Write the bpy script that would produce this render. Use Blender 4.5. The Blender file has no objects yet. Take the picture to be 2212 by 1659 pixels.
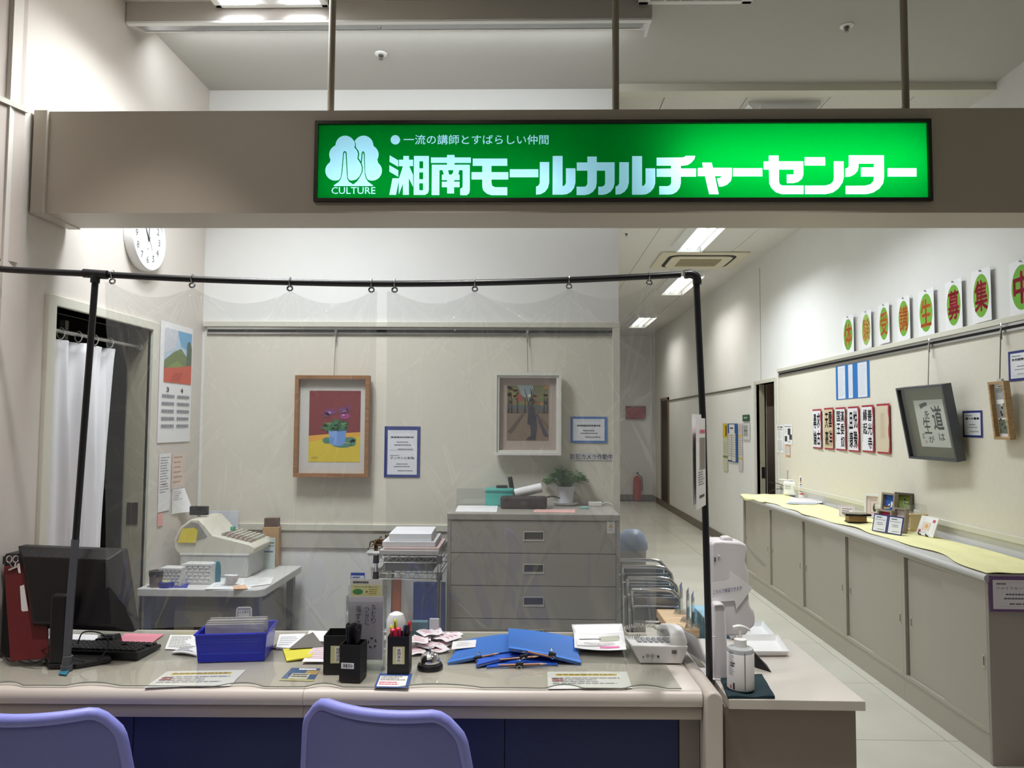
import bpy, math, random
import numpy as np
from mathutils import Matrix, Vector

# ------------------------------------------------------------------ camera
scene = bpy.context.scene
COL = scene.collection
random.seed(7)
FPX, CH = 1600.0, 1.49
YAW, PITCH, ROLL = 0.0227928, 0.0551206, 0.006
RC = (Matrix.Rotation(YAW, 3, 'Z') @ Matrix.Rotation(math.pi / 2 + PITCH, 3, 'X') @ Matrix.Rotation(ROLL, 3, 'Z'))
cam_d = bpy.data.cameras.new('camera')
cam_d.sensor_width = 36.0
cam_d.lens = FPX / 2212.0 * 36.0
cam_d.clip_start = 0.05
cam = bpy.data.objects.new('camera', cam_d)
COL.objects.link(cam)
_m = RC.to_4x4()
_m.translation = (0, 0, CH)
cam.matrix_world = _m
scene.camera = cam

# ------------------------------------------------------------------ world, exposure
w = bpy.data.worlds.new('world')
w.use_nodes = True
w.node_tree.nodes['Background'].inputs[0].default_value = (1.0, 0.96, 0.92, 1)
w.node_tree.nodes['Background'].inputs[1].default_value = 0.02
scene.world = w
vs = scene.view_settings
vs.view_transform = 'Standard'
vs.look = 'None'
vs.exposure = 0.0
vs.gamma = 1.0
vs.use_curve_mapping = False
cy = scene.cycles
cy.use_denoising = True
cy.max_bounces = 10
cy.diffuse_bounces = 5
cy.glossy_bounces = 4
cy.transmission_bounces = 6
cy.transparent_max_bounces = 16
cy.sample_clamp_indirect = 6.0
cy.caustics_reflective = False
cy.caustics_refractive = False


# ------------------------------------------------------------------ pixel -> place
O3 = Vector((0, 0, CH))


def ray(px, py):
    return RC @ Vector(((px - 1106.0) / FPX, -(py - 829.5) / FPX, -1.0))


def at_y(px, py, y):
    d = ray(px, py)
    return O3 + d * (y / d.y)


def at_x(px, py, x):
    d = ray(px, py)
    return O3 + d * (x / d.x)


def at_z(px, py, z):
    d = ray(px, py)
    return O3 + d * ((z - CH) / d.z)


# ------------------------------------------------------------------ colours and materials
def lin(c):
    def f(v):
        v = v / 255.0
        return v / 12.92 if v <= 0.04045 else ((v + 0.055) / 1.055) ** 2.4
    return (f(c[0]), f(c[1]), f(c[2]), 1.0)


MATS = {}


def mat(name, rgb, rough=0.55, metal=0.0, noise=None, bump=None, spec=None, coat=0.0, emit=None, wood=False, alpha=None):
    if name in MATS:
        return MATS[name]
    m = bpy.data.materials.new(name)
    m.use_nodes = True
    nt = m.node_tree
    b = nt.nodes['Principled BSDF']
    b.inputs['Base Color'].default_value = lin(rgb)
    b.inputs['Roughness'].default_value = rough
    b.inputs['Metallic'].default_value = metal
    if spec is not None:
        b.inputs['Specular IOR Level'].default_value = spec
    if coat:
        b.inputs['Coat Weight'].default_value = coat
        b.inputs['Coat Roughness'].default_value = 0.08
    if emit:
        b.inputs['Emission Color'].default_value = lin(emit[0])
        b.inputs['Emission Strength'].default_value = emit[1]
    if noise or bump or wood:
        tc = nt.nodes.new('ShaderNodeTexCoord')
    if noise or wood:
        sc, am = noise if noise else (6.0, 0.25)
        tx = nt.nodes.new('ShaderNodeTexNoise')
        tx.inputs['Scale'].default_value = sc
        tx.inputs['Detail'].default_value = 5.0
        if wood:
            mp = nt.nodes.new('ShaderNodeMapping')
            mp.inputs['Scale'].default_value = (1.0, 14.0, 14.0)
            nt.links.new(tc.outputs['Object'], mp.inputs['Vector'])
            nt.links.new(mp.outputs['Vector'], tx.inputs['Vector'])
        else:
            nt.links.new(tc.outputs['Object'], tx.inputs['Vector'])
        rp = nt.nodes.new('ShaderNodeValToRGB')
        c = lin(rgb)
        rp.color_ramp.elements[0].position = 0.3
        rp.color_ramp.elements[1].position = 0.7
        rp.color_ramp.elements[0].color = tuple(max(0, x * (1 - am)) for x in c[:3]) + (1,)
        rp.color_ramp.elements[1].color = tuple(min(1, x * (1 + am)) for x in c[:3]) + (1,)
        nt.links.new(tx.outputs['Fac'], rp.inputs['Fac'])
        nt.links.new(rp.outputs['Color'], b.inputs['Base Color'])
    if bump:
        t2 = nt.nodes.new('ShaderNodeTexNoise')
        t2.inputs['Scale'].default_value = bump[0]
        t2.inputs['Detail'].default_value = 3.0
        nt.links.new(tc.outputs['Object'], t2.inputs['Vector'])
        bp = nt.nodes.new('ShaderNodeBump')
        bp.inputs['Strength'].default_value = bump[1]
        bp.inputs['Distance'].default_value = 0.002
        nt.links.new(t2.outputs['Fac'], bp.inputs['Height'])
        nt.links.new(bp.outputs['Normal'], b.inputs['Normal'])
    MATS[name] = m
    return m


def clear_mat(name, tint, haze, rough, ior=1.5, haze_col=(235, 238, 240)):
    """thin clear plastic: transparent body, fresnel gloss, a trace of haze"""
    m = bpy.data.materials.new(name)
    m.use_nodes = True
    nt = m.node_tree
    for n in list(nt.nodes):
        if n.type != 'OUTPUT_MATERIAL':
            nt.nodes.remove(n)
    out = [n for n in nt.nodes if n.type == 'OUTPUT_MATERIAL'][0]
    tr = nt.nodes.new('ShaderNodeBsdfTransparent')
    tr.inputs['Color'].default_value = tint
    df = nt.nodes.new('ShaderNodeBsdfDiffuse')
    df.inputs['Color'].default_value = lin(haze_col)
    tl = nt.nodes.new('ShaderNodeBsdfTranslucent')
    tl.inputs['Color'].default_value = lin(haze_col)
    h2 = nt.nodes.new('ShaderNodeMixShader')
    h2.inputs[0].default_value = 0.5
    nt.links.new(df.outputs[0], h2.inputs[1])
    nt.links.new(tl.outputs[0], h2.inputs[2])
    gl = nt.nodes.new('ShaderNodeBsdfGlossy')
    gl.inputs['Roughness'].default_value = rough
    lw = nt.nodes.new('ShaderNodeLayerWeight')      # Schlick gloss, alike from both sides
    lw.inputs['Blend'].default_value = 0.5
    f0 = ((ior - 1) / (ior + 1)) ** 2
    pw = nt.nodes.new('ShaderNodeMath')
    pw.operation = 'POWER'
    pw.inputs[1].default_value = 5.0
    fr = nt.nodes.new('ShaderNodeMath')
    fr.operation = 'MULTIPLY_ADD'
    fr.inputs[1].default_value = 1 - f0
    fr.inputs[2].default_value = f0 * 1.6
    nt.links.new(lw.outputs['Facing'], pw.inputs[0])
    nt.links.new(pw.outputs[0], fr.inputs[0])
    m1 = nt.nodes.new('ShaderNodeMixShader')
    m1.inputs[0].default_value = haze
    m2 = nt.nodes.new('ShaderNodeMixShader')
    nt.links.new(tr.outputs[0], m1.inputs[1])
    nt.links.new(h2.outputs[0], m1.inputs[2])
    nt.links.new(fr.outputs[0], m2.inputs[0])
    nt.links.new(m1.outputs[0], m2.inputs[1])
    nt.links.new(gl.outputs[0], m2.inputs[2])
    nt.links.new(m2.outputs[0], out.inputs[0])
    MATS[name] = m
    return m


def translucent_mat(name, col, white=0.0):
    """back-lit acrylic sheet"""
    m = bpy.data.materials.new(name)
    m.use_nodes = True
    nt = m.node_tree
    for n in list(nt.nodes):
        if n.type != 'OUTPUT_MATERIAL':
            nt.nodes.remove(n)
    out = [n for n in nt.nodes if n.type == 'OUTPUT_MATERIAL'][0]
    tl = nt.nodes.new('ShaderNodeBsdfTranslucent')
    tl.inputs['Color'].default_value = col
    df = nt.nodes.new('ShaderNodeBsdfDiffuse')
    df.inputs['Color'].default_value = tuple(x * 0.35 for x in col[:3]) + (1,)
    ad = nt.nodes.new('ShaderNodeAddShader')
    nt.links.new(tl.outputs[0], ad.inputs[0])
    nt.links.new(df.outputs[0], ad.inputs[1])
    nt.links.new(ad.outputs[0], out.inputs[0])
    MATS[name] = m
    return m


def print_material():
    m = bpy.data.materials.new('printed_ink')
    m.use_nodes = True
    nt = m.node_tree
    b = nt.nodes['Principled BSDF']
    b.inputs['Roughness'].default_value = 0.6
    a = nt.nodes.new('ShaderNodeAttribute')
    a.attribute_name = 'Col'
    nt.links.new(a.outputs['Color'], b.inputs['Base Color'])
    return m


INK = print_material()


# ------------------------------------------------------------------ mesh builder
MW = {}


def ax(*cols, o=(0, 0, 0)):
    """matrix from three axis vectors and an origin"""
    m = Matrix.Identity(4)
    for i, c in enumerate(cols):
        for j in range(3):
            m[j][i] = c[j]
    for j in range(3):
        m[j][3] = o[j]
    return m


def smoothpath(pts, n=6, closed=False):
    """Catmull-Rom through the points"""
    P = [Vector(p) for p in pts]
    out = []
    N = len(P)
    rng = range(N) if closed else range(N - 1)
    for i in rng:
        p1, p2 = P[i], P[(i + 1) % N]
        p0 = P[i - 1] if (i > 0 or closed) else p1 * 2 - p2
        p3 = P[(i + 2) % N] if (i + 2 < N or closed) else p2 * 2 - p1
        for k in range(n):
            t = k / n
            out.append(0.5 * ((2 * p1) + (p2 - p0) * t + (2 * p0 - 5 * p1 + 4 * p2 - p3) * t * t + (3 * p1 - p0 - 3 * p2 + p3) * t ** 3))
    if not closed:
        out.append(P[-1])
    return out


class MB:
    def __init__(s, T=None):
        s.v, s.f, s.m, s.mats, s.T = [], [], [], [], T

    def add(s, verts, faces, mt=None, T=None):
        if mt not in s.mats:
            s.mats.append(mt)
        mi = s.mats.index(mt)
        o = len(s.v)
        for p in verts:
            p = Vector(p)
            if T is not None:
                p = T @ p
            if s.T is not None:
                p = s.T @ p
            s.v.append(p)
        for f in faces:
            s.f.append([o + i for i in f])
            s.m.append(mi)
        return s

    def box(s, x0, x1, y0, y1, z0, z1, mt=None, T=None):
        v = [(x0, y0, z0), (x1, y0, z0), (x1, y1, z0), (x0, y1, z0), (x0, y0, z1), (x1, y0, z1), (x1, y1, z1), (x0, y1, z1)]
        f = [(0, 3, 2, 1), (4, 5, 6, 7), (0, 1, 5, 4), (1, 2, 6, 5), (2, 3, 7, 6), (3, 0, 4, 7)]
        return s.add(v, f, mt, T)

    def quad(s, a, b, c, d, mt=None, T=None):
        return s.add([a, b, c, d], [(0, 1, 2, 3)], mt, T)

    def cyl(s, p0, p1, r0, r1=None, n=14, mt=None, T=None):
        r1 = r0 if r1 is None else r1
        p0, p1 = Vector(p0), Vector(p1)
        d = (p1 - p0).normalized()
        a = d.orthogonal().normalized()
        b = d.cross(a)
        v = []
        for p, r in ((p0, r0), (p1, r1)):
            for i in range(n):
                t = 2 * math.pi * i / n
                v.append(p + a * (r * math.cos(t)) + b * (r * math.sin(t)))
        f = [(i, (i + 1) % n, n + (i + 1) % n, n + i) for i in range(n)]
        f.append(tuple(range(n - 1, -1, -1)))
        f.append(tuple(range(n, 2 * n)))
        return s.add(v, f, mt, T)

    def tube(s, pts, r, n=8, mt=None, T=None, closed=False):
        P = [Vector(p) for p in pts]
        N = len(P)
        R = r if isinstance(r, (list, tuple)) else [r] * N
        v = []
        prev = None
        for i, p in enumerate(P):
            if closed:
                d = (P[(i + 1) % N] - P[i - 1])
            else:
                d = P[min(i + 1, N - 1)] - P[max(i - 1, 0)]
            d.normalize()
            if prev is None:
                a = d.orthogonal().normalized()
            else:
                a = prev - d * prev.dot(d)
                a = a.normalized() if a.length > 1e-6 else d.orthogonal().normalized()
            prev = a
            b = d.cross(a)
            for k in range(n):
                t = 2 * math.pi * k / n
                v.append(p + a * (R[i] * math.cos(t)) + b * (R[i] * math.sin(t)))
        f = []
        for i in range(N if closed else N - 1):
            j = (i + 1) % N
            for k in range(n):
                f.append((i * n + k, i * n + (k + 1) % n, j * n + (k + 1) % n, j * n + k))
        if not closed:
            f.append(tuple(range(n - 1, -1, -1)))
            f.append(tuple(range((N - 1) * n, N * n)))
        return s.add(v, f, mt, T)

    def lathe(s, prof, n=20, mt=None, T=None):
        v, f = [], []
        for (r, z) in prof:
            for k in range(n):
                t = 2 * math.pi * k / n
                v.append((r * math.cos(t), r * math.sin(t), z))
        for i in range(len(prof) - 1):
            for k in range(n):
                f.append((i * n + k, i * n + (k + 1) % n, (i + 1) * n + (k + 1) % n, (i + 1) * n + k))
        f.append(tuple(range(n - 1, -1, -1)))
        f.append(tuple(range((len(prof) - 1) * n, len(prof) * n)))
        return s.add(v, f, mt, T)

    def prism(s, poly, z0, z1, mt=None, T=None):
        n = len(poly)
        v = [(p[0], p[1], z0) for p in poly] + [(p[0], p[1], z1) for p in poly]
        f = [tuple(range(n - 1, -1, -1)), tuple(range(n, 2 * n))]
        f += [(i, (i + 1) % n, n + (i + 1) % n, n + i) for i in range(n)]
        return s.add(v, f, mt, T)

    def grid(s, fn, nu, nv, mt=None, T=None):
        v = [fn(i / nu, j / nv) for j in range(nv + 1) for i in range(nu + 1)]
        f = [(j * (nu + 1) + i, j * (nu + 1) + i + 1, (j + 1) * (nu + 1) + i + 1, (j + 1) * (nu + 1) + i) for j in range(nv) for i in range(nu)]
        return s.add(v, f, mt, T)

    def ball(s, c, r, nu=14, nv=8, mt=None, T=None, sc=(1, 1, 1)):
        v, f = [], []
        for j in range(nv + 1):
            ph = math.pi * j / nv
            for i in range(nu):
                t = 2 * math.pi * i / nu
                rr = max(math.sin(ph), 1e-3)
                v.append((c[0] + r * sc[0] * rr * math.cos(t), c[1] + r * sc[1] * rr * math.sin(t), c[2] - r * sc[2] * math.cos(ph)))
        for j in range(nv):
            for i in range(nu):
                f.append((j * nu + i, j * nu + (i + 1) % nu, (j + 1) * nu + (i + 1) % nu, (j + 1) * nu + i))
        return s.add(v, f, mt, T)

    def build(s, name, mt=None, parent=None, bevel=0.0, smooth=False, solid=0.0, subsurf=0, world=False, seg=2):
        me = bpy.data.meshes.new(name)
        vs_ = s.v
        if world and parent is not None and parent.name in MW:
            inv = MW[parent.name].inverted()
            vs_ = [inv @ p for p in vs_]
        me.from_pydata([tuple(p) for p in vs_], [], s.f)
        for m in s.mats:
            me.materials.append(m if m is not None else mt)
        if len(s.mats) > 1:
            me.polygons.foreach_set('material_index', s.m)
        me.update()
        if smooth:
            me.shade_smooth()
            me.set_sharp_from_angle(angle=math.radians(38 if smooth is True else smooth))
        o = bpy.data.objects.new(name, me)
        COL.objects.link(o)
        if parent is not None:
            o.parent = parent
            MW[o.name] = MW.get(parent.name, Matrix.Identity(4))
        else:
            MW[o.name] = Matrix.Identity(4)
        if solid:
            md = o.modifiers.new('thick', 'SOLIDIFY')
            md.thickness = solid
            md.offset = 0
        if bevel:
            md = o.modifiers.new('bevel', 'BEVEL')
            md.width = bevel
            md.segments = seg
            md.limit_method = 'ANGLE'
            md.angle_limit = math.radians(40)
            md.harden_normals = False
        if subsurf:
            md = o.modifiers.new('sub', 'SUBSURF')
            md.levels = subsurf
            md.render_levels = subsurf
        return o


def tag(o, label, cat, group=None, kind=None):
    o['label'] = label
    o['category'] = cat
    if group:
        o['group'] = group
    if kind:
        o['kind'] = kind
    return o


def thing(name, label, cat, M=None, group=None):
    o = bpy.data.objects.new(name, None)
    COL.objects.link(o)
    o.empty_display_size = 0.05
    if M is None:
        M = Matrix.Identity(4)
    if isinstance(M, (tuple, list, Vector)):
        M = Matrix.Translation(Vector(M))
    o.matrix_world = M
    MW[o.name] = M.copy()
    return tag(o, label, cat, group)


def place(o, M):
    o.matrix_world = M
    MW[o.name] = M.copy()
    return o


def struct(o, label=None):
    o['kind'] = 'structure'
    if label:
        o['label'] = label
    return o


def copy_tree(o, parent=None, M=None):
    c = o.copy()
    COL.objects.link(c)
    c.parent = parent
    if M is not None:
        c.matrix_world = M
    for ch in list(o.children):
        copy_tree(ch, c)
    return c


# ------------------------------------------------------------------ lettering and flat print
TXT = {}


def glyphs(s, bold=0.0):
    """flat mesh (verts, faces) of a string set in the built-in font, size 1"""
    key = (s, bold)
    if key in TXT:
        return TXT[key]
    cu = bpy.data.curves.new('lettering', 'FONT')
    cu.body = s
    cu.resolution_u = 2
    cu.offset = bold
    cu.fill_mode = 'FRONT'
    o = bpy.data.objects.new('lettering', cu)
    COL.objects.link(o)
    dg = bpy.context.evaluated_depsgraph_get()
    me = bpy.data.meshes.new_from_object(o.evaluated_get(dg))
    V = [(v.co.x, v.co.y) for v in me.vertices]
    Fc = [tuple(p.vertices) for p in me.polygons]
    bpy.data.objects.remove(o)
    bpy.data.curves.remove(cu)
    bpy.data.meshes.remove(me)
    TXT[key] = (V, Fc)
    return TXT[key]


def fill2d(contours):
    """even-odd filled flat mesh from closed contours"""
    cu = bpy.data.curves.new('fill', 'CURVE')
    cu.dimensions = '2D'
    cu.fill_mode = 'BOTH'
    for c in contours:
        sp = cu.splines.new('POLY')
        sp.points.add(len(c) - 1)
        for i, p in enumerate(c):
            sp.points[i].co = (p[0], p[1], 0, 1)
        sp.use_cyclic_u = True
    o = bpy.data.objects.new('fill', cu)
    COL.objects.link(o)
    dg = bpy.context.evaluated_depsgraph_get()
    me = bpy.data.meshes.new_from_object(o.evaluated_get(dg))
    V = [(v.co.x, v.co.y) for v in me.vertices]
    Fc = [tuple(p.vertices) for p in me.polygons]
    bpy.data.objects.remove(o)
    bpy.data.curves.remove(cu)
    bpy.data.meshes.remove(me)
    return V, Fc


def loops_of(V, Fc):
    """boundary loops of a flat mesh"""
    key = {}
    vid = []
    pos = []
    for p in V:
        k = (round(p[0], 5), round(p[1], 5))
        if k not in key:
            key[k] = len(pos)
            pos.append(p)
        vid.append(key[k])
    cnt = {}
    for f in Fc:
        g = [vid[i] for i in f]
        for a, b in zip(g, g[1:] + g[:1]):
            cnt[(a, b)] = cnt.get((a, b), 0) + 1
    nxt = {}
    for (a, b) in cnt:
        if (b, a) not in cnt:
            nxt.setdefault(a, []).append(b)
    out = []
    while nxt:
        a = next(iter(nxt))
        st = a
        lp = []
        while a in nxt:
            lp.append(pos[a])
            b = nxt[a].pop()
            if not nxt[a]:
                del nxt[a]
            a = b
            if a == st:
                break
        if len(lp) > 2:
            out.append(lp)
    return out


class Ink:
    """flat print in a local (u, v) frame; later shapes lie a hair above earlier ones"""

    def __init__(s, z=0.0006, step=0.00012):
        s.v, s.f, s.c, s.z, s.step = [], [], [], z, step
        s.warp = None

    def raw(s, V, Fc, col):
        o = len(s.v)
        s.v += [(p[0], p[1], s.z) for p in V]
        for f in Fc:
            s.f.append([o + i for i in f])
            s.c.append(lin(col))
        return s

    def up(s):
        s.z += s.step
        return s

    def rect(s, u0, v0, u1, v1, col):
        return s.raw([(u0, v0), (u1, v0), (u1, v1), (u0, v1)], [(0, 1, 2, 3)], col)

    def poly(s, pts, col):
        return s.raw(pts, [tuple(range(len(pts)))], col)

    def shape(s, contours, col):
        V, Fc = fill2d(contours)
        return s.raw(V, Fc, col)

    def disc(s, u, v, ru, rv, col, n=24, rot=0.0):
        return s.poly([(u + ru * math.cos(2 * math.pi * i / n + rot), v + rv * math.sin(2 * math.pi * i / n + rot)) for i in range(n)], col)

    def stroke(s, pts, wid, col):
        P = [Vector(p) for p in pts]
        W = wid if isinstance(wid, (list, tuple)) else [wid] * len(P)
        V, Fc = [], []
        for i, p in enumerate(P):
            d = (P[min(i + 1, len(P) - 1)] - P[max(i - 1, 0)]).normalized()
            n = Vector((-d.y, d.x))
            V += [tuple(p + n * W[i] / 2), tuple(p - n * W[i] / 2)]
        for i in range(len(P) - 1):
            Fc.append((2 * i, 2 * i + 1, 2 * i + 3, 2 * i + 2))
        return s.raw(V, Fc, col)

    def text(s, t, u0, v0, u1, v1, col, bold=0.0, keep=False):
        heavy = bold if bold > 0.009 else 0.0
        V, Fc = glyphs(t, 0.0 if heavy else bold)
        if not V:
            return s
        if heavy:          # thicker strokes: overlapping copies
            h_ = heavy
            V0, F0, V, Fc = V, Fc, [], []
            for dx, dy in ((-h_, 0), (h_, 0), (0, -h_), (0, h_), (-0.7 * h_, 0.7 * h_), (0.7 * h_, -0.7 * h_), (0.7 * h_, 0.7 * h_), (-0.7 * h_, -0.7 * h_)):
                n0 = len(V)
                V += [(p[0] + dx, p[1] + dy) for p in V0]
                Fc += [tuple(n0 + i for i in f) for f in F0]
        xs, ys = [p[0] for p in V], [p[1] for p in V]
        a, b, c, d = min(xs), max(xs), min(ys), max(ys)
        su, sv = (u1 - u0) / max(b - a, 1e-4), (v1 - v0) / max(d - c, 1e-4)
        ou, ov = u0, v0
        if keep:
            k = min(su, sv)
            ou += ((u1 - u0) - k * (b - a)) / 2
            ov += ((v1 - v0) - k * (d - c)) / 2
            su = sv = k
        return s.raw([(ou + (p[0] - a) * su, ov + (p[1] - c) * sv) for p in V], Fc, col)

    def vtext(s, t, u0, v0, u1, v1, col, bold=0.0):
        n = len(t)
        h = (v1 - v0) / n
        for i, ch in enumerate(t):
            s.text(ch, u0, v1 - (i + 0.94) * h, u1, v1 - (i + 0.06) * h, col, bold)
        return s

    def lines(s, u0, v0, u1, v1, n, col, fill=0.55, dash=True, rag=0.35, seed=0):
        rnd = random.Random(seed + n * 13)
        h = (v1 - v0) / n
        for i in range(n):
            vt = v1 - i * h
            ue = u1 - (u1 - u0) * rnd.random() * rag
            u = u0
            while u < ue:
                wd = (u1 - u0) * (0.04 + 0.1 * rnd.random()) if dash else ue - u0
                s.rect(u, vt - h * fill, min(u + wd, ue), vt, col)
                u += wd + (u1 - u0) * 0.018
        return s

    def build(s, parent, name='printed_text'):
        me = bpy.data.meshes.new(name)
        V = s.v if s.warp is None else [s.warp(p) for p in s.v]
        me.from_pydata(V, [], s.f)
        me.materials.append(INK)
        at = me.color_attributes.new('Col', 'FLOAT_COLOR', 'CORNER')
        i = 0
        for p, c in zip(me.polygons, s.c):
            for _ in range(p.loop_total):
                at.data[i].color = c
                i += 1
        o = bpy.data.objects.new(name, me)
        COL.objects.link(o)
        if parent is not None:
            o.parent = parent
            MW[o.name] = MW.get(parent.name, Matrix.Identity(4))
        return o


# ------------------------------------------------------------------ room dimensions (metres)
XL, XR, YB, XE = -1.78, 2.49, 3.98, 0.482
ZC, ZT = 3.335, 3.305
YF = 15.0
DZ = 0.70          # reception desk top
TZ = 0.67          # side table top
CZ = 0.835         # display counter top

WALLS = {
    'back': (Vector((1, 0, 0)), Vector((0, 0, 1)), Vector((0, -1, 0))),
    'left': (Vector((0, 1, 0)), Vector((0, 0, 1)), Vector((1, 0, 0))),
    'right': (Vector((0, -1, 0)), Vector((0, 0, 1)), Vector((-1, 0, 0))),
}


def wall_px(wall, px0, px1, pyt, pyb, off=0.004, plane=None):
    """frame (matrix at the lower left corner, width, height) of a rectangle seen flat on a wall"""
    u, v, n = WALLS[wall]
    pm = (px0 + px1) / 2
    if wall == 'back':
        f = lambda x, y: at_y(x, y, YB if plane is None else plane)
    elif wall == 'left':
        f = lambda x, y: at_x(x, y, XL if plane is None else plane)
    else:
        f = lambda x, y: at_x(x, y, XR if plane is None else plane)
    pc = (pyt + pyb) / 2
    a, b = f(px0, pc), f(px1, pc)
    t, c = f(pm, pyt), f(pm, pyb)
    wdt, hgt = (b - a).dot(u), t.z - c.z
    o = Vector(a)
    o.z = c.z
    o += n * off
    return ax(u, v, n, o=o), wdt, hgt
# ================================================================== materials of the room
m_wall = mat('wall_paper_white', (229, 228, 225), 0.85, noise=(3, 0.02), bump=(420, 0.25))
m_wallL = mat('wall_paper_warm', (216, 208, 200), 0.85, noise=(3, 0.02), bump=(420, 0.25))
m_board = mat('board_beige', (220, 214, 200), 0.85, noise=(40, 0.02), bump=(500, 0.3))
m_trim = mat('trim_cream', (212, 209, 195), 0.5)
m_jamb = mat('jamb_olive', (168, 162, 140), 0.55)
m_alu = mat('aluminium', (200, 200, 200), 0.3, 1.0)
m_dark = mat('dark_gap', (38, 35, 32), 0.7)
m_ceil = mat('ceiling_paint', (186, 184, 178), 0.85, noise=(2, 0.015))
m_ctile = mat('ceiling_tile_mineral', (214, 211, 204), 0.9, noise=(60, 0.04), bump=(90, 0.8))
m_grout = mat('grout', (96, 92, 82), 0.8)
m_floor = mat('floor_tile_marble', (202, 199, 186), 0.28, noise=(2.2, 0.09), bump=(6, 0.05))
m_beam = mat('beam_panel', (182, 172, 157), 0.42, noise=(4, 0.015))
m_base = mat('baseboard_grey', (118, 109, 98), 0.5)
m_white = mat('white_enamel', (232, 232, 230), 0.4)
m_whiteg = mat('white_gloss', (238, 238, 238), 0.2)
m_chrome = mat('chrome', (225, 225, 228), 0.12, 1.0)
m_black = mat('black_plastic', (16, 16, 18), 0.45)
m_blackg = mat('black_gloss', (12, 12, 13), 0.2)
m_lamp = mat('lamp_glow', (255, 255, 255), 0.5, emit=((250, 252, 255), 4.0))
m_lamp_off = mat('louver_grey', (120, 116, 104), 0.6)
m_mirror = mat('reflector_mirror', (205, 210, 218), 0.06, 1.0)
m_paper = mat('paper_white', (238, 237, 238), 0.7)

# ================================================================== floor
fl = MB().box(-3.1, 4.6, -3.2, YF + 0.1, -0.08, -0.014).build('floor', m_grout)
struct(fl, 'pale marble tiled floor')
tx = [-3.06, -2.656, -1.88, -1.104, -0.328, 0.448, 1.224, 2.0, XR]
ty = [3.66 + 0.79 * k for k in range(-7, 15)]
_cache = {}
for i in range(len(tx) - 1):
    for j in range(len(ty) - 1):
        wx, wy = tx[i + 1] - tx[i], ty[j + 1] - ty[j]
        if tx[i] < -2 and ty[j] > 2.2:
            continue
        k = round(wx, 3)
        if k not in _cache:
            g = 0.0018
            t = MB()
            c = 0.0012
            t.add([(-wx / 2 + g, -wy / 2 + g, -0.014), (wx / 2 - g, -wy / 2 + g, -0.014), (wx / 2 - g, wy / 2 - g, -0.014), (-wx / 2 + g, wy / 2 - g, -0.014),
                   (-wx / 2 + g, -wy / 2 + g, -c), (wx / 2 - g, -wy / 2 + g, -c), (wx / 2 - g, wy / 2 - g, -c), (-wx / 2 + g, wy / 2 - g, -c),
                   (-wx / 2 + g + c, -wy / 2 + g + c, 0), (wx / 2 - g - c, -wy / 2 + g + c, 0), (wx / 2 - g - c, wy / 2 - g - c, 0), (-wx / 2 + g + c, wy / 2 - g - c, 0)],
                  [(0, 1, 5, 4), (1, 2, 6, 5), (2, 3, 7, 6), (3, 0, 4, 7), (4, 5, 9, 8), (5, 6, 10, 9), (6, 7, 11, 10), (7, 4, 8, 11), (8, 9, 10, 11)])
            o = t.build('floor_tile', m_floor, fl)
            _cache[k] = o
        else:
            o = _cache[k].copy()
            COL.objects.link(o)
        o.location = ((tx[i] + tx[i + 1]) / 2, (ty[j] + ty[j + 1]) / 2, 0)

# ================================================================== ceilings
ce = MB().box(-3.1, XR, -3.2, YB, ZC, ZC + 0.06).build('ceiling', m_ceil)
struct(ce, 'smooth painted ceiling over the reception')
c2 = MB().box(XE, XR, YB, YF, ZT + 0.012, ZT + 0.06).build('ceiling', m_grout)
struct(c2, 'mineral tile ceiling of the corridor')
t = MB().box(-0.226, 0.226, -0.453, 0.453, 0, 0.012)
ct0 = t.build('ceiling_tile', m_ctile, c2, bevel=0.002, seg=1)
first = True
yy = 4.02
r = 0
while yy < 11.5:
    for cx in range(6):
        x = XR - 0.15 - cx * 0.456
        o = ct0 if first else ct0.copy()
        if not first:
            COL.objects.link(o)
        first = False
        o.location = (x, yy + 0.455 - (0.0), ZT)
    yy += 0.912
far_t = MB().box(XE, XR, yy, YF, ZT, ZT + 0.012).build('ceiling_tile_field', m_ctile, c2)
s1 = MB().box(XE, XR, YB - 0.06, YB + 0.02, ZT - 0.012, ZC).build('trim_1', m_trim)
struct(s1, 'narrow cream trim where the smooth ceiling meets the tiles')

# ================================================================== back wall
wb = MB().box(XL - 0.12, XE, YB, YB + 0.12, 0, ZC).build('wall_back', m_wall)
struct(wb, 'white back wall with beige picture board')
BZ0, BZ1 = 0.95, 2.035
MB().box(XL + 0.02, XE - 0.03, YB - 0.006, YB, BZ0, BZ1 - 0.01).build('display_board', m_board, wb)
MB().box(XL + 0.01, XE, YB - 0.022, YB, BZ1 - 0.022, BZ1 + 0.008).build('top_molding', m_trim, wb, bevel=0.003)
hr = MB()
hr.box(XL + 0.03, XE - 0.03, YB - 0.016, YB - 0.006, BZ1 - 0.062, BZ1 - 0.052, m_alu)
hr.box(XL + 0.03, XE - 0.03, YB - 0.016, YB - 0.006, BZ1 - 0.036, BZ1 - 0.024, m_alu)
hr.box(XL + 0.03, XE - 0.03, YB - 0.0075, YB - 0.006, BZ1 - 0.052, BZ1 - 0.036, m_dark)
hr.build('hanging_rail', m_alu, wb)
MB().box(XL, XE, YB - 0.02, YB, BZ0 - 0.03, BZ0 + 0.006).build('bottom_molding', m_trim, wb, bevel=0.003)
MB().box(XL, XE, YB - 0.012, YB, BZ0 - 0.12, BZ0 - 0.03).build('dado_band', mat('dado_grey', (190, 186, 176), 0.7), wb)
MB().box(XE - 0.035, XE + 0.004, YB - 0.02, YB + 0.12, 0, BZ1 + 0.008).build('corner_molding', m_trim, wb, bevel=0.003)

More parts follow.
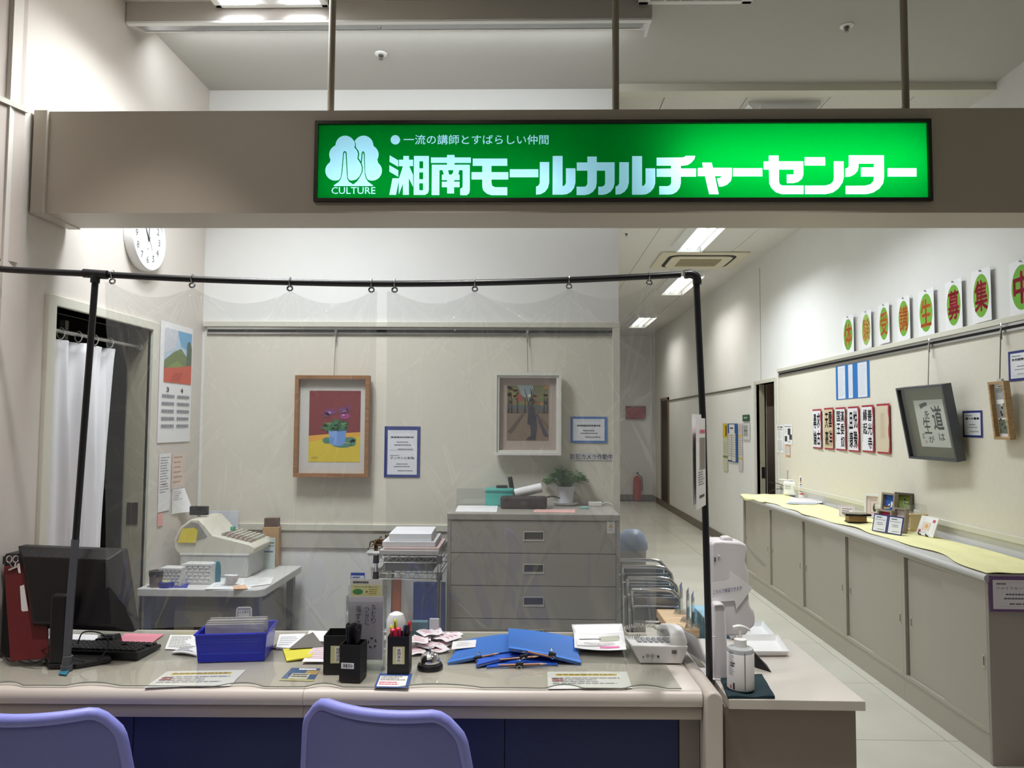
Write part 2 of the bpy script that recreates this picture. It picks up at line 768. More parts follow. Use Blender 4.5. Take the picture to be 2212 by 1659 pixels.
# ================================================================== left wall with curtained doorway
DY0, DY1, DTOP = 2.715, 3.43, 1.925
wl = MB()
wl.box(XL - 0.1, XL, 2.44, DY0, 0, ZC)
wl.box(XL - 0.1, XL, DY1, YB, 0, ZC)
wl.box(XL - 0.1, XL, DY0, DY1, DTOP, ZC)
wl = wl.build('wall_left', m_wallL)
struct(wl, 'warm white left wall with a doorway')
def portal(y0, y1, zt, a, b, c, x0, x1):
    return MB().prism([(y0 - a, 0), (y0, 0), (y0, zt), (y1, zt), (y1, 0), (y1 + b, 0), (y1 + b, zt + c), (y0 - a, zt + c)], x0, x1, None, ax((0, 1, 0), (0, 0, 1), (1, 0, 0)))


d1 = portal(DY0, DY1, DTOP, 0.05, 0.035, 0.04, XL - 0.11, XL + 0.014)
d1 = d1.build('door_1', m_trim, bevel=0.003)
struct(d1, 'cream door frame of the curtained store room')
MB().box(XL - 0.1, XL - 0.012, DY1 - 0.006, DY1, 0, DTOP).build('jamb', m_jamb, d1)
MB().box(XL - 0.082, XL - 0.03, DY1 - 0.009, DY1 - 0.006, 1.02, 1.12).build('strike_plate', mat('brass_dull', (96, 82, 74), 0.4, 0.8), d1, bevel=0.002)
# store room shell behind the doorway
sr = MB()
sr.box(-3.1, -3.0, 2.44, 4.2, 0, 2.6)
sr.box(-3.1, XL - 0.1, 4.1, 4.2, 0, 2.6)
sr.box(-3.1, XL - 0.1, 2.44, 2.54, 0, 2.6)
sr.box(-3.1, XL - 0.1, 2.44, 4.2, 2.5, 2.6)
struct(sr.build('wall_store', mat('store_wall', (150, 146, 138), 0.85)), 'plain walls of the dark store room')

# angled wall block at the far left
AA, AB = Vector((XL + 0.012, 2.5, 0)), Vector((-2.12, 1.38, 0))
du = (AB - AA).normalized()
dn = Vector((-du.y, du.x, 0))
if dn.x > 0:
    dn = -dn
L_ = (AB - AA).length
TA = ax(du, dn, Vector((0, 0, 1)), o=AA)
wa = MB(TA)
wa.box(0, L_, 0, 0.25, 2.04, 2.575)
wa.box(0, L_, 0.008, 0.25, 2.575, ZC)
wa.box(0.0, 0.05, 0.03, 0.25, 0, 2.04)
wa = wa.build('wall_left', mat('wall_pinkish', (205, 192, 182), 0.85, noise=(3, 0.02)))
struct(wa, 'pinkish wall block beside the shop front')
MB(TA).box(-0.005, L_, -0.008, 0.01, 2.572, 2.59).build('trim_strip', m_trim, wa)
f3 = MB(TA)
f3.box(0.05, 0.085, 0.0, 0.2, 0, 2.03)
f3.box(0.085, L_, 0.0, 0.2, 1.995, 2.03)
f3 = f3.build('door_3', m_trim, bevel=0.003)
struct(f3, 'cream frame of the shuttered opening')
sh = MB(TA)
sh.box(0.085, L_, 0.05, 0.06, 0, 1.93)
sh.build('shutter_panel', mat('shutter_pink', (214, 194, 180), 0.6), f3)
s2 = MB(TA)
s2.box(0.085, L_, 0.03, 0.05, 1.93, 1.955)
s2.box(0.085, L_, 0.035, 0.05, 1.965, 1.975)
s2.build('shutter_rail', m_alu, f3)

# ================================================================== right wall
RD0, RD1, RDT = 7.53, 8.16, 1.945
wr = MB()
wr.box(XR, XR + 0.1, -3.2, RD0, 0, ZC)
wr.box(XR, XR + 0.1, RD1, YF, 0, ZC)
wr.box(XR, XR + 0.1, RD0, RD1, RDT, ZC)
wr = wr.build('wall_right', m_wall)
struct(wr, 'long white right wall of the corridor')
Y1b = 7.42
BZR, BZQ = 2.05, 0.93
MB().box(XR - 0.006, XR, 1.2, Y1b - 0.03, BZQ + 0.005, BZR).build('display_board', m_board, wr)
MB().box(XR - 0.024, XR, 1.2, Y1b, BZR - 0.02, BZR + 0.012).build('top_molding', m_trim, wr, bevel=0.003)
hr = MB()
hr.box(XR - 0.018, XR - 0.006, 1.2, Y1b - 0.03, BZR - 0.064, BZR - 0.052, m_alu)
hr.box(XR - 0.018, XR - 0.006, 1.2, Y1b - 0.03, BZR - 0.036, BZR - 0.022, m_alu)
hr.box(XR - 0.0078, XR - 0.006, 1.2, Y1b - 0.03, BZR - 0.052, BZR - 0.036, m_dark)
hr.build('hanging_rail', m_alu, wr)
MB().box(XR - 0.02, XR, 1.2, Y1b, BZQ - 0.025, BZQ + 0.01).build('bottom_molding', m_trim, wr, bevel=0.003)
MB().box(XR - 0.012, XR, Y1b - 0.03, Y1b, 0.8, BZR + 0.01).build('side_molding', m_trim, wr, bevel=0.003)
hr = MB().box(XR - 0.012, XR, 8.35, 13.2, 1.925, 1.945)
hr.build('hanging_rail', mat('rail_grey', (130, 124, 114), 0.4, 0.6), wr)
MB().box(XR - 0.003, XR + 0.001, 7.98, 7.99, RDT + 0.04, 3.2).build('wall_joint', mat('joint_grey', (170, 166, 158), 0.7), wr)
bb = MB()
bb.box(XR - 0.012, XR, RD1 + 0.05, YF, 0, 0.11)
struct(bb.build('baseboard_right', m_base), 'grey baseboard along the corridor')
d2 = portal(RD0, RD1, RDT, 0.05, 0.05, 0.04, XR - 0.015, XR + 0.11)
d2 = d2.build('door_2', m_trim, bevel=0.003)
struct(d2, 'cream frame of the open corridor doorway')
MB().box(XR + 0.03, XR + 0.075, RD1 - 0.04, RD1, 0, RDT).build('sliding_door_edge', m_jamb, d2)
MB().box(XR + 0.035, XR + 0.07, RD1 - 0.044, RD1 - 0.04, 0.93, 1.05).build('flush_pull', m_black, d2)
rr = MB()
rr.box(4.5, 4.6, 6.9, 14.0, 0, 2.9)
rr.box(XR + 0.1, 4.6, 13.9, 14.0, 0, 2.9)
rr.box(XR + 0.1, 4.6, 6.8, 6.9, 0, 2.9)
rr.box(XR + 0.1, 4.6, 6.9, 14, 2.8, 2.9)
struct(rr.build('wall_classroom', mat('classroom_wall', (222, 208, 198), 0.85)), 'pinkish walls of the room past the doorway')
struct(MB().box(3.02, 3.07, 7.6, 12.8, 0, 1.74).build('wall_partition', mat('partition_brown', (150, 138, 128), 0.7)), 'low grey brown partition past the doorway')
# far door on the corridor wall; its shaded opening is a dark painted sheet
d4 = MB()
d4.box(XR - 0.02, XR, 13.2, 13.26, 0, 2.0)
d4.box(XR - 0.02, XR, 13.9, 13.96, 0, 2.0)
d4.box(XR - 0.02, XR, 13.2, 13.96, 1.95, 2.0)
d4 = d4.build('door_4', mat('door_frame_brown', (128, 112, 92), 0.5))
struct(d4, 'brown framed door near the corridor end')
MB().box(XR - 0.008, XR, 13.26, 13.9, 0, 1.95).build('shaded_gap', mat('gap_shade', (44, 38, 30), 0.5), d4)
# corridor end, and an unseen wall added to close off the light
struct(MB().box(XE, XR + 0.1, YF, YF + 0.1, 0, ZC).build('wall_far', m_wall), 'wall closing the far end of the corridor')
struct(MB().box(XE - 0.1, XE, YB + 0.12, YF, 0, ZC).build('wall_light_stop', m_wall), 'unseen wall added behind the reception to close off light')
struct(MB().box(XE, XR, YF - 0.012, YF, 0, 0.11).build('baseboard_far', m_base), 'grey baseboard at the corridor end')

# ================================================================== header beam with hanger rods
BY0, BY1, BMZ0, BMZ1 = 2.56, 2.76, 2.232, 2.602
SX0, SX1 = at_y(683, 350, BY0).x, at_y(2007, 350, BY0).x
SZ0, SZ1 = at_y(1345, 435, BY0).z, at_y(1345, 264, BY0).z
bm = MB()
bxl = XL + 0.012
bm.box(bxl, XR, BY0, BY1, BMZ0, BMZ0 + 0.012)
bm.box(bxl, XR, BY0, BY1, BMZ1 - 0.012, BMZ1)
bm.box(bxl, XR, BY1 - 0.012, BY1, BMZ0 + 0.012, BMZ1 - 0.012)
bm.box(bxl, SX0, BY0, BY0 + 0.012, BMZ0 + 0.012, BMZ1 - 0.012)
bm.box(SX1, XR, BY0, BY0 + 0.012, BMZ0 + 0.012, BMZ1 - 0.012)
bm.box(SX0, SX1, BY0, BY0 + 0.012, BMZ0 + 0.012, SZ0)
bm.box(SX0, SX1, BY0, BY0 + 0.012, SZ1, BMZ1 - 0.012)
bm = bm.build('trim_2', m_beam)
struct(bm, 'beige header beam carrying the illuminated sign')
MB().box(bxl - 0.004, bxl + 0.045, BY0 - 0.012, BY1 + 0.01, BMZ0 - 0.004, BMZ1 + 0.002).build('end_plate', m_beam, bm, bevel=0.003)
for px in (715, 1330, 1956):
    x = at_y(px, 200, 2.62).x
    r_ = MB()
    r_.cyl((x, 2.62, BMZ1), (x, 2.62, ZC), 0.0125, n=16)
    r_.cyl((x, 2.62, BMZ1), (x, 2.62, BMZ1 + 0.008), 0.022, n=16)
    r_.build('hanger_rod', mat('rod_taupe', (136, 126, 112), 0.35, 0.3), bm, smooth=True)

# ================================================================== ceiling fittings
def area_light(name, parent, loc, sx, sy, power, col=(1, 1, 1), rot=(0, 0, 0), spread=math.pi):
    l = bpy.data.lights.new(name, 'AREA')
    l.shape = 'RECTANGLE'
    l.size, l.size_y = sx, sy
    l.energy = power
    l.color = col
    l.spread = spread
    o = bpy.data.objects.new(name, l)
    COL.objects.link(o)
    o.location = loc
    o.rotation_euler = rot
    o.parent = parent
    return o


COOL = (0.90, 0.96, 1.0)


def panel_light(label, x, y, z, w, l, power, col=COOL, lit=True, hall=False):
    """surface fitting: frame, two glowing panels, a ridge between them"""
    T = thing('ceiling_light', label, 'ceiling light', (x, y, z))
    f = MB()
    f.box(-w / 2, -w / 2 + 0.035, -l / 2, l / 2, -0.035, 0)
    f.box(w / 2 - 0.035, w / 2, -l / 2, l / 2, -0.035, 0)
    f.box(-w / 2, w / 2, -l / 2, -l / 2 + 0.03, -0.035, 0)
    f.box(-w / 2, w / 2, l / 2 - 0.03, l / 2, -0.035, 0)
    f.build('frame', m_white, T, bevel=0.006)
    q = w * 0.13
    for s in (-1, 1):
        xa, xb = sorted((s * q, s * (w / 2 - 0.035)))
        MB().box(xa, xb, -l / 2 + 0.02, l / 2 - 0.02, -0.034, -0.012).build('diffuser', m_lamp if lit else m_lamp_off, T)
        if lit:
            area_light('lamp_light', T, ((xa + xb) / 2, 0, -0.04), xb - xa, l - 0.06, power / 2, col, spread=math.radians(125))
    c = MB()
    c.add([(-q, -l / 2 + 0.03, -0.012), (0, -l / 2 + 0.03, -0.034), (q, -l / 2 + 0.03, -0.012), (-q, l / 2 - 0.03, -0.012), (0, l / 2 - 0.03, -0.034), (q, l / 2 - 0.03, -0.012)],
          [(0, 1, 4, 3), (1, 2, 5, 4), (0, 2, 1), (3, 4, 5), (0, 3, 5, 2)])
    c.build('reflector_ridge', m_whiteg, T)
    return T


P_N = 6.5
SIGN_R, SIGN_L = 2.2, 0.32
P_A, P_WASH, P_C1, P_C2, P_C3, P_C4, P_H = 32, 8, 25, 32, 14, 10, 3.6
panel_light('lit two panel ceiling light over the reception desk', -1.125, 2.805, ZC, 0.50, 0.62, P_A)
# unlit louvre fitting
xa, xb = at_z(1376, 12, ZC - 0.03).x, at_z(1622, 12, ZC - 0.03).x
T = thing('ceiling_light', 'unlit white louvre ceiling light', 'ceiling light', ((xa + xb) / 2, 2.81, ZC))
wv, lv = xb - xa, 0.62
f = MB()
f.box(-wv / 2, -wv / 2 + 0.05, -lv / 2, lv / 2, -0.03, 0)
f.box(wv / 2 - 0.05, wv / 2, -lv / 2, lv / 2, -0.03, 0)
f.box(-wv / 2, wv / 2, -lv / 2, -lv / 2 + 0.03, -0.03, 0)
f.box(-wv / 2, wv / 2, lv / 2 - 0.03, lv / 2, -0.03, 0)
f.build('frame', m_white, T, bevel=0.006)
MB().box(-wv / 2 + 0.05, wv / 2 - 0.05, -lv / 2 + 0.03, lv / 2 - 0.03, -0.006, 0).build('backing', m_lamp_off, T)
for k in range(5):
    x = -wv / 2 + 0.05 + (wv - 0.1) * (k + 1) / 6
    MB().box(x - 0.004, x + 0.004, -lv / 2 + 0.03, lv / 2 - 0.03, -0.028, -0.006).build('louvre_blade', m_white, T)

# wall washer along the ceiling in front of the back wall
T = thing('wall_washer', 'long wall washing ceiling light with mirror reflector', 'ceiling light', (0, 3.13, ZC))
wx0, wx1 = XL + 0.004, 0.525
MB().box(wx0, wx1, -0.012, 0.004, -0.085, 0).build('fascia', mat('fascia_grey', (178, 172, 166), 0.4), T, bevel=0.002)
MB().box(wx0, wx1, -0.012, 0.014, -0.097, -0.085).build('lower_lip', m_white, T, bevel=0.003)
MB().box(wx0, wx1, 0.142, 0.152, -0.05, 0).build('rear_lip', m_white, T)
MB().box(wx1 - 0.012, wx1, 0.004, 0.15, -0.085, 0).build('end_cap', m_whiteg, T)
rf = MB()
rf.quad((wx0 + 0.01, 0.010, -0.090), (wx1 - 0.02, 0.010, -0.090), (wx1 - 0.03, 0.142, -0.048), (wx0 + 0.01, 0.142, -0.048))
rf.build('reflector', m_mirror, T)
tb = MB()
tb.cyl((wx0 + 0.1, 0.09, -0.026), (wx1 - 0.1, 0.09, -0.026), 0.013, n=12)
tb.build('tube', m_lamp, T, smooth=True)
area_light('lamp_light', T, ((wx0 + wx1) / 2, 0.175, -0.055), wx1 - wx0 - 0.2, 0.03, P_WASH, COOL, rot=(math.radians(42), 0, 0))


def trough_light(label, x, y, z, w, l, power, col=COOL):
    """corridor fitting: white trough, two tubes, slanted side reflectors, end plates"""
    T = thing('corridor_light', label, 'ceiling light', (x, y, z))
    ar = 2 * 2 * math.pi * 0.014 * (l - 0.06)
    m_t = mat('tube_glow_%d' % int(y * 10), (255, 255, 255), 0.5, emit=(tuple(255 * c_ ** 0.45 for c_ in col), 3.0))
    MB().box(-w / 2, w / 2, -l / 2, l / 2, -0.02, 0).build('housing', m_white, T)
    for s in (-1, 1):
        r = MB()
        r.add([(s * w / 2, -l / 2, -0.02), (s * w / 2, l / 2, -0.02), (s * w * 0.36, -l / 2, -0.075), (s * w * 0.36, l / 2, -0.075), (s * w * 0.34, -l / 2, -0.02), (s * w * 0.34, l / 2, -0.02)],
              [(0, 1, 3, 2), (2, 3, 5, 4), (0, 2, 4), (1, 5, 3), (0, 4, 5, 1)])
        r.build('side_reflector', m_whiteg, T)
        tb = MB().cyl((s * w * 0.15, -l / 2 + 0.03, -0.042), (s * w * 0.15, l / 2 - 0.03, -0.042), 0.014, n=12)
        tb.build('tube', m_t, T, smooth=True)
    MB().prism([(-0.02, -0.02), (0.02, -0.02), (0.0, -0.06)], -l / 2 + 0.02, l / 2 - 0.02, None, ax((1, 0, 0), (0, 0, 1), (0, -1, 0))).build('centre_ridge', m_whiteg, T)
    area_light('lamp_light', T, (0, 0, -0.078), w * 0.6, l - 0.05, power, col, spread=math.radians(135))
    for s in (-1, 1):
        MB().box(-w * 0.34, w * 0.34, s * (l / 2) - 0.006, s * (l / 2) + 0.006, -0.07, -0.02).build('end_plate', m_white, T)
    return T


trough_light('corridor light next to the ceiling trim', 1.42, 4.70, ZT, 0.40, 1.25, P_C1)
trough_light('corridor light just before the air conditioner', 1.60, 6.78, ZT, 0.34, 1.25, P_C2)
trough_light('corridor light just past the air conditioner', 1.90, 9.25, ZT, 0.40, 1.25, P_C3, (1, 0.97, 0.9))
trough_light('farthest corridor light near the end wall', 1.92, 12.6, ZT, 0.40, 1.25, P_C4, (1, 0.97, 0.9))


def downlight(label, x, y, power, col=(1, 0.93, 0.88), spread=150, group='recessed downlights of the hall'):
    T = thing('downlight', label, 'ceiling light', (x, y, ZC), group)
    MB().lathe([(0.055, -0.001), (0.075, -0.001), (0.078, -0.006), (0.06, -0.010), (0.055, -0.004), (0.055, -0.001)], 28).build('ring', m_white, T, smooth=True)
    MB().lathe([(0.001, -0.003), (0.055, -0.003), (0.055, -0.001), (0.001, -0.001)], 28).build('lens', m_lamp, T)
    l = area_light('lamp_light', T, (0, 0, -0.012), 0.1, 0.1, power, col, spread=math.radians(spread))
    l.data.shape = 'DISK'


for x, y, p in ((-1.5, 1.0, 2.0), (-0.45, 0.55, 0.9), (0.7, 0.2, 0.35), (-1.9, -0.9, 2.0), (-0.4, -1.1, 0.9), (1.2, -1.3, 0.4)):
    downlight('small recessed downlight in the hall ceiling', x, y, p * P_H)
for x in (-1.3, -0.3, 0.85):
    downlight('narrow recessed downlight above the chairs', x, 2.0, P_N, (1, 0.96, 0.93), 64, 'narrow downlights above the chairs')
# added unseen lamp that brightens the room past the corridor doorway
panel_light('ceiling light in the room past the doorway', 3.7, 10.0, 2.8, 0.5, 1.22, 12, (1, 0.96, 0.9))

# ceiling cassette air conditioner
T = thing('air_conditioner', 'square ceiling cassette air conditioner in the corridor', 'air conditioner', (1.84, 8.05, ZT))
a = 0.46
MB().box(-a, a, -0.38, 0.38, -0.02, 0).build('panel', mat('ac_cream', (214, 206, 182), 0.5), T, bevel=0.006)
def rrect(w, h, r, n=6):
    out = []
    for cx, cyy, s in ((w - r, h - r, 0), (-w + r, h - r, 1), (-w + r, -h + r, 2), (w - r, -h + r, 3)):
        for i in range(n + 1):
            t_ = math.pi / 2 * (s + i / n)
            out.append((cx + r * math.cos(t_), cyy + r * math.sin(t_)))
    return out
MB().prism(rrect(0.36, 0.30, 0.1), -0.024, -0.019).build('air_slot', m_dark, T)
MB().prism(rrect(0.325, 0.265, 0.08), -0.034, -0.02).build('centre_panel', mat('ac_cream'   , (214, 206, 182)), T, bevel=0.004)
MB().box(-0.22, 0.22, -0.17, 0.17, -0.0355, -0.034).build('grille_back', mat('ac_grille', (120, 108, 84), 0.6), T)
for k in range(9):
    y = -0.16 + 0.04 * k
    MB().box(-0.22, 0.22, y - 0.008, y + 0.008, -0.040, -0.0355).build('grille_slat', mat('ac_slat', (178, 166, 136), 0.6), T)

# sprinkler heads
for lab, px, py, z in (('sprinkler head above the reception desk', 823, 116, ZC), ('sprinkler head on the ceiling over the corridor mouth', 1829, 55, ZC), ('sprinkler head on the corridor tiles', 1353, 503, ZT)):
    p = at_z(px, py, z)
    T = thing('sprinkler', lab, 'sprinkler', p)
    MB().lathe([(0.030, 0), (0.030, -0.004), (0.020, -0.007), (0.001, -0.007)][::-1], 24).build('rose', m_white, T, smooth=True)
    MB().lathe([(0.001, -0.03), (0.010, -0.03), (0.010, -0.027), (0.004, -0.026), (0.005, -0.02), (0.013, -0.016), (0.013, -0.007), (0.001, -0.007)], 16).build('nozzle', mat('sprinkler_steel', (120, 116, 110), 0.3, 0.9), T, smooth=True)
# ================================================================== the illuminated sign
T = thing('illuminated_sign', 'green illuminated sign with white lettering on the header beam', 'sign', ((SX0 + SX1) / 2, BY0, SZ0))
Ti = MW[T.name]
FY = BY0 - 0.004       # sign face plane
m_sgreen = translucent_mat('sign_green', (0.0, 0.20, 0.018, 1))
m_swhite = translucent_mat('sign_white', (0.46, 0.84, 1.0, 1))


def sp(pts, ox, oy, k):
    """pixel outline -> sign plane (x, z)"""
    out = []
    for (a, b) in pts:
        q = at_y(ox + a / k, oy + b / k, FY)
        out.append((q.x, q.z))
    return out


def arc(cx, cyy, r, a0, a1, n=8, ry=None):
    ry = r if ry is None else ry
    return [(cx + r * math.cos(math.radians(a0 + (a1 - a0) * i / n)), cyy + ry * math.sin(math.radians(a0 + (a1 - a0) * i / n))) for i in range(n + 1)]


KA, KD = 2212 / 240.0, 7.9
A_ = (830, 320, KA)
B_ = (1060, 320, KA)
C_ = (1260, 320, KA)
D_ = (1480, 320, KD)
E_ = (1740, 320, KD)
big = [
    (A_, [(108, 143), (280, 243), (280, 372), (104, 272)]),
    (A_, [(102, 338), (280, 440), (280, 572), (102, 468)]),
    (A_, [(380, 155), (492, 155), (492, 230), (574, 230), (574, 358), (498, 358), (574, 530), (574, 770), (490, 597), (490, 930), (372, 930), (372, 705), (290, 925), (290, 650), (235, 930), (100, 930), (165, 600), (295, 600), (372, 362), (294, 358), (294, 230), (380, 230)]),
    (A_, [(592, 155), (890, 155), (888, 840), (870, 895), (810, 932), (586, 932)]),
    (A_, [(700, 262), (775, 262), (775, 402), (700, 402)]),
    (A_, [(697, 482), (775, 482), (775, 620), (697, 620)]),
    (A_, [(697, 700), (773, 700), (773, 838), (697, 838)]),
    (A_, [(930, 185), (1250, 185), (1250, 135), (1400, 135), (1400, 185), (1725, 185), (1725, 295), (1400, 295), (1400, 330), (1705, 330), (1703, 840), (1690, 900), (1640, 938), (1512, 938), (1512, 810), (1555, 785), (1562, 740), (1562, 438), (1492, 438), (1475, 527), (1500, 527), (1500, 637), (1392, 637), (1392, 668), (1500, 668), (1500, 778), (1390, 778), (1390, 903), (1252, 903), (1252, 778), (1147, 778), (1147, 668), (1252, 668), (1252, 637), (1147, 637), (1147, 527), (1187, 527), (1160, 438), (1100, 438), (1097, 935), (943, 935), (947, 330), (1250, 330), (1250, 295), (930, 295)]),
    (A_, [(1270, 438), (1375, 438), (1370, 490), (1340, 527), (1292, 527)]),
    (A_, [(1762, 207), (2450, 207), (2450, 353), (2135, 353), (2135, 478), (2470, 478), (2470, 625), (2135, 625), (2135, 690), (2150, 750), (2210, 778), (2450, 778), (2450, 938), (2130, 938), (2040, 905), (1970, 840), (1952, 770), (1952, 625), (1738, 625), (1738, 478), (1952, 478), (1952, 353), (1762, 353)]),
    (B_, [(380, 420), (948, 420), (948, 580), (380, 580)]),
    (B_, [(978, 277), (1165, 277), (1165, 690), (1140, 790), (1080, 870), (1000, 915), (903, 928), (903, 765), (950, 745), (975, 700)]),
    (B_, [(1235, 155), (1430, 155), (1430, 760), (1475, 740), (1497, 695), (1497, 402), (1687, 402), (1687, 690), (1660, 790), (1600, 870), (1520, 915), (1440, 927), (1230, 927)]),
    (C_, [(80, 168), (268, 168), (268, 282), (623, 282), (623, 700), (600, 790), (540, 870), (460, 915), (385, 930), (298, 930), (298, 767), (370, 767), (418, 745), (435, 700), (435, 448), (268, 448), (268, 690), (250, 790), (190, 870), (110, 920), (20, 935), (-133, 935), (-133, 768), (25, 768), (65, 748), (82, 700), (82, 448), (-130, 448), (-130, 285), (80, 285)]),
    (C_, [(718, 280), (907, 280), (907, 690), (880, 790), (820, 870), (740, 915), (642, 928), (642, 765), (690, 745), (715, 700)]),
    (C_, [(972, 158), (1170, 158), (1170, 757), (1215, 740), (1240, 695), (1240, 402), (1432, 402), (1432, 700), (1405, 790), (1340, 870), (1260, 915), (1180, 927), (970, 927)]),
    (C_, [(1460, 190), (1970, 185), (2010, 178), (2040, 153), (2230, 153), (2210, 220), (2150, 290), (2080, 335), (1990, 350), (1942, 352), (1942, 405), (2247, 405), (2247, 568), (1942, 568), (1942, 700), (1920, 790), (1860, 870), (1780, 915), (1700, 925), (1512, 925), (1512, 757), (1680, 757), (1730, 735), (1750, 690), (1750, 572), (1460, 572), (1460, 410), (1748, 405), (1748, 350), (1460, 350)]),
    (D_, [(290, 247), (452, 247), (475, 335), (798, 335), (798, 480), (780, 560), (720, 620), (640, 655), (578, 658), (540, 515), (595, 508), (630, 478), (508, 478), (575, 788), (410, 788), (338, 478), (215, 478), (215, 340), (305, 335)]),
    (D_, [(817, 342), (1318, 342), (1318, 482), (817, 482)]),
    (D_, [(1428, 127), (1595, 127), (1595, 225), (2015, 225), (2018, 450), (1995, 520), (1930, 575), (1850, 597), (1735, 597), (1735, 450), (1852, 448), (1852, 365), (1602, 365), (1602, 580), (1620, 620), (1660, 638), (2022, 638), (2022, 785), (1650, 785), (1550, 755), (1470, 680), (1435, 600), (1430, 365), (1338, 365), (1338, 228), (1428, 228)]),
    (E_, [(-15, 155), (335, 155), (338, 297), (-15, 297)]),
    (E_, [(482, 225), (650, 225), (655, 500), (630, 590), (560, 690), (470, 755), (350, 785), (-10, 785), (-10, 640), (340, 638), (420, 615), (470, 570), (485, 500)]),
    (E_, [(738, 122), (1337, 122), (1342, 500), (1325, 600), (1260, 690), (1160, 755), (1050, 785), (685, 785), (685, 643), (1020, 640), (1110, 615), (1160, 560), (1170, 485), (948, 485), (948, 328), (1168, 328), (1168, 265), (905, 265), (905, 320), (890, 390), (830, 450), (760, 485), (680, 492), (680, 350), (720, 335), (738, 310)]),
    (E_, [(1400, 342), (1895, 342), (1895, 485), (1400, 485)]),
]
L_main = [sp(p, *r) for r, p in big]
# tree emblem
KT = 2212 / 320.0
T_ = (690, 260, KT)
crownL = (arc(235, 752, 148, 70, 238, 12) + arc(292, 512, 146, 150, 242, 8) + arc(385, 372, 144, 182, 322, 10) + [(527, 320), (531, 372), (520, 402), (528, 412)] + [(560, 450), (576, 500), (566, 572), (572, 580)]
          + [(612, 640), (634, 700), (630, 770), (595, 840), (545, 885), (480, 900), (444, 890), (424, 850), (408, 490), (396, 466), (380, 456), (362, 466), (352, 490), (328, 790), (314, 860)])
crownR = ([(530, 302)] + arc(660, 372, 144, 215, 358, 10) + arc(740, 512, 144, 300, 390, 8) + arc(786, 752, 148, 308, 470, 12)
          + [(708, 868), (684, 780), (676, 490), (664, 466), (652, 460), (638, 470), (630, 490), (618, 612), (586, 566), (595, 500), (582, 450), (545, 402), (543, 360)])
trunks = ([(380, 474), (392, 500), (408, 800), (416, 870), (440, 915), (505, 957), (560, 915), (606, 850), (646, 770), (650, 700), (632, 640), (644, 510), (653, 478), (662, 510), (676, 800), (694, 870), (730, 920), (800, 970), (800, 981), (215, 981), (215, 970), (290, 918), (322, 870), (340, 800), (366, 500)])
L_tree = [sp(p, *T_) for p in (crownL, crownR, trunks)]


def fitloops(s, px0, py0, px1, py1, bold=0.0):
    V, Fc = glyphs(s, bold)
    xs, ys = [p[0] for p in V], [p[1] for p in V]
    a, b, c, d = min(xs), max(xs), min(ys), max(ys)
    V2 = []
    for p in V:
        q = at_y(px0 + (p[0] - a) / (b - a) * (px1 - px0), py1 - (p[1] - c) / (d - c) * (py1 - py0), FY)
        V2.append((q.x, q.z))
    return loops_of(V2, Fc)


L_small = fitloops('一流の講師とすばらしい仲間', 872, 291, 1185, 312, 0.006)
L_word = fitloops('CULTURE', 716, 404, 811, 419, 0.004)
dot = []
for i in range(28):
    q = at_y(854 + 10.2 * math.cos(2 * math.pi * i / 28), 302 + 10.2 * math.sin(2 * math.pi * i / 28), FY)
    dot.append((q.x, q.z))
allL = L_main + L_tree + L_small + L_word + [dot]
face = [(SX0 + 0.006, SZ0 + 0.006), (SX1 - 0.006, SZ0 + 0.006), (SX1 - 0.006, SZ1 - 0.006), (SX0 + 0.006, SZ1 - 0.006)]


def panel(name, contours, m, dy=0.0):
    V, Fc = fill2d(contours)
    b = MB()
    b.add([(p[0], FY + dy, p[1]) for p in V], Fc)
    return b.build(name, m, T, world=True)


panel('face_sheet', [face] + allL, m_sgreen)
panel('main_lettering', L_main, m_swhite)
panel('tree_emblem', L_tree, m_swhite)
panel('small_lettering', L_small + [dot], m_swhite)
panel('culture_word', L_word, m_swhite)
m_sframe = mat('sign_frame', (58, 54, 50), 0.3, 0.6)
fr = MB()
w_ = 0.0085
for (a, b, c, d) in ((SX0 - 0.003, SX1 + 0.003, SZ0 - 0.003, SZ0 + w_), (SX0 - 0.003, SX1 + 0.003, SZ1 - w_, SZ1 + 0.003), (SX0 - 0.003, SX0 + w_, SZ0 + w_, SZ1 - w_), (SX1 - w_, SX1 + 0.003, SZ0 + w_, SZ1 - w_)):
    fr.box(a, b, FY - 0.012, FY + 0.006, c, d)
fr.build('frame', m_sframe, T, world=True)
hb = MB()
hy = BY1 - 0.02
hb.quad((SX0, hy, SZ0), (SX1, hy, SZ0), (SX1, hy, SZ1), (SX0, hy, SZ1))
hb.quad((SX0, BY0, SZ0), (SX1, BY0, SZ0), (SX1, hy, SZ0), (SX0, hy, SZ0))
hb.quad((SX0, BY0, SZ1), (SX1, BY0, SZ1), (SX1, hy, SZ1), (SX0, hy, SZ1))
hb.quad((SX0, BY0, SZ0), (SX0, hy, SZ0), (SX0, hy, SZ1), (SX0, BY0, SZ1))
hb.quad((SX1, BY0, SZ0), (SX1, hy, SZ0), (SX1, hy, SZ1), (SX1, BY0, SZ1))
hb.build('light_box', mat('light_box_white', (225, 228, 230), 0.8), T, world=True)


def sign_tube(x0, x1, z, power):
    tb = MB().cyl((x0, hy - 0.03, z), (x1, hy - 0.03, z), 0.012, n=12)
    tb.build('tube', m_lamp, T, world=True, smooth=True)
    l = area_light('tube_light', T, (0, 0, 0), x1 - x0, 0.03, power, (1, 1, 1), rot=(math.radians(-90), 0, 0))
    l.location = MW[T.name].inverted() @ Vector(((x0 + x1) / 2, hy - 0.045, z))


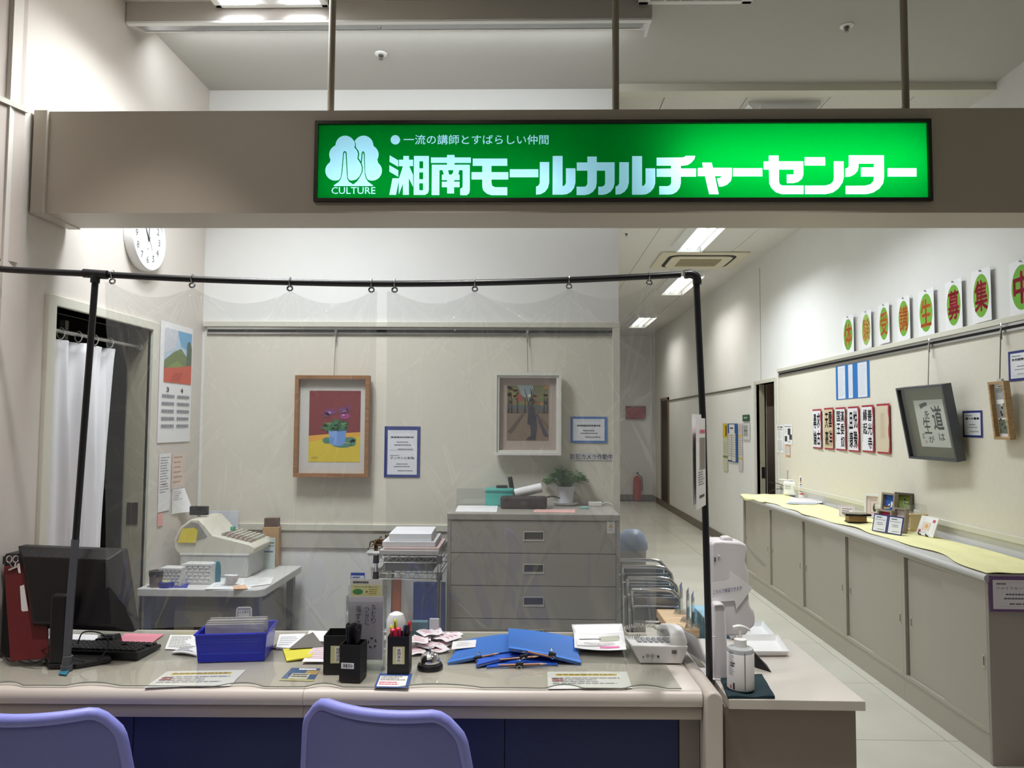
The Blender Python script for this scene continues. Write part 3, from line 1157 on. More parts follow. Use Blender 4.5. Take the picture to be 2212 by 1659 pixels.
zc = (SZ0 + SZ1) / 2
sign_tube(at_y(1440, 350, BY1).x, at_y(1950, 350, BY1).x, zc, SIGN_R)
sign_tube(at_y(720, 350, BY1).x, at_y(1230, 350, BY1).x, SZ0 + 0.05, SIGN_L)
# ================================================================== reception desk
m_desk = mat('desk_greige', (196, 188, 180), 0.38, noise=(5, 0.015))
m_desk2 = mat('desk_rail', (168, 158, 147), 0.4)
m_blue = mat('modesty_blue', (34, 43, 84), 0.8, noise=(80, 0.08), bump=(600, 0.3))
m_seam = mat('seam_dark', (20, 24, 44), 0.8)
DESK_A = 0.0248
TD = Matrix.Translation((-0.667, 2.236, 0)) @ Matrix.Rotation(DESK_A, 4, 'Z')
YZ = ax((0, 1, 0), (0, 0, 1), (1, 0, 0))       # prism (a, b, c) -> x = c, y = a, z = b


def desk(label, x0, x1, seam):
    T = thing('reception_desk', label, 'desk', TD @ Matrix.Translation((x0, 0, 0)))
    L = x1 - x0 - 0.001
    prof = [(0.004, 0.653), (-0.001, 0.662), (-0.002, 0.676), (0.003, 0.689), (0.012, 0.6965), (0.026, 0.7), (0.628, 0.7), (0.633, 0.695), (0.633, 0.653)]
    MB().prism(prof, 0, L, None, YZ).build('desktop', m_desk, T, smooth=50)
    prof = [(0.016, 0.612), (0.010, 0.62), (0.008, 0.635), (0.014, 0.648), (0.05, 0.648), (0.05, 0.612)]
    MB().prism(prof, 0, L, None, YZ).build('lower_rail', m_desk2, T, smooth=50)
    ss = seam - x0
    for a, b in ((0.0, ss), (ss, L - (0.06 if x1 > 0.5 else 0.0))):
        MB().box(a + 0.001, b - 0.001, 0.05, 0.07, 0.04, 0.63).build('modesty_panel', m_blue, T, bevel=0.002)
    MB().box(0, L, 0.058, 0.068, 0.06, 0.60).build('seam_backing', m_seam, T)
    MB().box(0.0, 0.03, 0.08, 0.6, 0, 0.653).build('side_panel', m_desk2, T)
    MB().box(L - 0.03, L, 0.08, 0.6, 0, 0.653).build('side_panel', m_desk2, T)
    return T


desk('greige reception desk under the computer monitor', -1.09, 0.0, -0.525)
T = desk('greige reception desk with the rounded end panel', 0.0, 1.19, 0.6)
MB().box(1.13, 1.19, 0.045, 0.6, 0, 0.652).build('corner_leg', mat('leg_taupe', (120, 112, 106), 0.5), T)
prof = [(1.192, 0)] + [(1.192 + 0.026 - 0.026 * math.cos(math.pi * i / 10), 0.682 + 0.024 * math.sin(math.pi * i / 10)) for i in range(11)] + [(1.244, 0)]
MB().prism(prof, -0.64, 0.022, None, ax((1, 0, 0), (0, 0, 1), (0, -1, 0))).build('end_panel', m_desk, T, bevel=0.006, smooth=50)

# clear vinyl desk mat with a wavy front edge
m_mat = clear_mat('clear_vinyl_mat', (0.86, 0.88, 0.84, 1), 0.05, 0.03, 1.55)
TM = thing('desk_mat', 'clear vinyl mat with a wavy front edge over the desk top', 'desk mat', TD)


def matf(u, v):
    x = -1.06 + 2.19 * u
    wv = 0.5 + 0.5 * math.sin(x * 19.0 + 1.2 * math.sin(x * 7.3))
    bump_ = max(0.0, wv - 0.55) / 0.45
    y0 = 0.014 + 0.012 * bump_
    y = y0 + (0.605 - y0) * v ** 1.6
    z = 0.7034 + 0.007 * bump_ * math.exp(-v * 26) + 0.0004 * math.sin(x * 23 + y * 31)
    return (x, y, z)


TMb = MB().grid(matf, 220, 26).build('vinyl_sheet', m_mat, TM, smooth=True)
ed = MB().tube([matf(i / 220.0, 0) for i in range(221)], 0.0016, 5)
ed.build('cut_edge', mat('vinyl_edge', (120, 124, 116), 0.2), TM, smooth=True)


# ------------------------------------------------------------------ sheets and slabs traced on the desk
def bil(c, u, v):
    return c[0] * ((1 - u) * (1 - v)) + c[1] * (u * (1 - v)) + c[2] * (u * v) + c[3] * ((1 - u) * v)


def slab(name, label, cat, pts, thick, m, z=None, ink=None, group=None, bulge=None, n=1, bevel=0.0, parts=None):
    """pts: four (px, py[, z]) corners bl, br, tr, tl lying on things at height z"""
    c = [at_z(p[0], p[1], p[2] if len(p) > 2 else z) for p in pts]
    o = (c[0] + c[1] + c[2] + c[3]) / 4
    c = [q - o for q in c]
    bz = bulge or (lambda u, v: 0.0)
    N = n

    def top(u, v):
        p = bil(c, u, v)
        return Vector((p.x, p.y, p.z + thick + bz(u, v)))

    def bot(u, v):
        p = bil(c, u, v)
        return Vector((p.x, p.y, p.z + bz(u, v)))
    b = MB()
    b.grid(top, N, N)
    b.grid(lambda u, v: bot(1 - u, v), N, N)
    for f0, f1 in (((lambda t: (t, 0)), 0), ((lambda t: (1, t)), 0), ((lambda t: (1 - t, 1)), 0), ((lambda t: (0, 1 - t)), 0)):
        b.grid(lambda u, v, f0=f0: (top(*f0(u)) if v > 0.5 else bot(*f0(u))), N, 1)
    r = b.build(name, m, None, bevel=bevel, smooth=(n > 1))
    place(r, Matrix.Translation(o))
    tag(r, label, cat, group)
    if ink:
        k = Ink(z=0.0, step=1.0)
        ink(k)
        k.warp = lambda p: tuple(top(min(max(p[0], 0), 1), min(max(p[1], 0), 1)) + Vector((0, 0, 0.0004 + 0.00025 * p[2])))
        k.build(r)
    return r


GREY = (120, 118, 124)
INKB = (52, 52, 58)
MZ = 0.7042     # top of the vinyl mat


def notice(k):
    k.rect(0.10, 0.74, 0.86, 0.86, (226, 206, 96)).up()
    k.lines(0.12, 0.76, 0.84, 0.84, 1, (150, 120, 40), 0.8, rag=0.02, seed=3)
    k.lines(0.06, 0.2, 0.9, 0.62, 4, (150, 148, 160), 0.45, rag=0.5, seed=5)
    k.lines(0.05, 0.36, 0.2, 0.6, 2, (190, 92, 92), 0.6, rag=0.2, seed=8)


slab('notice_sheet', 'white notice with yellow heading lying by the blue basket', 'notice', [(312, 1485), (497, 1482), (531, 1447), (362, 1450)], 0.0003, m_paper, 0.7018, notice)
slab('notice_sheet', 'white notice with yellow heading lying below the blue folders', 'notice', [(1184, 1488), (1366, 1487), (1354, 1451), (1182, 1451)], 0.0003, m_paper, 0.7018, notice)


def bluead(k):
    k.rect(0, 0, 1, 1, (52, 92, 150)).up()
    k.rect(0.0, 0.0, 1, 0.12, (196, 190, 120)).rect(0.6, 0.5, 1, 0.8, (196, 160, 96)).up()
    k.rect(0.2, 0.14, 0.78, 0.56, (226, 224, 214)).up()
    k.lines(0.24, 0.2, 0.74, 0.5, 2, (40, 40, 44), 0.5, rag=0.1, seed=2)
    k.lines(0.3, 0.82, 0.9, 0.94, 1, (226, 226, 230), 0.8, rag=0.1, seed=4)


slab('leaflet', 'blue and yellow leaflet under the vinyl mat', 'leaflet', [(603, 1470), (676, 1472), (693, 1444), (630, 1443)], 0.0003, m_paper, 0.7018, bluead)


def bluecard(k):
    k.rect(0, 0, 1, 1, (46, 78, 140)).up()
    k.rect(0.06, 0.06, 0.9, 0.82, (222, 218, 214)).up()
    k.lines(0.1, 0.44, 0.86, 0.78, 3, (90, 90, 96), 0.5, rag=0.3, seed=9)
    k.lines(0.1, 0.12, 0.7, 0.38, 2, (190, 60, 100), 0.5, rag=0.2, seed=1)


slab('card', 'blue bordered card under the pen cup by the bell', 'card', [(808, 1485), (882, 1486), (890, 1456), (820, 1455)], 0.0004, m_paper, MZ, bluecard)

# ------------------------------------------------------------------ monitor
m_mon = mat('monitor_black', (15, 14, 16), 0.42, bump=(900, 0.15))
pm = at_z(165, 1442, DZ)
T = thing('monitor', 'black computer monitor seen from behind', 'monitor', (pm.x, pm.y + 0.02, MZ))
YM = 2.485
tl, tr, br_, bl = at_y(37, 1180, YM), at_y(262, 1189, YM), at_y(288, 1366, YM - 0.045), at_y(69, 1357, YM - 0.045)
cc = (tl + tr + br_ + bl) / 4


def ins(p, k, dy):
    q = cc + (p - cc) * k
    return Vector((q.x, p.y + (q.y - p.y) * 0 + dy, q.z))


lay = [[ins(p, 1.0, 0.042) for p in (tl, tr, br_, bl)], [ins(p, 1.0, 0.004) for p in (tl, tr, br_, bl)], [ins(p, 0.955, -0.004) for p in (tl, tr, br_, bl)],
       [ins(p, 0.80, -0.034) for p in (tl, tr, br_, bl)], [ins(p, 0.74, -0.036) for p in (tl, tr, br_, bl)]]
b = MB()
V = [p for l in lay for p in l]
Fc = [(0, 1, 2, 3), (19, 18, 17, 16)]
for i in range(4):
    for k in range(4):
        Fc.append((i * 4 + k, i * 4 + 4 + k, i * 4 + 4 + (k + 1) % 4, i * 4 + (k + 1) % 4))
b.add(V, Fc)
b.build('back_shell', m_mon, T, world=True, bevel=0.003)
sc_ = MB().add([ins(p, 0.93, 0.0435) for p in (tl, tr, br_, bl)], [(0, 1, 2, 3)])
sc_.build('screen', mat('screen_dark', (8, 8, 10), 0.15), T, world=True)
vb = MB()
for side in (0, 1):
    for i in range(16):
        v = 0.12 + 0.05 * i
        for (u0, u1) in (((0.04, 0.115),) if side == 0 else ((0.885, 0.96),)):
            q0 = bil([bl, br_, tr, tl], u0, v)
            q1 = bil([bl, br_, tr, tl], u1, v)
            k0, k1 = (-0.008, -0.031) if side == 0 else (-0.031, -0.008)
            vb.cyl(q0 + Vector((0, k0 - 0.001, 0)), q1 + Vector((0, k1 - 0.001, 0)), 0.0013, n=5)
for i in range(26):
    u = 0.15 + 0.027 * i
    q0 = bil([bl, br_, tr, tl], u, 0.955)
    q1 = bil([bl, br_, tr, tl], u, 0.895)
    vb.cyl(q0 + Vector((0, -0.011, 0)), q1 + Vector((0, -0.031, 0)), 0.0013, n=5)
vb.build('vent_ribs', m_black, T, world=True)['kind'] = 'stuff'
nk = MB()
a0, a1 = at_y(110, 1300, YM - 0.10), at_y(147, 1285, YM - 0.10)
nk.box(a0.x, a1.x, YM - 0.105, YM - 0.07, MZ + 0.012, at_y(128, 1284, YM - 0.10).z)
nk.build('neck', m_mon, T, world=True, bevel=0.008)
nk = MB().box(a0.x + 0.004, a1.x - 0.004, YM - 0.075, YM - 0.028, at_y(128, 1310, YM - 0.10).z, at_y(128, 1287, YM - 0.10).z)
nk.build('tilt_arm', m_mon, T, world=True, bevel=0.004)
q0, q1, q2, q3, q4 = at_z(104, 1445, MZ), at_z(165, 1444, MZ), at_z(241, 1431, MZ), at_z(236, 1420, MZ), at_z(95, 1428, MZ)
bs = MB()
pl = [(q0.x, q0.y), (q1.x, q1.y), (q2.x, q2.y), (q3.x, q3.y), (q3.x - 0.05, q3.y + 0.06), (q4.x + 0.03, q4.y + 0.06), (q4.x, q4.y)]
bs.prism(pl, MZ, MZ + 0.014)
bs.build('base', m_mon, T, world=True, bevel=0.004)
cab = MB()


def wire(pp, r=0.0022, zz=None):
    return smoothpath([at_y(p[0], p[1], p[2]) for p in pp], 6)


cab.tube(wire([(122, 1378, 2.40), (112, 1400, 2.39), (96, 1424, 2.385), (75, 1434, 2.385), (50, 1432, 2.40), (30, 1418, 2.43), (28, 1400, 2.46)]), 0.0022, 6)
cab.tube(wire([(122, 1380, 2.40), (104, 1412, 2.385), (80, 1430, 2.385), (60, 1425, 2.40), (45, 1410, 2.44), (0, 1420, 2.45)]), 0.0022, 6)
cab.tube(wire([(122, 1380, 2.40), (130, 1408, 2.385), (145, 1420, 2.39), (170, 1425, 2.40), (200, 1430, 2.42), (226, 1410, 2.44), (234, 1385, 2.46), (215, 1367, 2.50), (180, 1366, 2.52), (168, 1390, 2.52)]), 0.0022, 6)
cab.tube(wire([(118, 1385, 2.40), (100, 1400, 2.40), (70, 1412, 2.42), (40, 1425, 2.42), (20, 1428, 2.42), (0, 1405, 2.46)]), 0.0018, 6)
cab.build('cables', m_black, T, world=True, smooth=True)

# keyboard
kc = [at_z(48, 1420, MZ), at_z(303, 1427, MZ), at_z(363, 1399, MZ), at_z(78, 1387, MZ)]
ko = (kc[0] + kc[1] + kc[2] + kc[3]) / 4
ku = ((kc[1] - kc[0]) + (kc[2] - kc[3])).normalized()
ku.z = 0
kv = Vector((-ku.y, ku.x, 0))
T = thing('keyboard', 'black computer keyboard behind the monitor', 'keyboard', ax(ku, kv, Vector((0, 0, 1)), o=(ko.x, ko.y, MZ)))
KL, KD_ = 0.42, 0.145
kb = MB().add([(-KL / 2, -KD_ / 2, 0), (KL / 2, -KD_ / 2, 0), (KL / 2, KD_ / 2, 0), (-KL / 2, KD_ / 2, 0), (-KL / 2, -KD_ / 2, 0.026), (KL / 2, -KD_ / 2, 0.026), (KL / 2, KD_ / 2, 0.012), (-KL / 2, KD_ / 2, 0.012)],
              [(0, 3, 2, 1), (4, 5, 6, 7), (0, 1, 5, 4), (1, 2, 6, 5), (2, 3, 7, 6), (3, 0, 4, 7)])
kb.build('case', m_black, T, bevel=0.004)
key0 = MB().add([(-0.009, -0.009, 0), (0.009, -0.009, 0), (0.009, 0.009, 0), (-0.009, 0.009, 0), (-0.007, -0.007, 0.007), (0.007, -0.007, 0.007), (0.007, 0.007, 0.007), (-0.007, 0.007, 0.007)],
                [(4, 5, 6, 7), (0, 1, 5, 4), (1, 2, 6, 5), (2, 3, 7, 6), (3, 0, 4, 7)]).build('key', mat('key_black', (26, 26, 28), 0.4), T)
fst = True
for i in range(20):
    for j in range(6):
        if i in (15, 19) and j == 3:
            continue
        o = key0 if fst else key0.copy()
        if not fst:
            COL.objects.link(o)
        fst = False
        yk = -0.058 + 0.022 * j
        o.location = (-0.192 + 0.0202 * i, yk, 0.0265 - (yk + KD_ / 2) / KD_ * 0.014)

# card reader, pink folder, loose papers behind the monitor
p = at_z(228, 1392, MZ)
T = thing('card_reader', 'small black card reader in front of the pink folder', 'card reader', (p.x, p.y, MZ + 0.0012))
MB().add([(-0.04, -0.03, 0), (0.04, -0.03, 0), (0.04, 0.04, 0), (-0.04, 0.04, 0), (-0.03, -0.012, 0.022), (0.034, -0.012, 0.03), (0.034, 0.034, 0.03), (-0.03, 0.034, 0.022)],
         [(0, 3, 2, 1), (4, 5, 6, 7), (0, 1, 5, 4), (1, 2, 6, 5), (2, 3, 7, 6), (3, 0, 4, 7)]).build('body', m_blackg, T, bevel=0.003)
MB().box(-0.02, 0.025, 0.0, 0.02, 0.0275, 0.0305).build('slot_plate', mat('reader_grey', (60, 62, 70), 0.4), T)
slab('folder', 'pink paper folder behind the keyboard', 'folder', [(246, 1392), (322, 1394), (354, 1371), (270, 1369)], 0.002, mat('pink_card', (222, 140, 156), 0.7), MZ)
slab('document', 'white printed sheet behind the keyboard beside the pink folder', 'paper', [(356, 1402), (424, 1406), (420, 1372), (368, 1372)], 0.0006, m_paper, MZ,
     lambda k: k.lines(0.08, 0.08, 0.92, 0.92, 8, (150, 150, 140), 0.5, seed=4))
slab('document', 'pale sheet under the monitor edge', 'paper', [(150, 1396), (206, 1396), (212, 1372), (158, 1370)], 0.0006, m_paper, MZ)
slab('leaflet', 'folded white leaflet leaning at the blue basket', 'leaflet', [(370, 1412), (425, 1418), (426, 1398), (388, 1402)], 0.004, m_paper, MZ,
     lambda k: k.lines(0.1, 0.1, 0.9, 0.9, 4, (110, 110, 116), 0.5, seed=14), bulge=lambda u, v: 0.006 * math.sin(u * 3.1), n=6)

# dark red clip board with chrome clip, black tower box at the far left
m_red = mat('clipboard_red', (96, 24, 28), 0.5)
YC = 2.47
p0, p1, p2, p3 = at_y(22, 1429, YC - 0.07), at_y(104, 1423, YC - 0.07), at_y(98, 1214, YC), at_y(8, 1224, YC)
o = at_z(62, 1428, MZ)
T = thing('clipboard', 'dark red clipboard standing behind the monitor', 'clipboard', (o.x, o.y + 0.04, MZ))
dz = MZ - min(p0.z, p1.z) if min(p0.z, p1.z) < MZ else 0
b = MB()
pts = [Vector((p.x, p.y, max(p.z, MZ))) for p in (p0, p1, p2, p3)]
b.add(pts + [q + Vector((0, 0.006, 0)) for q in pts], [(0, 1, 2, 3), (7, 6, 5, 4), (0, 4, 5, 1), (1, 5, 6, 2), (2, 6, 7, 3), (3, 7, 4, 0)])
b.build('board', m_red, T, world=True, bevel=0.0015)
cl = MB()
c0, c1 = at_y(20, 1231, YC - 0.006), at_y(41, 1222, YC - 0.006)
cl.tube([c0, c1], 0.004, 8)
for dx, px in ((0, 20), (1, 34)):
    loop = [at_y(px + 7 * math.cos(t_ * math.pi / 6) * 0.8, 1208 + 7 * math.sin(t_ * math.pi / 6), YC - 0.012) for t_ in range(12)]
    cl.tube(loop, 0.0022, 6, closed=True)
    cl.tube([at_y(px, 1215, YC - 0.012), at_y(28 + dx * 4, 1226, YC - 0.008)], 0.0022, 6)
cl.build('bulldog_clip', m_chrome, T, world=True, smooth=True)
lb = MB()
lp = [(43, 1266), (52, 1263), (62, 1326), (54, 1327), (46, 1318)]
lb.add([at_y(a, b_, YC - 0.035) for a, b_ in lp], [tuple(range(len(lp)))])
lb.build('white_label', m_paper, T, world=True)
lb = MB()
lp = [(36, 1219), (42, 1216), (45, 1238), (40, 1238)]
lb.add([at_y(a, b_, YC - 0.008) for a, b_ in lp], [tuple(range(len(lp)))])
lb.build('white_label', m_paper, T, world=True)
T = thing('device_box', 'black box shaped device at the end of the desk by the angled wall', 'computer', (-1.735, 2.49, MZ))
zt = at_y(20, 1196, 2.49).z - MZ
MB().box(-0.035, 0.04, 0.0, 0.12, 0, zt).build('case', m_black, T, bevel=0.008)
MB().box(-0.035, 0.04, -0.004, 0.0, zt - 0.035, zt - 0.008).build('trim_band', mat('trim_charcoal', (46, 44, 46), 0.4), T)

# ------------------------------------------------------------------ blue basket with index cards
q0, q1 = at_z(427, 1431, MZ), at_z(571, 1427, MZ)
q2 = at_z(582, 1409, MZ)
bu = (q1 - q0).normalized()
bv = Vector((-bu.y, bu.x, 0))
bw, bd = (q1 - q0).length, 0.135
bh = at_y(500, 1371, q0.y).z - MZ
T = thing('basket', 'blue perforated plastic basket holding white index cards', 'basket', ax(bu, bv, Vector((0, 0, 1)), o=(q0.x, q0.y, MZ)))
m_bask = mat('basket_blue', (14, 34, 190), 0.3)
f = 0.008


def tap(x, y, z):
    k = z / bh
    return (x + (x / bw - 0.5) * 2 * f * k, y + (y / bd - 0.5) * 2 * f * k, z)


b = MB()
tk = 0.003
b.box(0, bw, 0, bd, 0, tk)
for (x0, x1, y0, y1) in ((0, bw, 0, tk), (0, bw, bd - tk, bd), (0, tk, tk, bd - tk), (bw - tk, bw, tk, bd - tk)):
    vs8 = []
    for z in (0, bh):
        for (x, y) in ((x0, y0), (x1, y0), (x1, y1), (x0, y1)):
            vs8.append(tap(x, y, z))
    b.add(vs8, [(0, 3, 2, 1), (4, 5, 6, 7), (0, 1, 5, 4), (1, 2, 6, 5), (2, 3, 7, 6), (3, 0, 4, 7)])
b.build('tub', m_bask, T)
rm = MB()
rm.tube([tap(-0.002, -0.002, bh), tap(bw + 0.002, -0.002, bh), tap(bw + 0.002, bd + 0.002, bh), tap(-0.002, bd + 0.002, bh)], 0.0035, 6, closed=True)
rm.build('rim', m_bask, T, smooth=True)
pf = MB()
for r_, z in enumerate((bh * 0.80, bh * 0.72, bh * 0.30)):
    for i in range(34):
        x = 0.014 + (bw - 0.028) * i / 33
        pf.cyl(tap(x, -0.0006, z), tap(x, 0.0008, z), 0.0016, n=6)
pf.build('perforations', mat('basket_hole', (66, 100, 222), 0.4), T)['kind'] = 'stuff'
m_card = mat('index_card', (206, 204, 204), 0.6)
for i in range(7):
    y = 0.03 + i * 0.012
    h = bh + 0.022 + 0.004 * (i % 3)
    S = MB().box(0.012, bw - 0.012, y, y + 0.004, tk, h)
    c = S.build('index_card', m_card, None)
    place(c, MW[T.name].copy())
    tag(c, 'grey white index card standing in the blue basket', 'card', 'index cards in the blue basket')
tb_ = MB().prism([(bw * 0.42, bh), (bw * 0.42, bh + 0.05), (bw * 0.45, bh + 0.058), (bw * 0.64, bh + 0.058), (bw * 0.67, bh + 0.05), (bw * 0.67, bh)], -0.118, -0.116, None, ax((1, 0, 0), (0, 0, 1), (0, -1, 0)))
o = tb_.build('index_tab', m_paper, None)
place(o, MW[T.name].copy())
tag(o, 'white index tab sticking up from the blue basket', 'tab')
o['label'] = 'white index tab with blue lettering sticking up from the blue basket'
k = Ink(0.0, 0.0002)
k.rect(bw * 0.445, bh + 0.004, bw * 0.645, bh + 0.053, (60, 80, 150)).up()
k.rect(bw * 0.455, bh, bw * 0.635, bh + 0.05, (236, 236, 238)).up()
k.text('入力済み', bw * 0.465, bh + 0.036, bw * 0.625, bh + 0.048, (40, 60, 140), 0.01)
k.warp = lambda p: (p[0], 0.1155 - p[2], p[1])
k.build(o)
# ------------------------------------------------------------------ papers and slips by the pen cups
slab('document', 'stack of white sheets in a mesh folder behind the pen cups', 'paper', [(596, 1402), (640, 1404), (660, 1372), (604, 1374)], 0.006, m_paper, MZ,
     lambda k: k.lines(0.08, 0.1, 0.8, 0.8, 5, (170, 170, 176), 0.4, seed=6))
slab('mesh_folder', 'grey mesh folder clipped over white sheets', 'folder', [(624, 1402, MZ + 0.008), (700, 1398, MZ + 0.006), (676, 1366, MZ + 0.02), (655, 1376, MZ + 0.016)], 0.0015, mat('mesh_grey', (112, 108, 104), 0.5), MZ)
slab('clipboard', 'brown clipboard under the sheets behind the pen cups', 'clipboard', [(585, 1402), (700, 1402), (702, 1390), (600, 1390)], 0.003, mat('board_brown', (92, 72, 58), 0.6), MZ)
slab('document', 'white form lying behind the acrylic leaflet stand', 'paper', [(660, 1386), (742, 1388), (740, 1366), (668, 1364)], 0.003, m_paper, MZ)
slab('sticky_pad', 'yellow note pad by the black pen cups', 'note pad', [(619, 1429), (672, 1424), (684, 1401), (611, 1404)], 0.004, mat('note_yellow', (232, 222, 74), 0.7), MZ, bulge=lambda u, v: 0.004 * (1 - v) * u, n=4)
slab('form', 'pink lined form beside the yellow note pad', 'form', [(652, 1430), (704, 1430), (706, 1395), (680, 1395)], 0.0012, mat('form_pink', (236, 220, 226), 0.7), MZ + 0.005,
     lambda k: (k.lines(0.1, 0.1, 0.9, 0.9, 7, (206, 170, 182), 0.25, dash=False, rag=0.05), k))
slips = [(900, 1408, 0.3, 0.0), (925, 1398, -0.2, 0.006), (912, 1388, 0.1, 0.012), (950, 1396, -0.45, 0.004), (958, 1384, -0.1, 0.012), (936, 1378, 0.25, 0.018), (968, 1390, -0.7, 0.018), (905, 1398, 0.15, 0.022), (945, 1404, 0.5, 0.001), (975, 1376, -0.3, 0.002), (925, 1384, 0.55, 0.026)]
for i, (px, py, a, dz) in enumerate(slips):
    q = at_z(px, py, MZ)
    S = MB()
    cw, chh = 0.032, 0.05
    S.grid(lambda u, v: ((u - 0.5) * 2 * cw, (v - 0.5) * 2 * chh * 0.8, 0.0012 + 0.006 * math.sin(u * 3.1 + i) ** 2), 6, 2)
    S.grid(lambda u, v: ((0.5 - u) * 2 * cw, (v - 0.5) * 2 * chh * 0.8, 0.006 * math.sin((1 - u) * 3.1 + i) ** 2), 6, 2)
    o = S.build('paper_slip', mat('slip_white', (234, 226, 230), 0.7), None, smooth=True)
    place(o, Matrix.Translation((q.x, q.y, MZ + dz)) @ Matrix.Rotation(a, 4, 'Z'))
    tag(o, 'small white slip printed in pink in the heap by the call bell', 'slip', 'pink printed slips heaped by the bell')
    k = Ink(0.0, 0.0002)
    k.lines(-0.02, -0.03, 0.02, 0.03, 3, (212, 120, 140), 0.3, seed=i)
    k.warp = lambda p, i=i: (p[0], p[1], 0.0018 + 0.006 * math.sin((p[0] / (2 * cw) + 0.5) * 3.1 + i) ** 2)
    k.build(o)

# ------------------------------------------------------------------ black pen cups
def pen_cup(label, px, py, wpx, hpx, rot, tagtext, upright=True):
    q = at_z(px, py, MZ)
    s = q.y / FPX
    w_, h_ = wpx * s, hpx * s
    T = thing('pen_cup', label, 'pen cup', Matrix.Translation((q.x, q.y + w_ * 0.5, MZ)) @ Matrix.Rotation(rot, 4, 'Z'))
    a = w_ / 2
    b = MB()
    t = 0.003
    b.box(-a, a, -a, a, 0, t)
    b.box(-a, a, -a, -a + t, t, h_)
    b.box(-a, a, a - t, a, t, h_)
    b.box(-a, -a + t, -a + t, a - t, t, h_)
    b.box(a - t, a, -a + t, a - t, t, h_)
    b.build('box', mat('cup_black', (14, 14, 15), 0.5), T)
    k = Ink(0.0, 0.0003)
    if upright:
        k.rect(-a * 0.5, h_ * 0.28, a * 0.6, h_ * 0.74, (206, 204, 150)).up()
        k.rect(-a * 0.2, h_ * 0.31, a * 0.32, h_ * 0.71, (236, 234, 226)).up()
        k.vtext(tagtext, -a * 0.12, h_ * 0.33, a * 0.24, h_ * 0.69, (30, 30, 34), 0.004)
    else:
        k.rect(-a * 0.82, h_ * 0.36, a * 0.40, h_ * 0.52, (238, 238, 240)).up()
        k.text(tagtext, -a * 0.68, h_ * 0.385, a * 0.28, h_ * 0.495, (24, 24, 28), 0.008)
    k.warp = lambda p: (p[0], -a - 0.0004 - p[2], p[1])
    k.build(T, 'paper_tag')
    return T, w_, h_


def pen(label, T, x, y, h, tilt, col, group, r=0.0048, kind='pen'):
    M = MW[T.name] @ Matrix.Translation((x, y, 0.004)) @ Matrix.Rotation(tilt[0], 4, 'X') @ Matrix.Rotation(tilt[1], 4, 'Y')
    P = thing(kind, label, kind, M, group)
    m = mat('pen_%d_%d_%d' % col, col, 0.35)
    MB().cyl((0, 0, 0.012), (0, 0, h - 0.028), r, n=10).build('barrel', m, P, smooth=True)
    MB().cyl((0, 0, 0), (0, 0, 0.012), 0.001, r, n=10).build('tip', mat('pen_tip', (150, 150, 150), 0.3, 0.8), P, smooth=True)
    MB().lathe([(0.001, h - 0.028), (r * 1.15, h - 0.028), (r * 1.15, h - 0.004), (r * 0.6, h), (0.001, h)], 10).build('cap', m, P, smooth=True)
    MB().box(-0.0012, 0.0012, -r * 1.9, -r, h - 0.045, h - 0.008).build('clip', m_black, P)
    return P


TC1, w1, h1 = pen_cup('black pen cup with a yellow tag and no pens', 727, 1456, 60, 80, 0.05, '使用済み')
TC2, w2, h2 = pen_cup('black pen cup full of black pens with a white tag', 757, 1474, 46, 78, -0.09, '消毒済み', False)
TC3, w3, h3 = pen_cup('black pen cup with coloured felt pens and a yellow tag', 859, 1458, 46, 80, 0.02, '使用済み')
rnd = random.Random(3)
for i in range(13):
    x, y = (rnd.random() - 0.5) * w2 * 0.66, (rnd.random() - 0.5) * w2 * 0.66
    pen('black ballpoint pen in the cup with the white tag', TC2, x * 0.5, y * 0.5, 0.152 + 0.014 * rnd.random(), (y * -9 * 0.6, x * 9 * 0.6), (20, 20, 26), 'black pens in the cup with the white tag')
for i, (x, y, h, col, lab) in enumerate([(-0.016, -0.008, 0.135, (226, 46, 92), 'thick red felt pen at the front of the coloured pen cup'), (-0.002, -0.012, 0.14, (222, 40, 80), 'thick red felt pen with a black top in the coloured pen cup'),
                                         (0.011, 0.0, 0.14, (40, 70, 150), 'blue felt pen in the coloured pen cup'), (0.02, 0.008, 0.15, (176, 40, 44), 'dark red marker in the coloured pen cup'), (0.016, -0.004, 0.145, (24, 24, 28), 'black marker in the coloured pen cup'),
                                         (-0.022, 0.0, 0.14, (206, 206, 92), 'yellow highlighter in the coloured pen cup'), (-0.014, 0.014, 0.155, (196, 196, 84), 'tall yellow pen at the back of the coloured pen cup')]):
    pen(lab, TC3, x * 0.8, y, h, (0.05 * (1 if y < 0 else -1), x * 4), col, None, r=0.0072 if i < 2 else 0.0055)

# ------------------------------------------------------------------ call bell
q = at_z(929, 1442, MZ)
T = thing('call_bell', 'chrome call bell on a black base', 'bell', (q.x, q.y, MZ))
MB().lathe([(0.001, 0), (0.041, 0), (0.042, 0.006), (0.038, 0.014), (0.03, 0.017), (0.001, 0.017)], 32).build('base', m_black, T, smooth=True)
MB().lathe([(0.031, 0.015), (0.033, 0.02), (0.0315, 0.030), (0.027, 0.040), (0.019, 0.047), (0.009, 0.050), (0.001, 0.0505)], 32).build('dome', m_chrome, T, smooth=60)
MB().lathe([(0.001, 0.05), (0.004, 0.05), (0.003, 0.058), (0.0045, 0.06), (0.0045, 0.064), (0.001, 0.066)], 14).build('button', m_chrome, T, smooth=True)

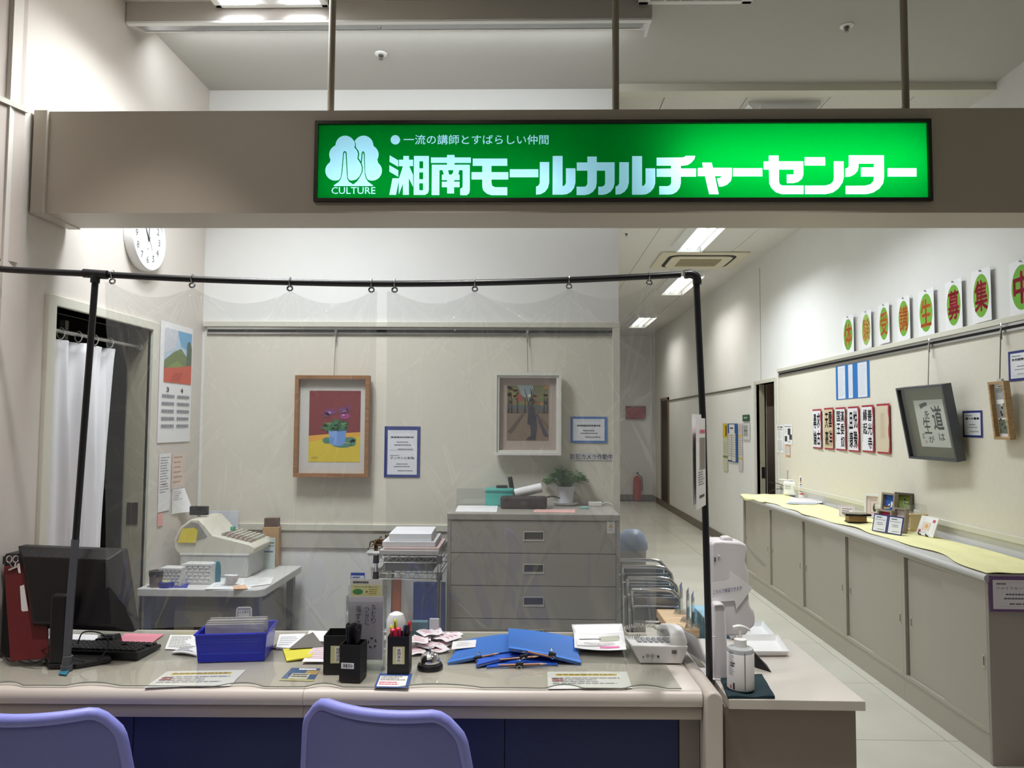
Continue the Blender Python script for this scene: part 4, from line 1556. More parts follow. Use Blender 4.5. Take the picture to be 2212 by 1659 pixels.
# ------------------------------------------------------------------ acrylic leaflet stand
m_acr = clear_mat('acrylic', (0.93, 0.95, 0.95, 1), 0.03, 0.04, 1.49)
q = at_z(787, 1447, MZ)
s = q.y / FPX
T = thing('leaflet_stand', 'clear acrylic leaflet stand with a picture letter sheet', 'leaflet stand', (q.x, q.y, MZ))
hw, hh = 42 * s, at_y(787, 1289, q.y).z - MZ
b = MB()
b.box(-hw, hw, 0.0, 0.003, 0, hh)
b.box(-hw, hw, 0.028, 0.031, 0, hh + 0.03)
b.box(-hw, -hw + 0.003, 0.003, 0.028, 0, hh)
b.box(hw - 0.003, hw, 0.003, 0.028, 0, hh)
b.box(-hw, hw, -0.03, 0.05, -0.0, 0.003)
b.build('pocket', m_acr, T)
lf = MB().box(-hw + 0.007, hw - 0.007, 0.006, 0.0068, 0.03, hh)
L1 = lf.build('leaflet', mat('leaflet_lilac', (212, 204, 210), 0.7), None)
place(L1, MW[T.name].copy())
tag(L1, 'pale leaflet with brush writing and two flower sketches in the acrylic stand', 'leaflet')
k = Ink(0.0, 0.0002)
k.vtext('ねむり', hw * 0.30, hh * 0.62, hw * 0.52, hh * 0.90, (44, 42, 46), 0.0)
k.vtext('ひがに', hw * -0.02, hh * 0.60, hw * 0.18, hh * 0.86, (54, 52, 56), 0.0)
k.vtext('福ずる', hw * -0.50, hh * 0.56, hw * -0.24, hh * 0.88, (44, 42, 46), 0.0)
for (cx, cyy) in ((hw * 0.36, hh * 0.36), (hw * -0.32, hh * 0.26)):
    for a in range(5):
        t_ = a * 2 * math.pi / 5
        k.poly([(cx + 0.016 * math.cos(t_), cyy + 0.019 * math.sin(t_)), (cx + 0.016 * math.cos(t_ + 0.9), cyy + 0.019 * math.sin(t_ + 0.9)), (cx + 0.009 * math.cos(t_ + 0.5), cyy + 0.011 * math.sin(t_ + 0.5))], (52, 52, 54))
k.warp = lambda p: (p[0], 0.0055 - p[2], p[1])
k.build(L1)
h2_ = at_y(787, 1253, q.y).z - MZ
lf = MB().box(-hw + 0.009, hw - 0.012, 0.014, 0.0148, 0.03, h2_)
L2 = lf.build('leaflet', mat('leaflet_grey', (196, 196, 188), 0.7), None)
place(L2, MW[T.name].copy())
tag(L2, 'leaflet with an olive panel and green oval behind the picture letter sheet', 'leaflet')
k = Ink(0.0, 0.0002)
k.rect(-hw + 0.013, h2_ - 0.055, hw - 0.016, h2_ - 0.018, (196, 196, 140)).up()
k.text('カルチャーセンター申込システム', -hw * 0.66, h2_ - 0.028, hw * 0.62, h2_ - 0.021, (50, 56, 40), 0.004)
k.disc(-hw * 0.45, h2_ - 0.040, 0.017, 0.009, (66, 130, 72))
k.poly([(-hw * 0.02, h2_ - 0.044), (hw * 0.07, h2_ - 0.040), (-hw * 0.02, h2_ - 0.036)], (30, 40, 30))
k.lines(hw * 0.12, h2_ - 0.05, hw * 0.62, h2_ - 0.031, 3, (160, 140, 70), 0.5, seed=2)
k.lines(-hw * 0.7, h2_ - 0.013, hw * 0.1, h2_ - 0.007, 1, (60, 60, 60), 0.9, rag=0.05)
k.warp = lambda p: (p[0], 0.0136 - p[2], p[1])
k.build(L2)
h3_ = at_y(770, 1240, q.y).z - MZ
lf = MB().box(-hw + 0.009, -hw + 0.055, 0.021, 0.0218, 0.03, h3_)
L3 = lf.build('leaflet', mat('leaflet_blue', (60, 84, 160), 0.6), None)
place(L3, MW[T.name].copy())
tag(L3, 'narrow blue and white leaflet at the back of the acrylic stand', 'leaflet')
k = Ink(0.0, 0.0002)
k.rect(-hw + 0.011, h3_ - 0.03, -hw + 0.053, h3_ - 0.009, (214, 220, 232)).up()
k.lines(-hw + 0.015, h3_ - 0.028, -hw + 0.048, h3_ - 0.012, 2, (96, 120, 180), 0.6)
k.warp = lambda p: (p[0], 0.0206 - p[2], p[1])
k.build(L3)

# ------------------------------------------------------------------ blue folders with pencils held by clips
m_fold = mat('folder_blue', (58, 118, 205), 0.5)
m_fold2 = mat('folder_blue_dark', (34, 84, 184), 0.5)
m_pages = mat('folder_pages', (226, 228, 234), 0.7)
fdefs = [
    ('blue folder at the bottom of the pile', [(1050, 1443, MZ), (1206, 1437, MZ), (1190, 1418, MZ + 0.004), (1062, 1424, MZ + 0.004)], m_fold2, (1122, 1436), [(1076, 1437), (1182, 1434)]),
    ('blue folder in the middle of the pile', [(1028, 1438, MZ + 0.007), (1152, 1413, MZ + 0.02), (1170, 1392, MZ + 0.024), (1040, 1406, MZ + 0.016)], m_fold2, (1131, 1419), [(1079, 1425), (1163, 1418)]),
    ('blue folder under the white note', [(966, 1433, MZ + 0.002), (1142, 1403, MZ + 0.030), (1118, 1369, MZ + 0.034), (1000, 1385, MZ + 0.014)], m_fold, (1033, 1422), [(1002, 1427), (1078, 1411)]),
    ('blue folder lying open edge up on top of the pile', [(1099, 1401, MZ + 0.046), (1256, 1433, MZ + 0.003), (1238, 1377, MZ + 0.012), (1098, 1358, MZ + 0.058)], m_fold, (1193, 1414), [(1140, 1408), (1195, 1420)]),
]
for i, (lab, pts, m, clip, pencil) in enumerate(fdefs):
    F_ = slab('folder', lab, 'folder', pts, 0.0022, m, bulge=lambda u, v: 0.004 * math.sin(math.pi * u), n=8)
    c = [at_z(*p) for p in pts]
    o = MW[F_.name].translation
    # pages and lower cover
    b = MB()
    low = [q - o + Vector((0, 0, -0.0065)) for q in c]
    b.grid(lambda u, v: bil(low, 0.02 + 0.95 * u, 0.02 + 0.95 * v) + Vector((0, 0, 0.0035 + 0.004 * math.sin(math.pi * u))), 8, 2)
    b.grid(lambda u, v: bil(low, 0.97 - 0.95 * u, 0.02 + 0.95 * v) + Vector((0, 0, 0.001 + 0.004 * math.sin(math.pi * (1 - u)))), 8, 2)
    b.build('pages', m_pages, F_, solid=0.002)
    b = MB()
    b.grid(lambda u, v: bil(low, u, v) + Vector((0, 0, 0.004 * math.sin(math.pi * u))), 8, 2)
    b.build('lower_cover', m, F_, solid=0.0012)
    # binder clip on the front edge
    e = (c[1] - c[0])
    t_ = 0.40 if i == 2 else (0.6 if i == 3 else 0.45)
    q = at_y(clip[0], clip[1], (c[0] + e * t_).y - 0.004) - o
    eu = e.normalized()
    b = MB()
    b.cyl(q - eu * 0.012 + Vector((0, 0, 0.002)), q + eu * 0.012 + Vector((0, 0, 0.002)), 0.0065, n=8)
    b.build('binder_clip', m_black, F_)
    b = MB()
    b.tube([q + eu * (0.007 * math.cos(a * math.pi / 5)) + Vector((0, -0.009 - 0.004 * math.sin(a * math.pi / 5), 0.0 + 0.006 * math.sin(a * math.pi / 5) - 0.006)) for a in range(10)], 0.0011, 5, closed=True)
    b.tube([q + eu * (0.007 * math.cos(a * math.pi / 5)) + Vector((0, 0.010 + 0.008 * math.sin(a * math.pi / 5), 0.013)) for a in range(10)], 0.0011, 5, closed=True)
    b.build('clip_handles', m_chrome, F_, smooth=True)
    # pencil
    yv = (c[0] + e * 0.5).y - 0.006
    a, b2 = at_y(pencil[0][0], pencil[0][1], yv), at_y(pencil[1][0], pencil[1][1], yv)
    d = (b2 - a)
    P = thing('pencil', ['brown pencil held by the clip of the lowest blue folder', 'brown pencil held by the clip of the middle blue folder', 'brown pencil clipped to the blue folder with the white note', 'brown pencil clipped along the top blue folder'][i], 'pencil', a)
    MB().cyl((0, 0, 0), d * 0.86, 0.0036, n=6).build('shaft', mat('pencil_brown', (150, 92, 44), 0.4), P)
    MB().cyl(d * 0.86, d, 0.0036, 0.0008, n=8).build('sharpened_tip', mat('pencil_wood', (206, 170, 120), 0.6), P)
slab('note', 'white note lying on a blue folder', 'note', [(975, 1403, MZ + 0.016), (1027, 1398, MZ + 0.022), (1029, 1382, MZ + 0.023), (978, 1386, MZ + 0.018)], 0.0005, m_paper, None,
     lambda k: k.lines(0.2, 0.2, 0.8, 0.8, 3, (180, 180, 186), 0.3, seed=3))

# ------------------------------------------------------------------ white tray with a printed sheet
def tray(label, pts, z, h=0.02, lip=0.14, name='tray'):
    c = [at_z(p[0], p[1], z) for p in pts]
    o = (c[0] + c[1] + c[2] + c[3]) / 4
    c = [q - o for q in c]
    T = thing(name, label, 'tray', o)
    b = MB()
    k = 1 - lip
    inn = [Vector((q.x * k, q.y * k, 0.0)) for q in c]
    out = [Vector((q.x, q.y, h)) for q in c]
    b.add(inn + out + [q + Vector((0, 0, -0.0)) for q in inn], [(0, 1, 2, 3), (0, 4, 5, 1), (1, 5, 6, 2), (2, 6, 7, 3), (3, 7, 4, 0)])
    b.build('dish', m_whiteg, T, solid=0.003, bevel=0.006, seg=3)
    rm = MB()
    rm.tube(smoothpath([q for q in out], 1, True), 0.003, 6, closed=True)
    rm.build('rim', m_whiteg, T, smooth=True)
    return T


tray('white plastic tray with a printed sheet beside the telephone', [(1247, 1408), (1352, 1407), (1343, 1360), (1236, 1362)], MZ + 0.002)


def sheetA(k):
    k.stroke([(0.1, 0.58), (0.4, 0.66), (0.65, 0.62), (0.8, 0.72)], 0.05, (66, 62, 60))
    k.disc(0.84, 0.66, 0.07, 0.12, (96, 70, 50))
    k.rect(0.5, 0.5, 0.9, 0.8, (186, 186, 170))
    k.lines(0.2, 0.28, 0.8, 0.42, 2, (150, 120, 130), 0.4, seed=2)
    k.rect(0.5, 0.1, 0.88, 0.2, (226, 120, 170))


slab('document', 'white sheet with a sketch and pink print in the tray', 'paper', [(1241, 1403, MZ + 0.016), (1353, 1407, MZ + 0.019), (1346, 1368, MZ + 0.028), (1240, 1371, MZ + 0.02)], 0.0006, m_paper, None, sheetA, bulge=lambda u, v: 0.006 * (u - 0.5) ** 2 * 4, n=6)

# ------------------------------------------------------------------ telephone
q0, q1 = at_z(1383, 1433, MZ), at_z(1474, 1434, MZ)
o = (q0 + q1) / 2
T = thing('telephone', 'grey white desk telephone seen from its back', 'telephone', (o.x, o.y, MZ))
hw = (q1 - q0).length / 2
m_tel = mat('phone_grey', (224, 224, 222), 0.4)
hT = at_y(1425, 1394, o.y).z - MZ
V = [(-hw, 0, 0), (hw, 0, 0), (hw + 0.012, 0.18, 0), (-hw - 0.012, 0.18, 0), (-hw - 0.028, -0.004, hT), (hw + 0.02, -0.004, hT), (hw + 0.02, 0.19, hT * 0.62), (-hw - 0.028, 0.19, hT * 0.62)]
MB().add(V, [(0, 3, 2, 1), (4, 5, 6, 7), (0, 1, 5, 4), (1, 2, 6, 5), (2, 3, 7, 6), (3, 0, 4, 7)]).build('body', m_tel, T, bevel=0.004)
tp = MB()
for i in range(6):
    for j in range(3):
        x = -hw + 0.0 + 0.019 * i
        y = 0.05 + 0.03 * j
        z = hT - (y + 0.004) / 0.194 * hT * 0.38
        tp.box(x, x + 0.013, y, y + 0.016, z, z + 0.005)
tp.build('keypad', mat('phone_key', (150, 152, 154), 0.5), T)
pr = MB()
for px, r_ in ((1399, 0.0045), (1409, 0.0045)):
    pc = at_y(px, 1416, o.y) - o
    tt = smoothpath([(pc.x + r_ * math.cos(a * math.pi / 4), -0.004, pc.z + r_ * math.sin(a * math.pi / 4)) for a in range(8)], 1, True)
    pr.tube(tt, 0.0009, 5, closed=True)
for px, py, ww in ((1389.5, 1418.5, 0.0016), (1421.5, 1417.5, 0.003)):
    pc = at_y(px, py, o.y) - o
    pr.box(pc.x - ww, pc.x + ww, -0.006, -0.001, pc.z - ww, pc.z + ww)
for i in range(5):
    pc = at_y(1451.5 + i * 2.3, 1407.5, o.y) - o
    pr.box(pc.x - 0.0007, pc.x + 0.0007, -0.0055, -0.001, pc.z - 0.006, pc.z + 0.006)
pr.build('ports', mat('port_dark', (44, 44, 46), 0.5), T)
hs = MB()
hx = hw - 0.012
pts = [(hx - 0.048, 0.02, hT + 0.022), (hx - 0.046, 0.02, hT + 0.040)] + [(0, 0, 0)]
path = smoothpath([(hx, 0.0, hT + 0.010), (hx - 0.002, 0.012, hT + 0.034), (hx - 0.006, 0.05, hT + 0.044), (hx - 0.010, 0.10, hT + 0.036), (hx - 0.014, 0.155, hT + 0.02), (hx - 0.015, 0.17, hT - 0.004)], 5)
n_ = len(path)
V, Fc = [], []
for i, p in enumerate(path):
    t_ = i / (n_ - 1)
    ww = 0.024 + 0.005 * abs(2 * t_ - 1) ** 3
    hh_ = 0.009 + 0.006 * abs(2 * t_ - 1) ** 3
    for a in range(12):
        th = 2 * math.pi * a / 12
        V.append((p.x + ww * math.copysign(abs(math.cos(th)) ** 0.6, math.cos(th)), p.y, p.z + hh_ * math.copysign(abs(math.sin(th)) ** 0.6, math.sin(th))))
for i in range(n_ - 1):
    for a in range(12):
        Fc.append((i * 12 + a, i * 12 + (a + 1) % 12, (i + 1) * 12 + (a + 1) % 12, (i + 1) * 12 + a))
Fc += [tuple(range(11, -1, -1)), tuple(range((n_ - 1) * 12, n_ * 12))]
MB().add(V, Fc).build('handset', m_tel, T, smooth=50)
coil = []
base = smoothpath([(hx - 0.02, 0.15, hT + 0.0), (hw - 0.06, 0.175, hT + 0.012), (0.0, 0.18, hT + 0.016), (-hw + 0.01, 0.185, hT + 0.014), (-hw - 0.03, 0.17, hT + 0.006), (-hw - 0.02, 0.13, hT - 0.004), (-hw + 0.02, 0.12, hT - 0.002)], 60)
for i, p in enumerate(base):
    a = i * 0.62
    coil.append((p.x, p.y + 0.006 * math.cos(a), p.z + 0.006 * math.sin(a)))
MB().tube(coil, 0.0016, 5).build('coiled_cord', mat('cord_beige', (186, 182, 170), 0.5), T, smooth=True)
# ================================================================== doorway curtain and store room
m_cur = mat('curtain_white', (226, 224, 226), 0.9, bump=(500, 0.2))
XRd = XL - 0.05
T = thing('curtain_rod', 'thin metal rod across the store room doorway', 'curtain rod', (XRd, DY0, 1.845))
MB().cyl((0, 0, 0), (0, DY1 - DY0, 0), 0.009, n=12).build('rod', mat('rod_steel', (176, 174, 172), 0.3, 0.8), T, smooth=True)
MB().cyl((0, 0.0, 0), (0, 0.012, 0), 0.016, n=14).build('end_socket', m_whiteg, T, smooth=True)
MB().cyl((0, DY1 - DY0 - 0.012, 0), (0, DY1 - DY0, 0), 0.016, n=14).build('end_socket', m_whiteg, T, smooth=True)
T = thing('curtain', 'white pleated curtain hanging half across the doorway', 'curtain', (XRd, DY0, 0))


def curf(u, v):
    zt_, zb = 1.812, 0.12
    z = zt_ + (zb - zt_) * v
    yt, yb = 0.475, 0.34
    y = 0.01 + u * (yt + (yb - yt) * v ** 0.7)
    amp = 0.012 + 0.028 * min(1, v * 3)
    ph = u * 2 * math.pi * 4.2
    x = amp * (math.sin(ph) + 0.35 * math.sin(2.3 * ph + 1.0)) + 0.006 * math.sin(v * 9 + u * 14)
    y += 0.012 * math.cos(ph) * min(1, v * 3)
    return (x, y, z)


MB().grid(curf, 90, 40).build('cloth', m_cur, T, smooth=80, solid=0.0015)
for i in range(5):
    y = 0.012 + 0.113 * i
    tt = [(0.015 * math.cos(a * math.pi / 6), y, 1.845 - 0.008 + 0.022 * math.sin(a * math.pi / 6)) for a in range(12)]
    MB().tube(tt, 0.0022, 6, closed=True).build('ring', m_whiteg, T, smooth=True)
# shelving and bags in the store room
T = thing('storage_shelf', 'grey shelving in the dark store room', 'shelf', (-2.32, 3.42, 0))
m_shelf = mat('shelf_grey', (186, 184, 178), 0.5)
for z in (0.30, 0.78, 1.16, 1.55):
    MB().box(-0.30, 0.22, -0.14, 0.45, z, z + 0.028).build('board', m_shelf, T, bevel=0.002)
for x, y in ((-0.30, -0.14), (0.20, -0.14), (-0.30, 0.43), (0.20, 0.43)):
    MB().box(x, x + 0.025, y, y + 0.025, 0, 1.95).build('post', m_shelf, T)


def lump(name, label, cat, c, s, m, seed=0, group=None):
    T = MB()
    rnd_ = random.Random(seed)
    ph = [rnd_.random() * 6 for _ in range(6)]

    def f(u, v):
        th, fi = u * 2 * math.pi, (v - 0.5) * math.pi
        r = 1 + 0.10 * math.sin(3 * th + ph[0]) * math.cos(fi) + 0.08 * math.sin(5 * th + ph[1] + 3 * fi) * math.cos(fi) + 0.05 * math.sin(7 * fi + ph[2])
        k = 0.75
        cx, sx = math.cos(th), math.sin(th)
        return (s[0] * r * math.cos(fi) * math.copysign(abs(cx) ** k, cx), s[1] * r * math.cos(fi) * math.copysign(abs(sx) ** k, sx), s[2] * (1 + math.sin(fi)) * (0.95 + 0.05 * r))
    T.grid(f, 28, 16)
    o = T.build(name, m, None, smooth=True)
    place(o, Matrix.Translation(c))
    return tag(o, label, cat, group)


lump('bag', 'dark cloth bag on the upper store room shelf', 'bag', (-2.30, 3.40, 1.188), (0.16, 0.10, 0.11), mat('bag_dark', (38, 38, 44), 0.8), 1)
lump('cloth_bundle', 'red cloth bundle on the middle store room shelf', 'cloth', (-2.17, 3.36, 0.81), (0.08, 0.07, 0.05), mat('bundle_red', (176, 44, 62), 0.8), 2)
lump('bag', 'pale plastic bag behind the red cloth bundle', 'bag', (-2.34, 3.52, 0.81), (0.14, 0.12, 0.13), mat('bag_pale', (170, 172, 170), 0.5), 4)
T = thing('bin', 'grey bin with a dark lid on the store room floor', 'bin', (-2.06, 3.06, 0))
MB().lathe([(0.001, 0), (0.12, 0), (0.15, 0.72), (0.001, 0.72)], 24).build('drum', mat('bin_grey', (106, 106, 102), 0.5), T, smooth=True)
MB().lathe([(0.001, 0.72), (0.158, 0.72), (0.158, 0.745), (0.12, 0.765), (0.001, 0.775)], 24).build('lid', m_black, T, smooth=True)
lump('coat', 'dark coat hanging in the store room', 'coat', (-2.25, 3.05, 1.15), (0.07, 0.11, 0.34), mat('coat_dark', (52, 46, 46), 0.9), 9)

# ================================================================== wall clock
M_, w_, h_ = wall_px('left', 271, 339, 447, 584, 0.0)
rad = 0.152
cc = at_x(305, 514, XL)
T = thing('wall_clock', 'round white wall clock over the doorway', 'clock', ax(Vector((0, 1, 0)), Vector((0, 0, 1)), Vector((1, 0, 0)), o=(XL + 0.002, cc.y, cc.z)))
MB().lathe([(0.001, 0), (rad, 0), (rad, 0.03), (rad - 0.006, 0.040), (rad - 0.016, 0.040), (rad - 0.022, 0.030), (0.001, 0.030)], 48).build('case', m_whiteg, T, smooth=True)
k = Ink(0.0312, 0.0003)
k.disc(0, 0, rad - 0.023, rad - 0.023, (240, 241, 244), 48).up()
for n in range(1, 13):
    a = math.radians(90 - 30 * n)
    cx, cyy = 0.100 * math.cos(a), 0.100 * math.sin(a)
    wd = 0.011 if n < 10 else 0.018
    k.text(str(n), cx - wd, cyy - 0.0155, cx + wd, cyy + 0.0155, (58, 58, 62), 0.0, keep=True)
k.rect(-0.006, -0.052, 0.006, -0.049, (70, 70, 74))
k.build(T, 'dial')
hd = MB()
for ang, ln, wd, z in ((math.radians(90 + 32), 0.062, 0.008, 0.0335), (math.radians(88), 0.09, 0.006, 0.035)):
    d = Vector((math.cos(ang), math.sin(ang), 0))
    n_ = Vector((-d.y, d.x, 0)) * wd / 2
    hd.add([d * -0.015 - n_ + Vector((0, 0, z)), d * ln - n_ * 0.5 + Vector((0, 0, z)), d * ln + n_ * 0.5 + Vector((0, 0, z)), d * -0.015 + n_ + Vector((0, 0, z))], [(0, 1, 2, 3)])
hd.cyl((0, 0, 0.032), (0, 0, 0.037), 0.006, n=12)
hd.build('hands', mat('hand_grey', (64, 64, 68), 0.4), T)
MB().cyl((0, 0, 0.0362), Vector((0.03, -0.052, 0.0362)), 0.001, n=5).build('second_hand', mat('hand_light', (120, 120, 124), 0.4), T)


# ================================================================== papers on walls
def wall_paper(name, label, cat, wall, px0, px1, pyt, pyb, m, ink=None, off=0.003, group=None, thick=0.0008, plane=None, curl=0.0, skew=0.0, lean=0.0):
    M, w, h = wall_px(wall, px0, px1, pyt, pyb, off, plane)
    if skew:
        M = M @ Matrix.Rotation(skew, 4, 'Z')
    if lean:
        M = M @ Matrix.Rotation(-lean, 4, 'Y')
    b = MB()
    if curl:
        b.grid(lambda u, v: (u * w, v * h, thick + curl * (u ** 3) * (1 - v)), 8, 6)
        b.grid(lambda u, v: ((1 - u) * w, v * h, curl * ((1 - u) ** 3) * (1 - v)), 8, 6)
    else:
        b.box(0, w, 0, h, 0, thick)
    o = b.build(name, m, None, smooth=bool(curl))
    place(o, M)
    tag(o, label, cat, group)
    if ink:
        k = Ink(0.0, 0.0005)
        ink(k, w, h)
        if curl:
            k.warp = lambda p: (p[0], p[1], thick + 0.0004 + p[2] + curl * max(0, min(1, p[0] / w)) ** 3 * (1 - max(0, min(1, p[1] / h))))
        else:
            k.warp = lambda p: (p[0], p[1], thick + 0.0002 + p[2])
        k.build(o)
    return o


def cal_ink(k, w, h):
    # landscape picture above two months of dates
    a, b = 0.12 * w, 0.97 * w
    k.rect(a, 0.50 * h, b, 0.95 * h, (186, 206, 226)).up()
    k.poly([(a, 0.95 * h), (a + 0.42 * w, 0.95 * h), (a + 0.3 * w, 0.78 * h), (a, 0.74 * h)], (206, 210, 220))
    k.poly([(a + 0.4 * w, 0.95 * h), (b, 0.95 * h), (b, 0.78 * h), (a + 0.5 * w, 0.82 * h)], (116, 172, 214)).up()
    k.poly([(a, 0.60 * h), (a, 0.68 * h), (0.4 * w, 0.76 * h), (0.62 * w, 0.80 * h), (0.8 * w, 0.74 * h), (b, 0.78 * h), (b, 0.60 * h)], (112, 128, 80)).up()
    k.poly([(0.8 * w, 0.64 * h), (0.82 * w, 0.86 * h), (0.9 * w, 0.88 * h), (b, 0.82 * h), (b, 0.64 * h)], (84, 104, 84))
    k.poly([(a, 0.60 * h), (0.5 * w, 0.69 * h), (0.7 * w, 0.66 * h), (0.6 * w, 0.6 * h)], (130, 150, 84)).up()
    k.poly([(a, 0.50 * h), (a, 0.615 * h), (0.5 * w, 0.635 * h), (b, 0.67 * h), (b, 0.50 * h)], (206, 88, 64)).up()
    k.poly([(0.3 * w, 0.51 * h), (0.4 * w, 0.58 * h), (0.7 * w, 0.60 * h), (0.6 * w, 0.52 * h)], (186, 70, 50))
    for i in range(5):
        v = 0.12 * h + i * 0.062 * h
        k.lines(0.08 * w, v, 0.46 * w, v + 0.03 * h, 1, (140, 140, 150), 0.8, rag=0.05, seed=i)
        k.lines(0.54 * w, v, 0.94 * w, v + 0.03 * h, 1, (140, 140, 150), 0.8, rag=0.05, seed=i + 9)
    k.text('3', 0.2 * w, 0.42 * h, 0.28 * w, 0.46 * h, (110, 110, 120), 0.01)
    k.text('4', 0.64 * w, 0.42 * h, 0.72 * w, 0.46 * h, (110, 110, 120), 0.01)


wall_paper('calendar', 'wall calendar with a red field landscape beside the doorway', 'calendar', 'left', 342, 412, 700, 955, m_paper, cal_ink, 0.003)
wall_paper('notice_sheet', 'long white typed notice under the calendar', 'notice', 'left', 341, 366, 980, 1104, m_paper, lambda k, w, h: (k.lines(0.1 * w, 0.3 * h, 0.9 * w, 0.94 * h, 14, (150, 150, 158), 0.45, seed=1), k.lines(0.3 * w, 0.45 * h, 0.7 * w, 0.47 * h, 1, (206, 120, 130), 0.9)), 0.003)
wall_paper('notice_sheet', 'pinkish list taped beside the typed notice', 'notice', 'left', 370, 398, 980, 1055, mat('paper_peach', (226, 208, 198), 0.7), lambda k, w, h: k.lines(0.1 * w, 0.08 * h, 0.9 * w, 0.92 * h, 6, (196, 150, 120), 0.3, seed=3), 0.003)
wall_paper('notice_sheet', 'white sheet with a curled corner under the pinkish list', 'notice', 'left', 370, 396, 1056, 1108, m_paper, lambda k, w, h: k.lines(0.1 * w, 0.5 * h, 0.7 * w, 0.92 * h, 5, (170, 170, 176), 0.4, seed=8), 0.003, curl=0.05)
wall_paper('sticky_note', 'pink sticky note below the typed notice', 'sticky note', 'left', 339, 350, 1109, 1136, mat('note_pink', (240, 176, 172), 0.7), None, 0.003)


def bordered(col, iw, lines_):
    def f(k, w, h):
        k.rect(0, 0, w, h, col).up()
        k.rect(iw[0] * w, iw[1] * h, (1 - iw[2]) * w, (1 - iw[3]) * h, (232, 233, 240)).up()
        lines_(k, w, h)
    return f


NAVY = (44, 58, 130)


def n1(k, w, h):
    k.rect(0.16 * w, 0.89 * h, 0.84 * w, 0.893 * h, GREY)
    k.lines(0.18 * w, 0.77 * h, 0.82 * w, 0.80 * h, 1, INKB, 0.9, rag=0.03)
    k.lines(0.34 * w, 0.68 * h, 0.66 * w, 0.70 * h, 1, GREY, 0.9, rag=0.03)
    k.lines(0.28 * w, 0.62 * h, 0.74 * w, 0.645 * h, 1, GREY, 0.9, rag=0.03)
    k.lines(0.38 * w, 0.54 * h, 0.80 * w, 0.56 * h, 1, GREY, 0.9, rag=0.03)
    k.rect(0.14 * w, 0.53 * h, 0.84 * w, 0.533 * h, GREY)
    k.lines(0.16 * w, 0.42 * h, 0.42 * w, 0.435 * h, 1, GREY, 0.9, rag=0.03)
    k.text('デッサンと彩色', 0.17 * w, 0.355 * h, 0.84 * w, 0.405 * h, INKB, 0.012)
    k.lines(0.34 * w, 0.25 * h, 0.66 * w, 0.27 * h, 1, GREY, 0.9, rag=0.03)
    k.lines(0.28 * w, 0.20 * h, 0.72 * w, 0.22 * h, 1, GREY, 0.9, rag=0.03)
    k.lines(0.38 * w, 0.12 * h, 0.80 * w, 0.14 * h, 1, GREY, 0.9, rag=0.03)


wall_paper('notice_sheet', 'navy bordered notice hanging beside the red flower painting', 'notice', 'back', 831, 908, 921, 1031, m_paper, bordered(NAVY, (0.09, 0.055, 0.085, 0.075), n1), 0.009)


def n2(k, w, h):
    k.rect(0.16 * w, 0.85 * h, 0.84 * w, 0.855 * h, GREY)
    k.lines(0.18 * w, 0.62 * h, 0.82 * w, 0.69 * h, 1, INKB, 0.9, rag=0.03)
    k.lines(0.34 * w, 0.44 * h, 0.66 * w, 0.49 * h, 1, GREY, 0.9, rag=0.03)
    k.lines(0.28 * w, 0.34 * h, 0.74 * w, 0.39 * h, 1, GREY, 0.9, rag=0.03)
    k.lines(0.40 * w, 0.20 * h, 0.82 * w, 0.25 * h, 1, GREY, 0.9, rag=0.03)


wall_paper('notice_sheet', 'blue bordered notice above the camera warning strip', 'notice', 'back', 1232, 1311, 900, 957, m_paper, bordered((70, 118, 186), (0.07, 0.09, 0.07, 0.09), n2), 0.009)
wall_paper('warning_strip', 'grey strip warning of a security camera on the back wall', 'sign', 'back', 1230, 1325, 979, 994, mat('strip_grey', (204, 204, 208), 0.6), lambda k, w, h: k.text('防犯カメラ作動中', 0.02 * w, 0.1 * h, 0.98 * w, 0.9 * h, (74, 74, 88), 0.012), 0.009)


# ================================================================== framed pictures on the back wall
def framed(label, px0, px1, pyt, pyb, fw, m_fr, m_matb, ipx, ink, hook_px, depth=0.035, stepped=False):
    M, w, h = wall_px('back', px0, px1, pyt, pyb, 0.008, YB - depth * 0.6)
    T = thing('framed_picture', label, 'picture', M)
    f = MB()
    for (a, b, c, d) in ((0, w, 0, fw), (0, w, h - fw, h), (0, fw, fw, h - fw), (w - fw, w, fw, h - fw)):
        f.box(a, b, c, d, -0.006, depth - 0.006)
    if stepped:
        for (a, b, c, d) in ((-0.004, w + 0.004, -0.004, fw * 0.45), (-0.004, w + 0.004, h - fw * 0.45, h + 0.004), (-0.004, fw * 0.45, fw * 0.45, h - fw * 0.45), (w - fw * 0.45, w + 0.004, fw * 0.45, h - fw * 0.45)):
            f.box(a, b, c, d, -0.004, depth + 0.002)
    f.build('frame', m_fr, T)
    MB().box(fw, w - fw, fw, h - fw, 0.002, 0.006).build('mat_board', m_matb, T)
    M2, w2, h2 = wall_px('back', *ipx, 0.0, YB - depth)
    off = MW[T.name].inverted() @ M2.translation
    k = Ink(0.0068, 0.0003)
    ink(k, w2, h2)
    k.warp = lambda p: (p[0] + off.x, p[1] + off.y, p[2])
    k.build(T, 'painting')
    hp = at_y(hook_px, 712, YB - 0.012)
    lo = MW[T.name].inverted()
    c = MB()
    a_, b_ = lo @ Vector((hp.x, YB - 0.02, BZ1 - 0.05)), Vector((w / 2, h + 0.002, 0.004))
    c.cyl(a_, b_, 0.0014, n=6)
    c.build('wire', mat('wire_grey', (108, 106, 102), 0.4, 0.7), T)
    c = MB()
    c.cyl(a_ + Vector((0, -0.055, 0)), a_ + Vector((0, 0.0, 0)), 0.004, n=8)
    c.box(a_.x - 0.006, a_.x + 0.006, a_.y - 0.004, a_.y + 0.014, a_.z - 0.006, a_.z + 0.008)
    c.build('hook', m_alu, T)
    return T


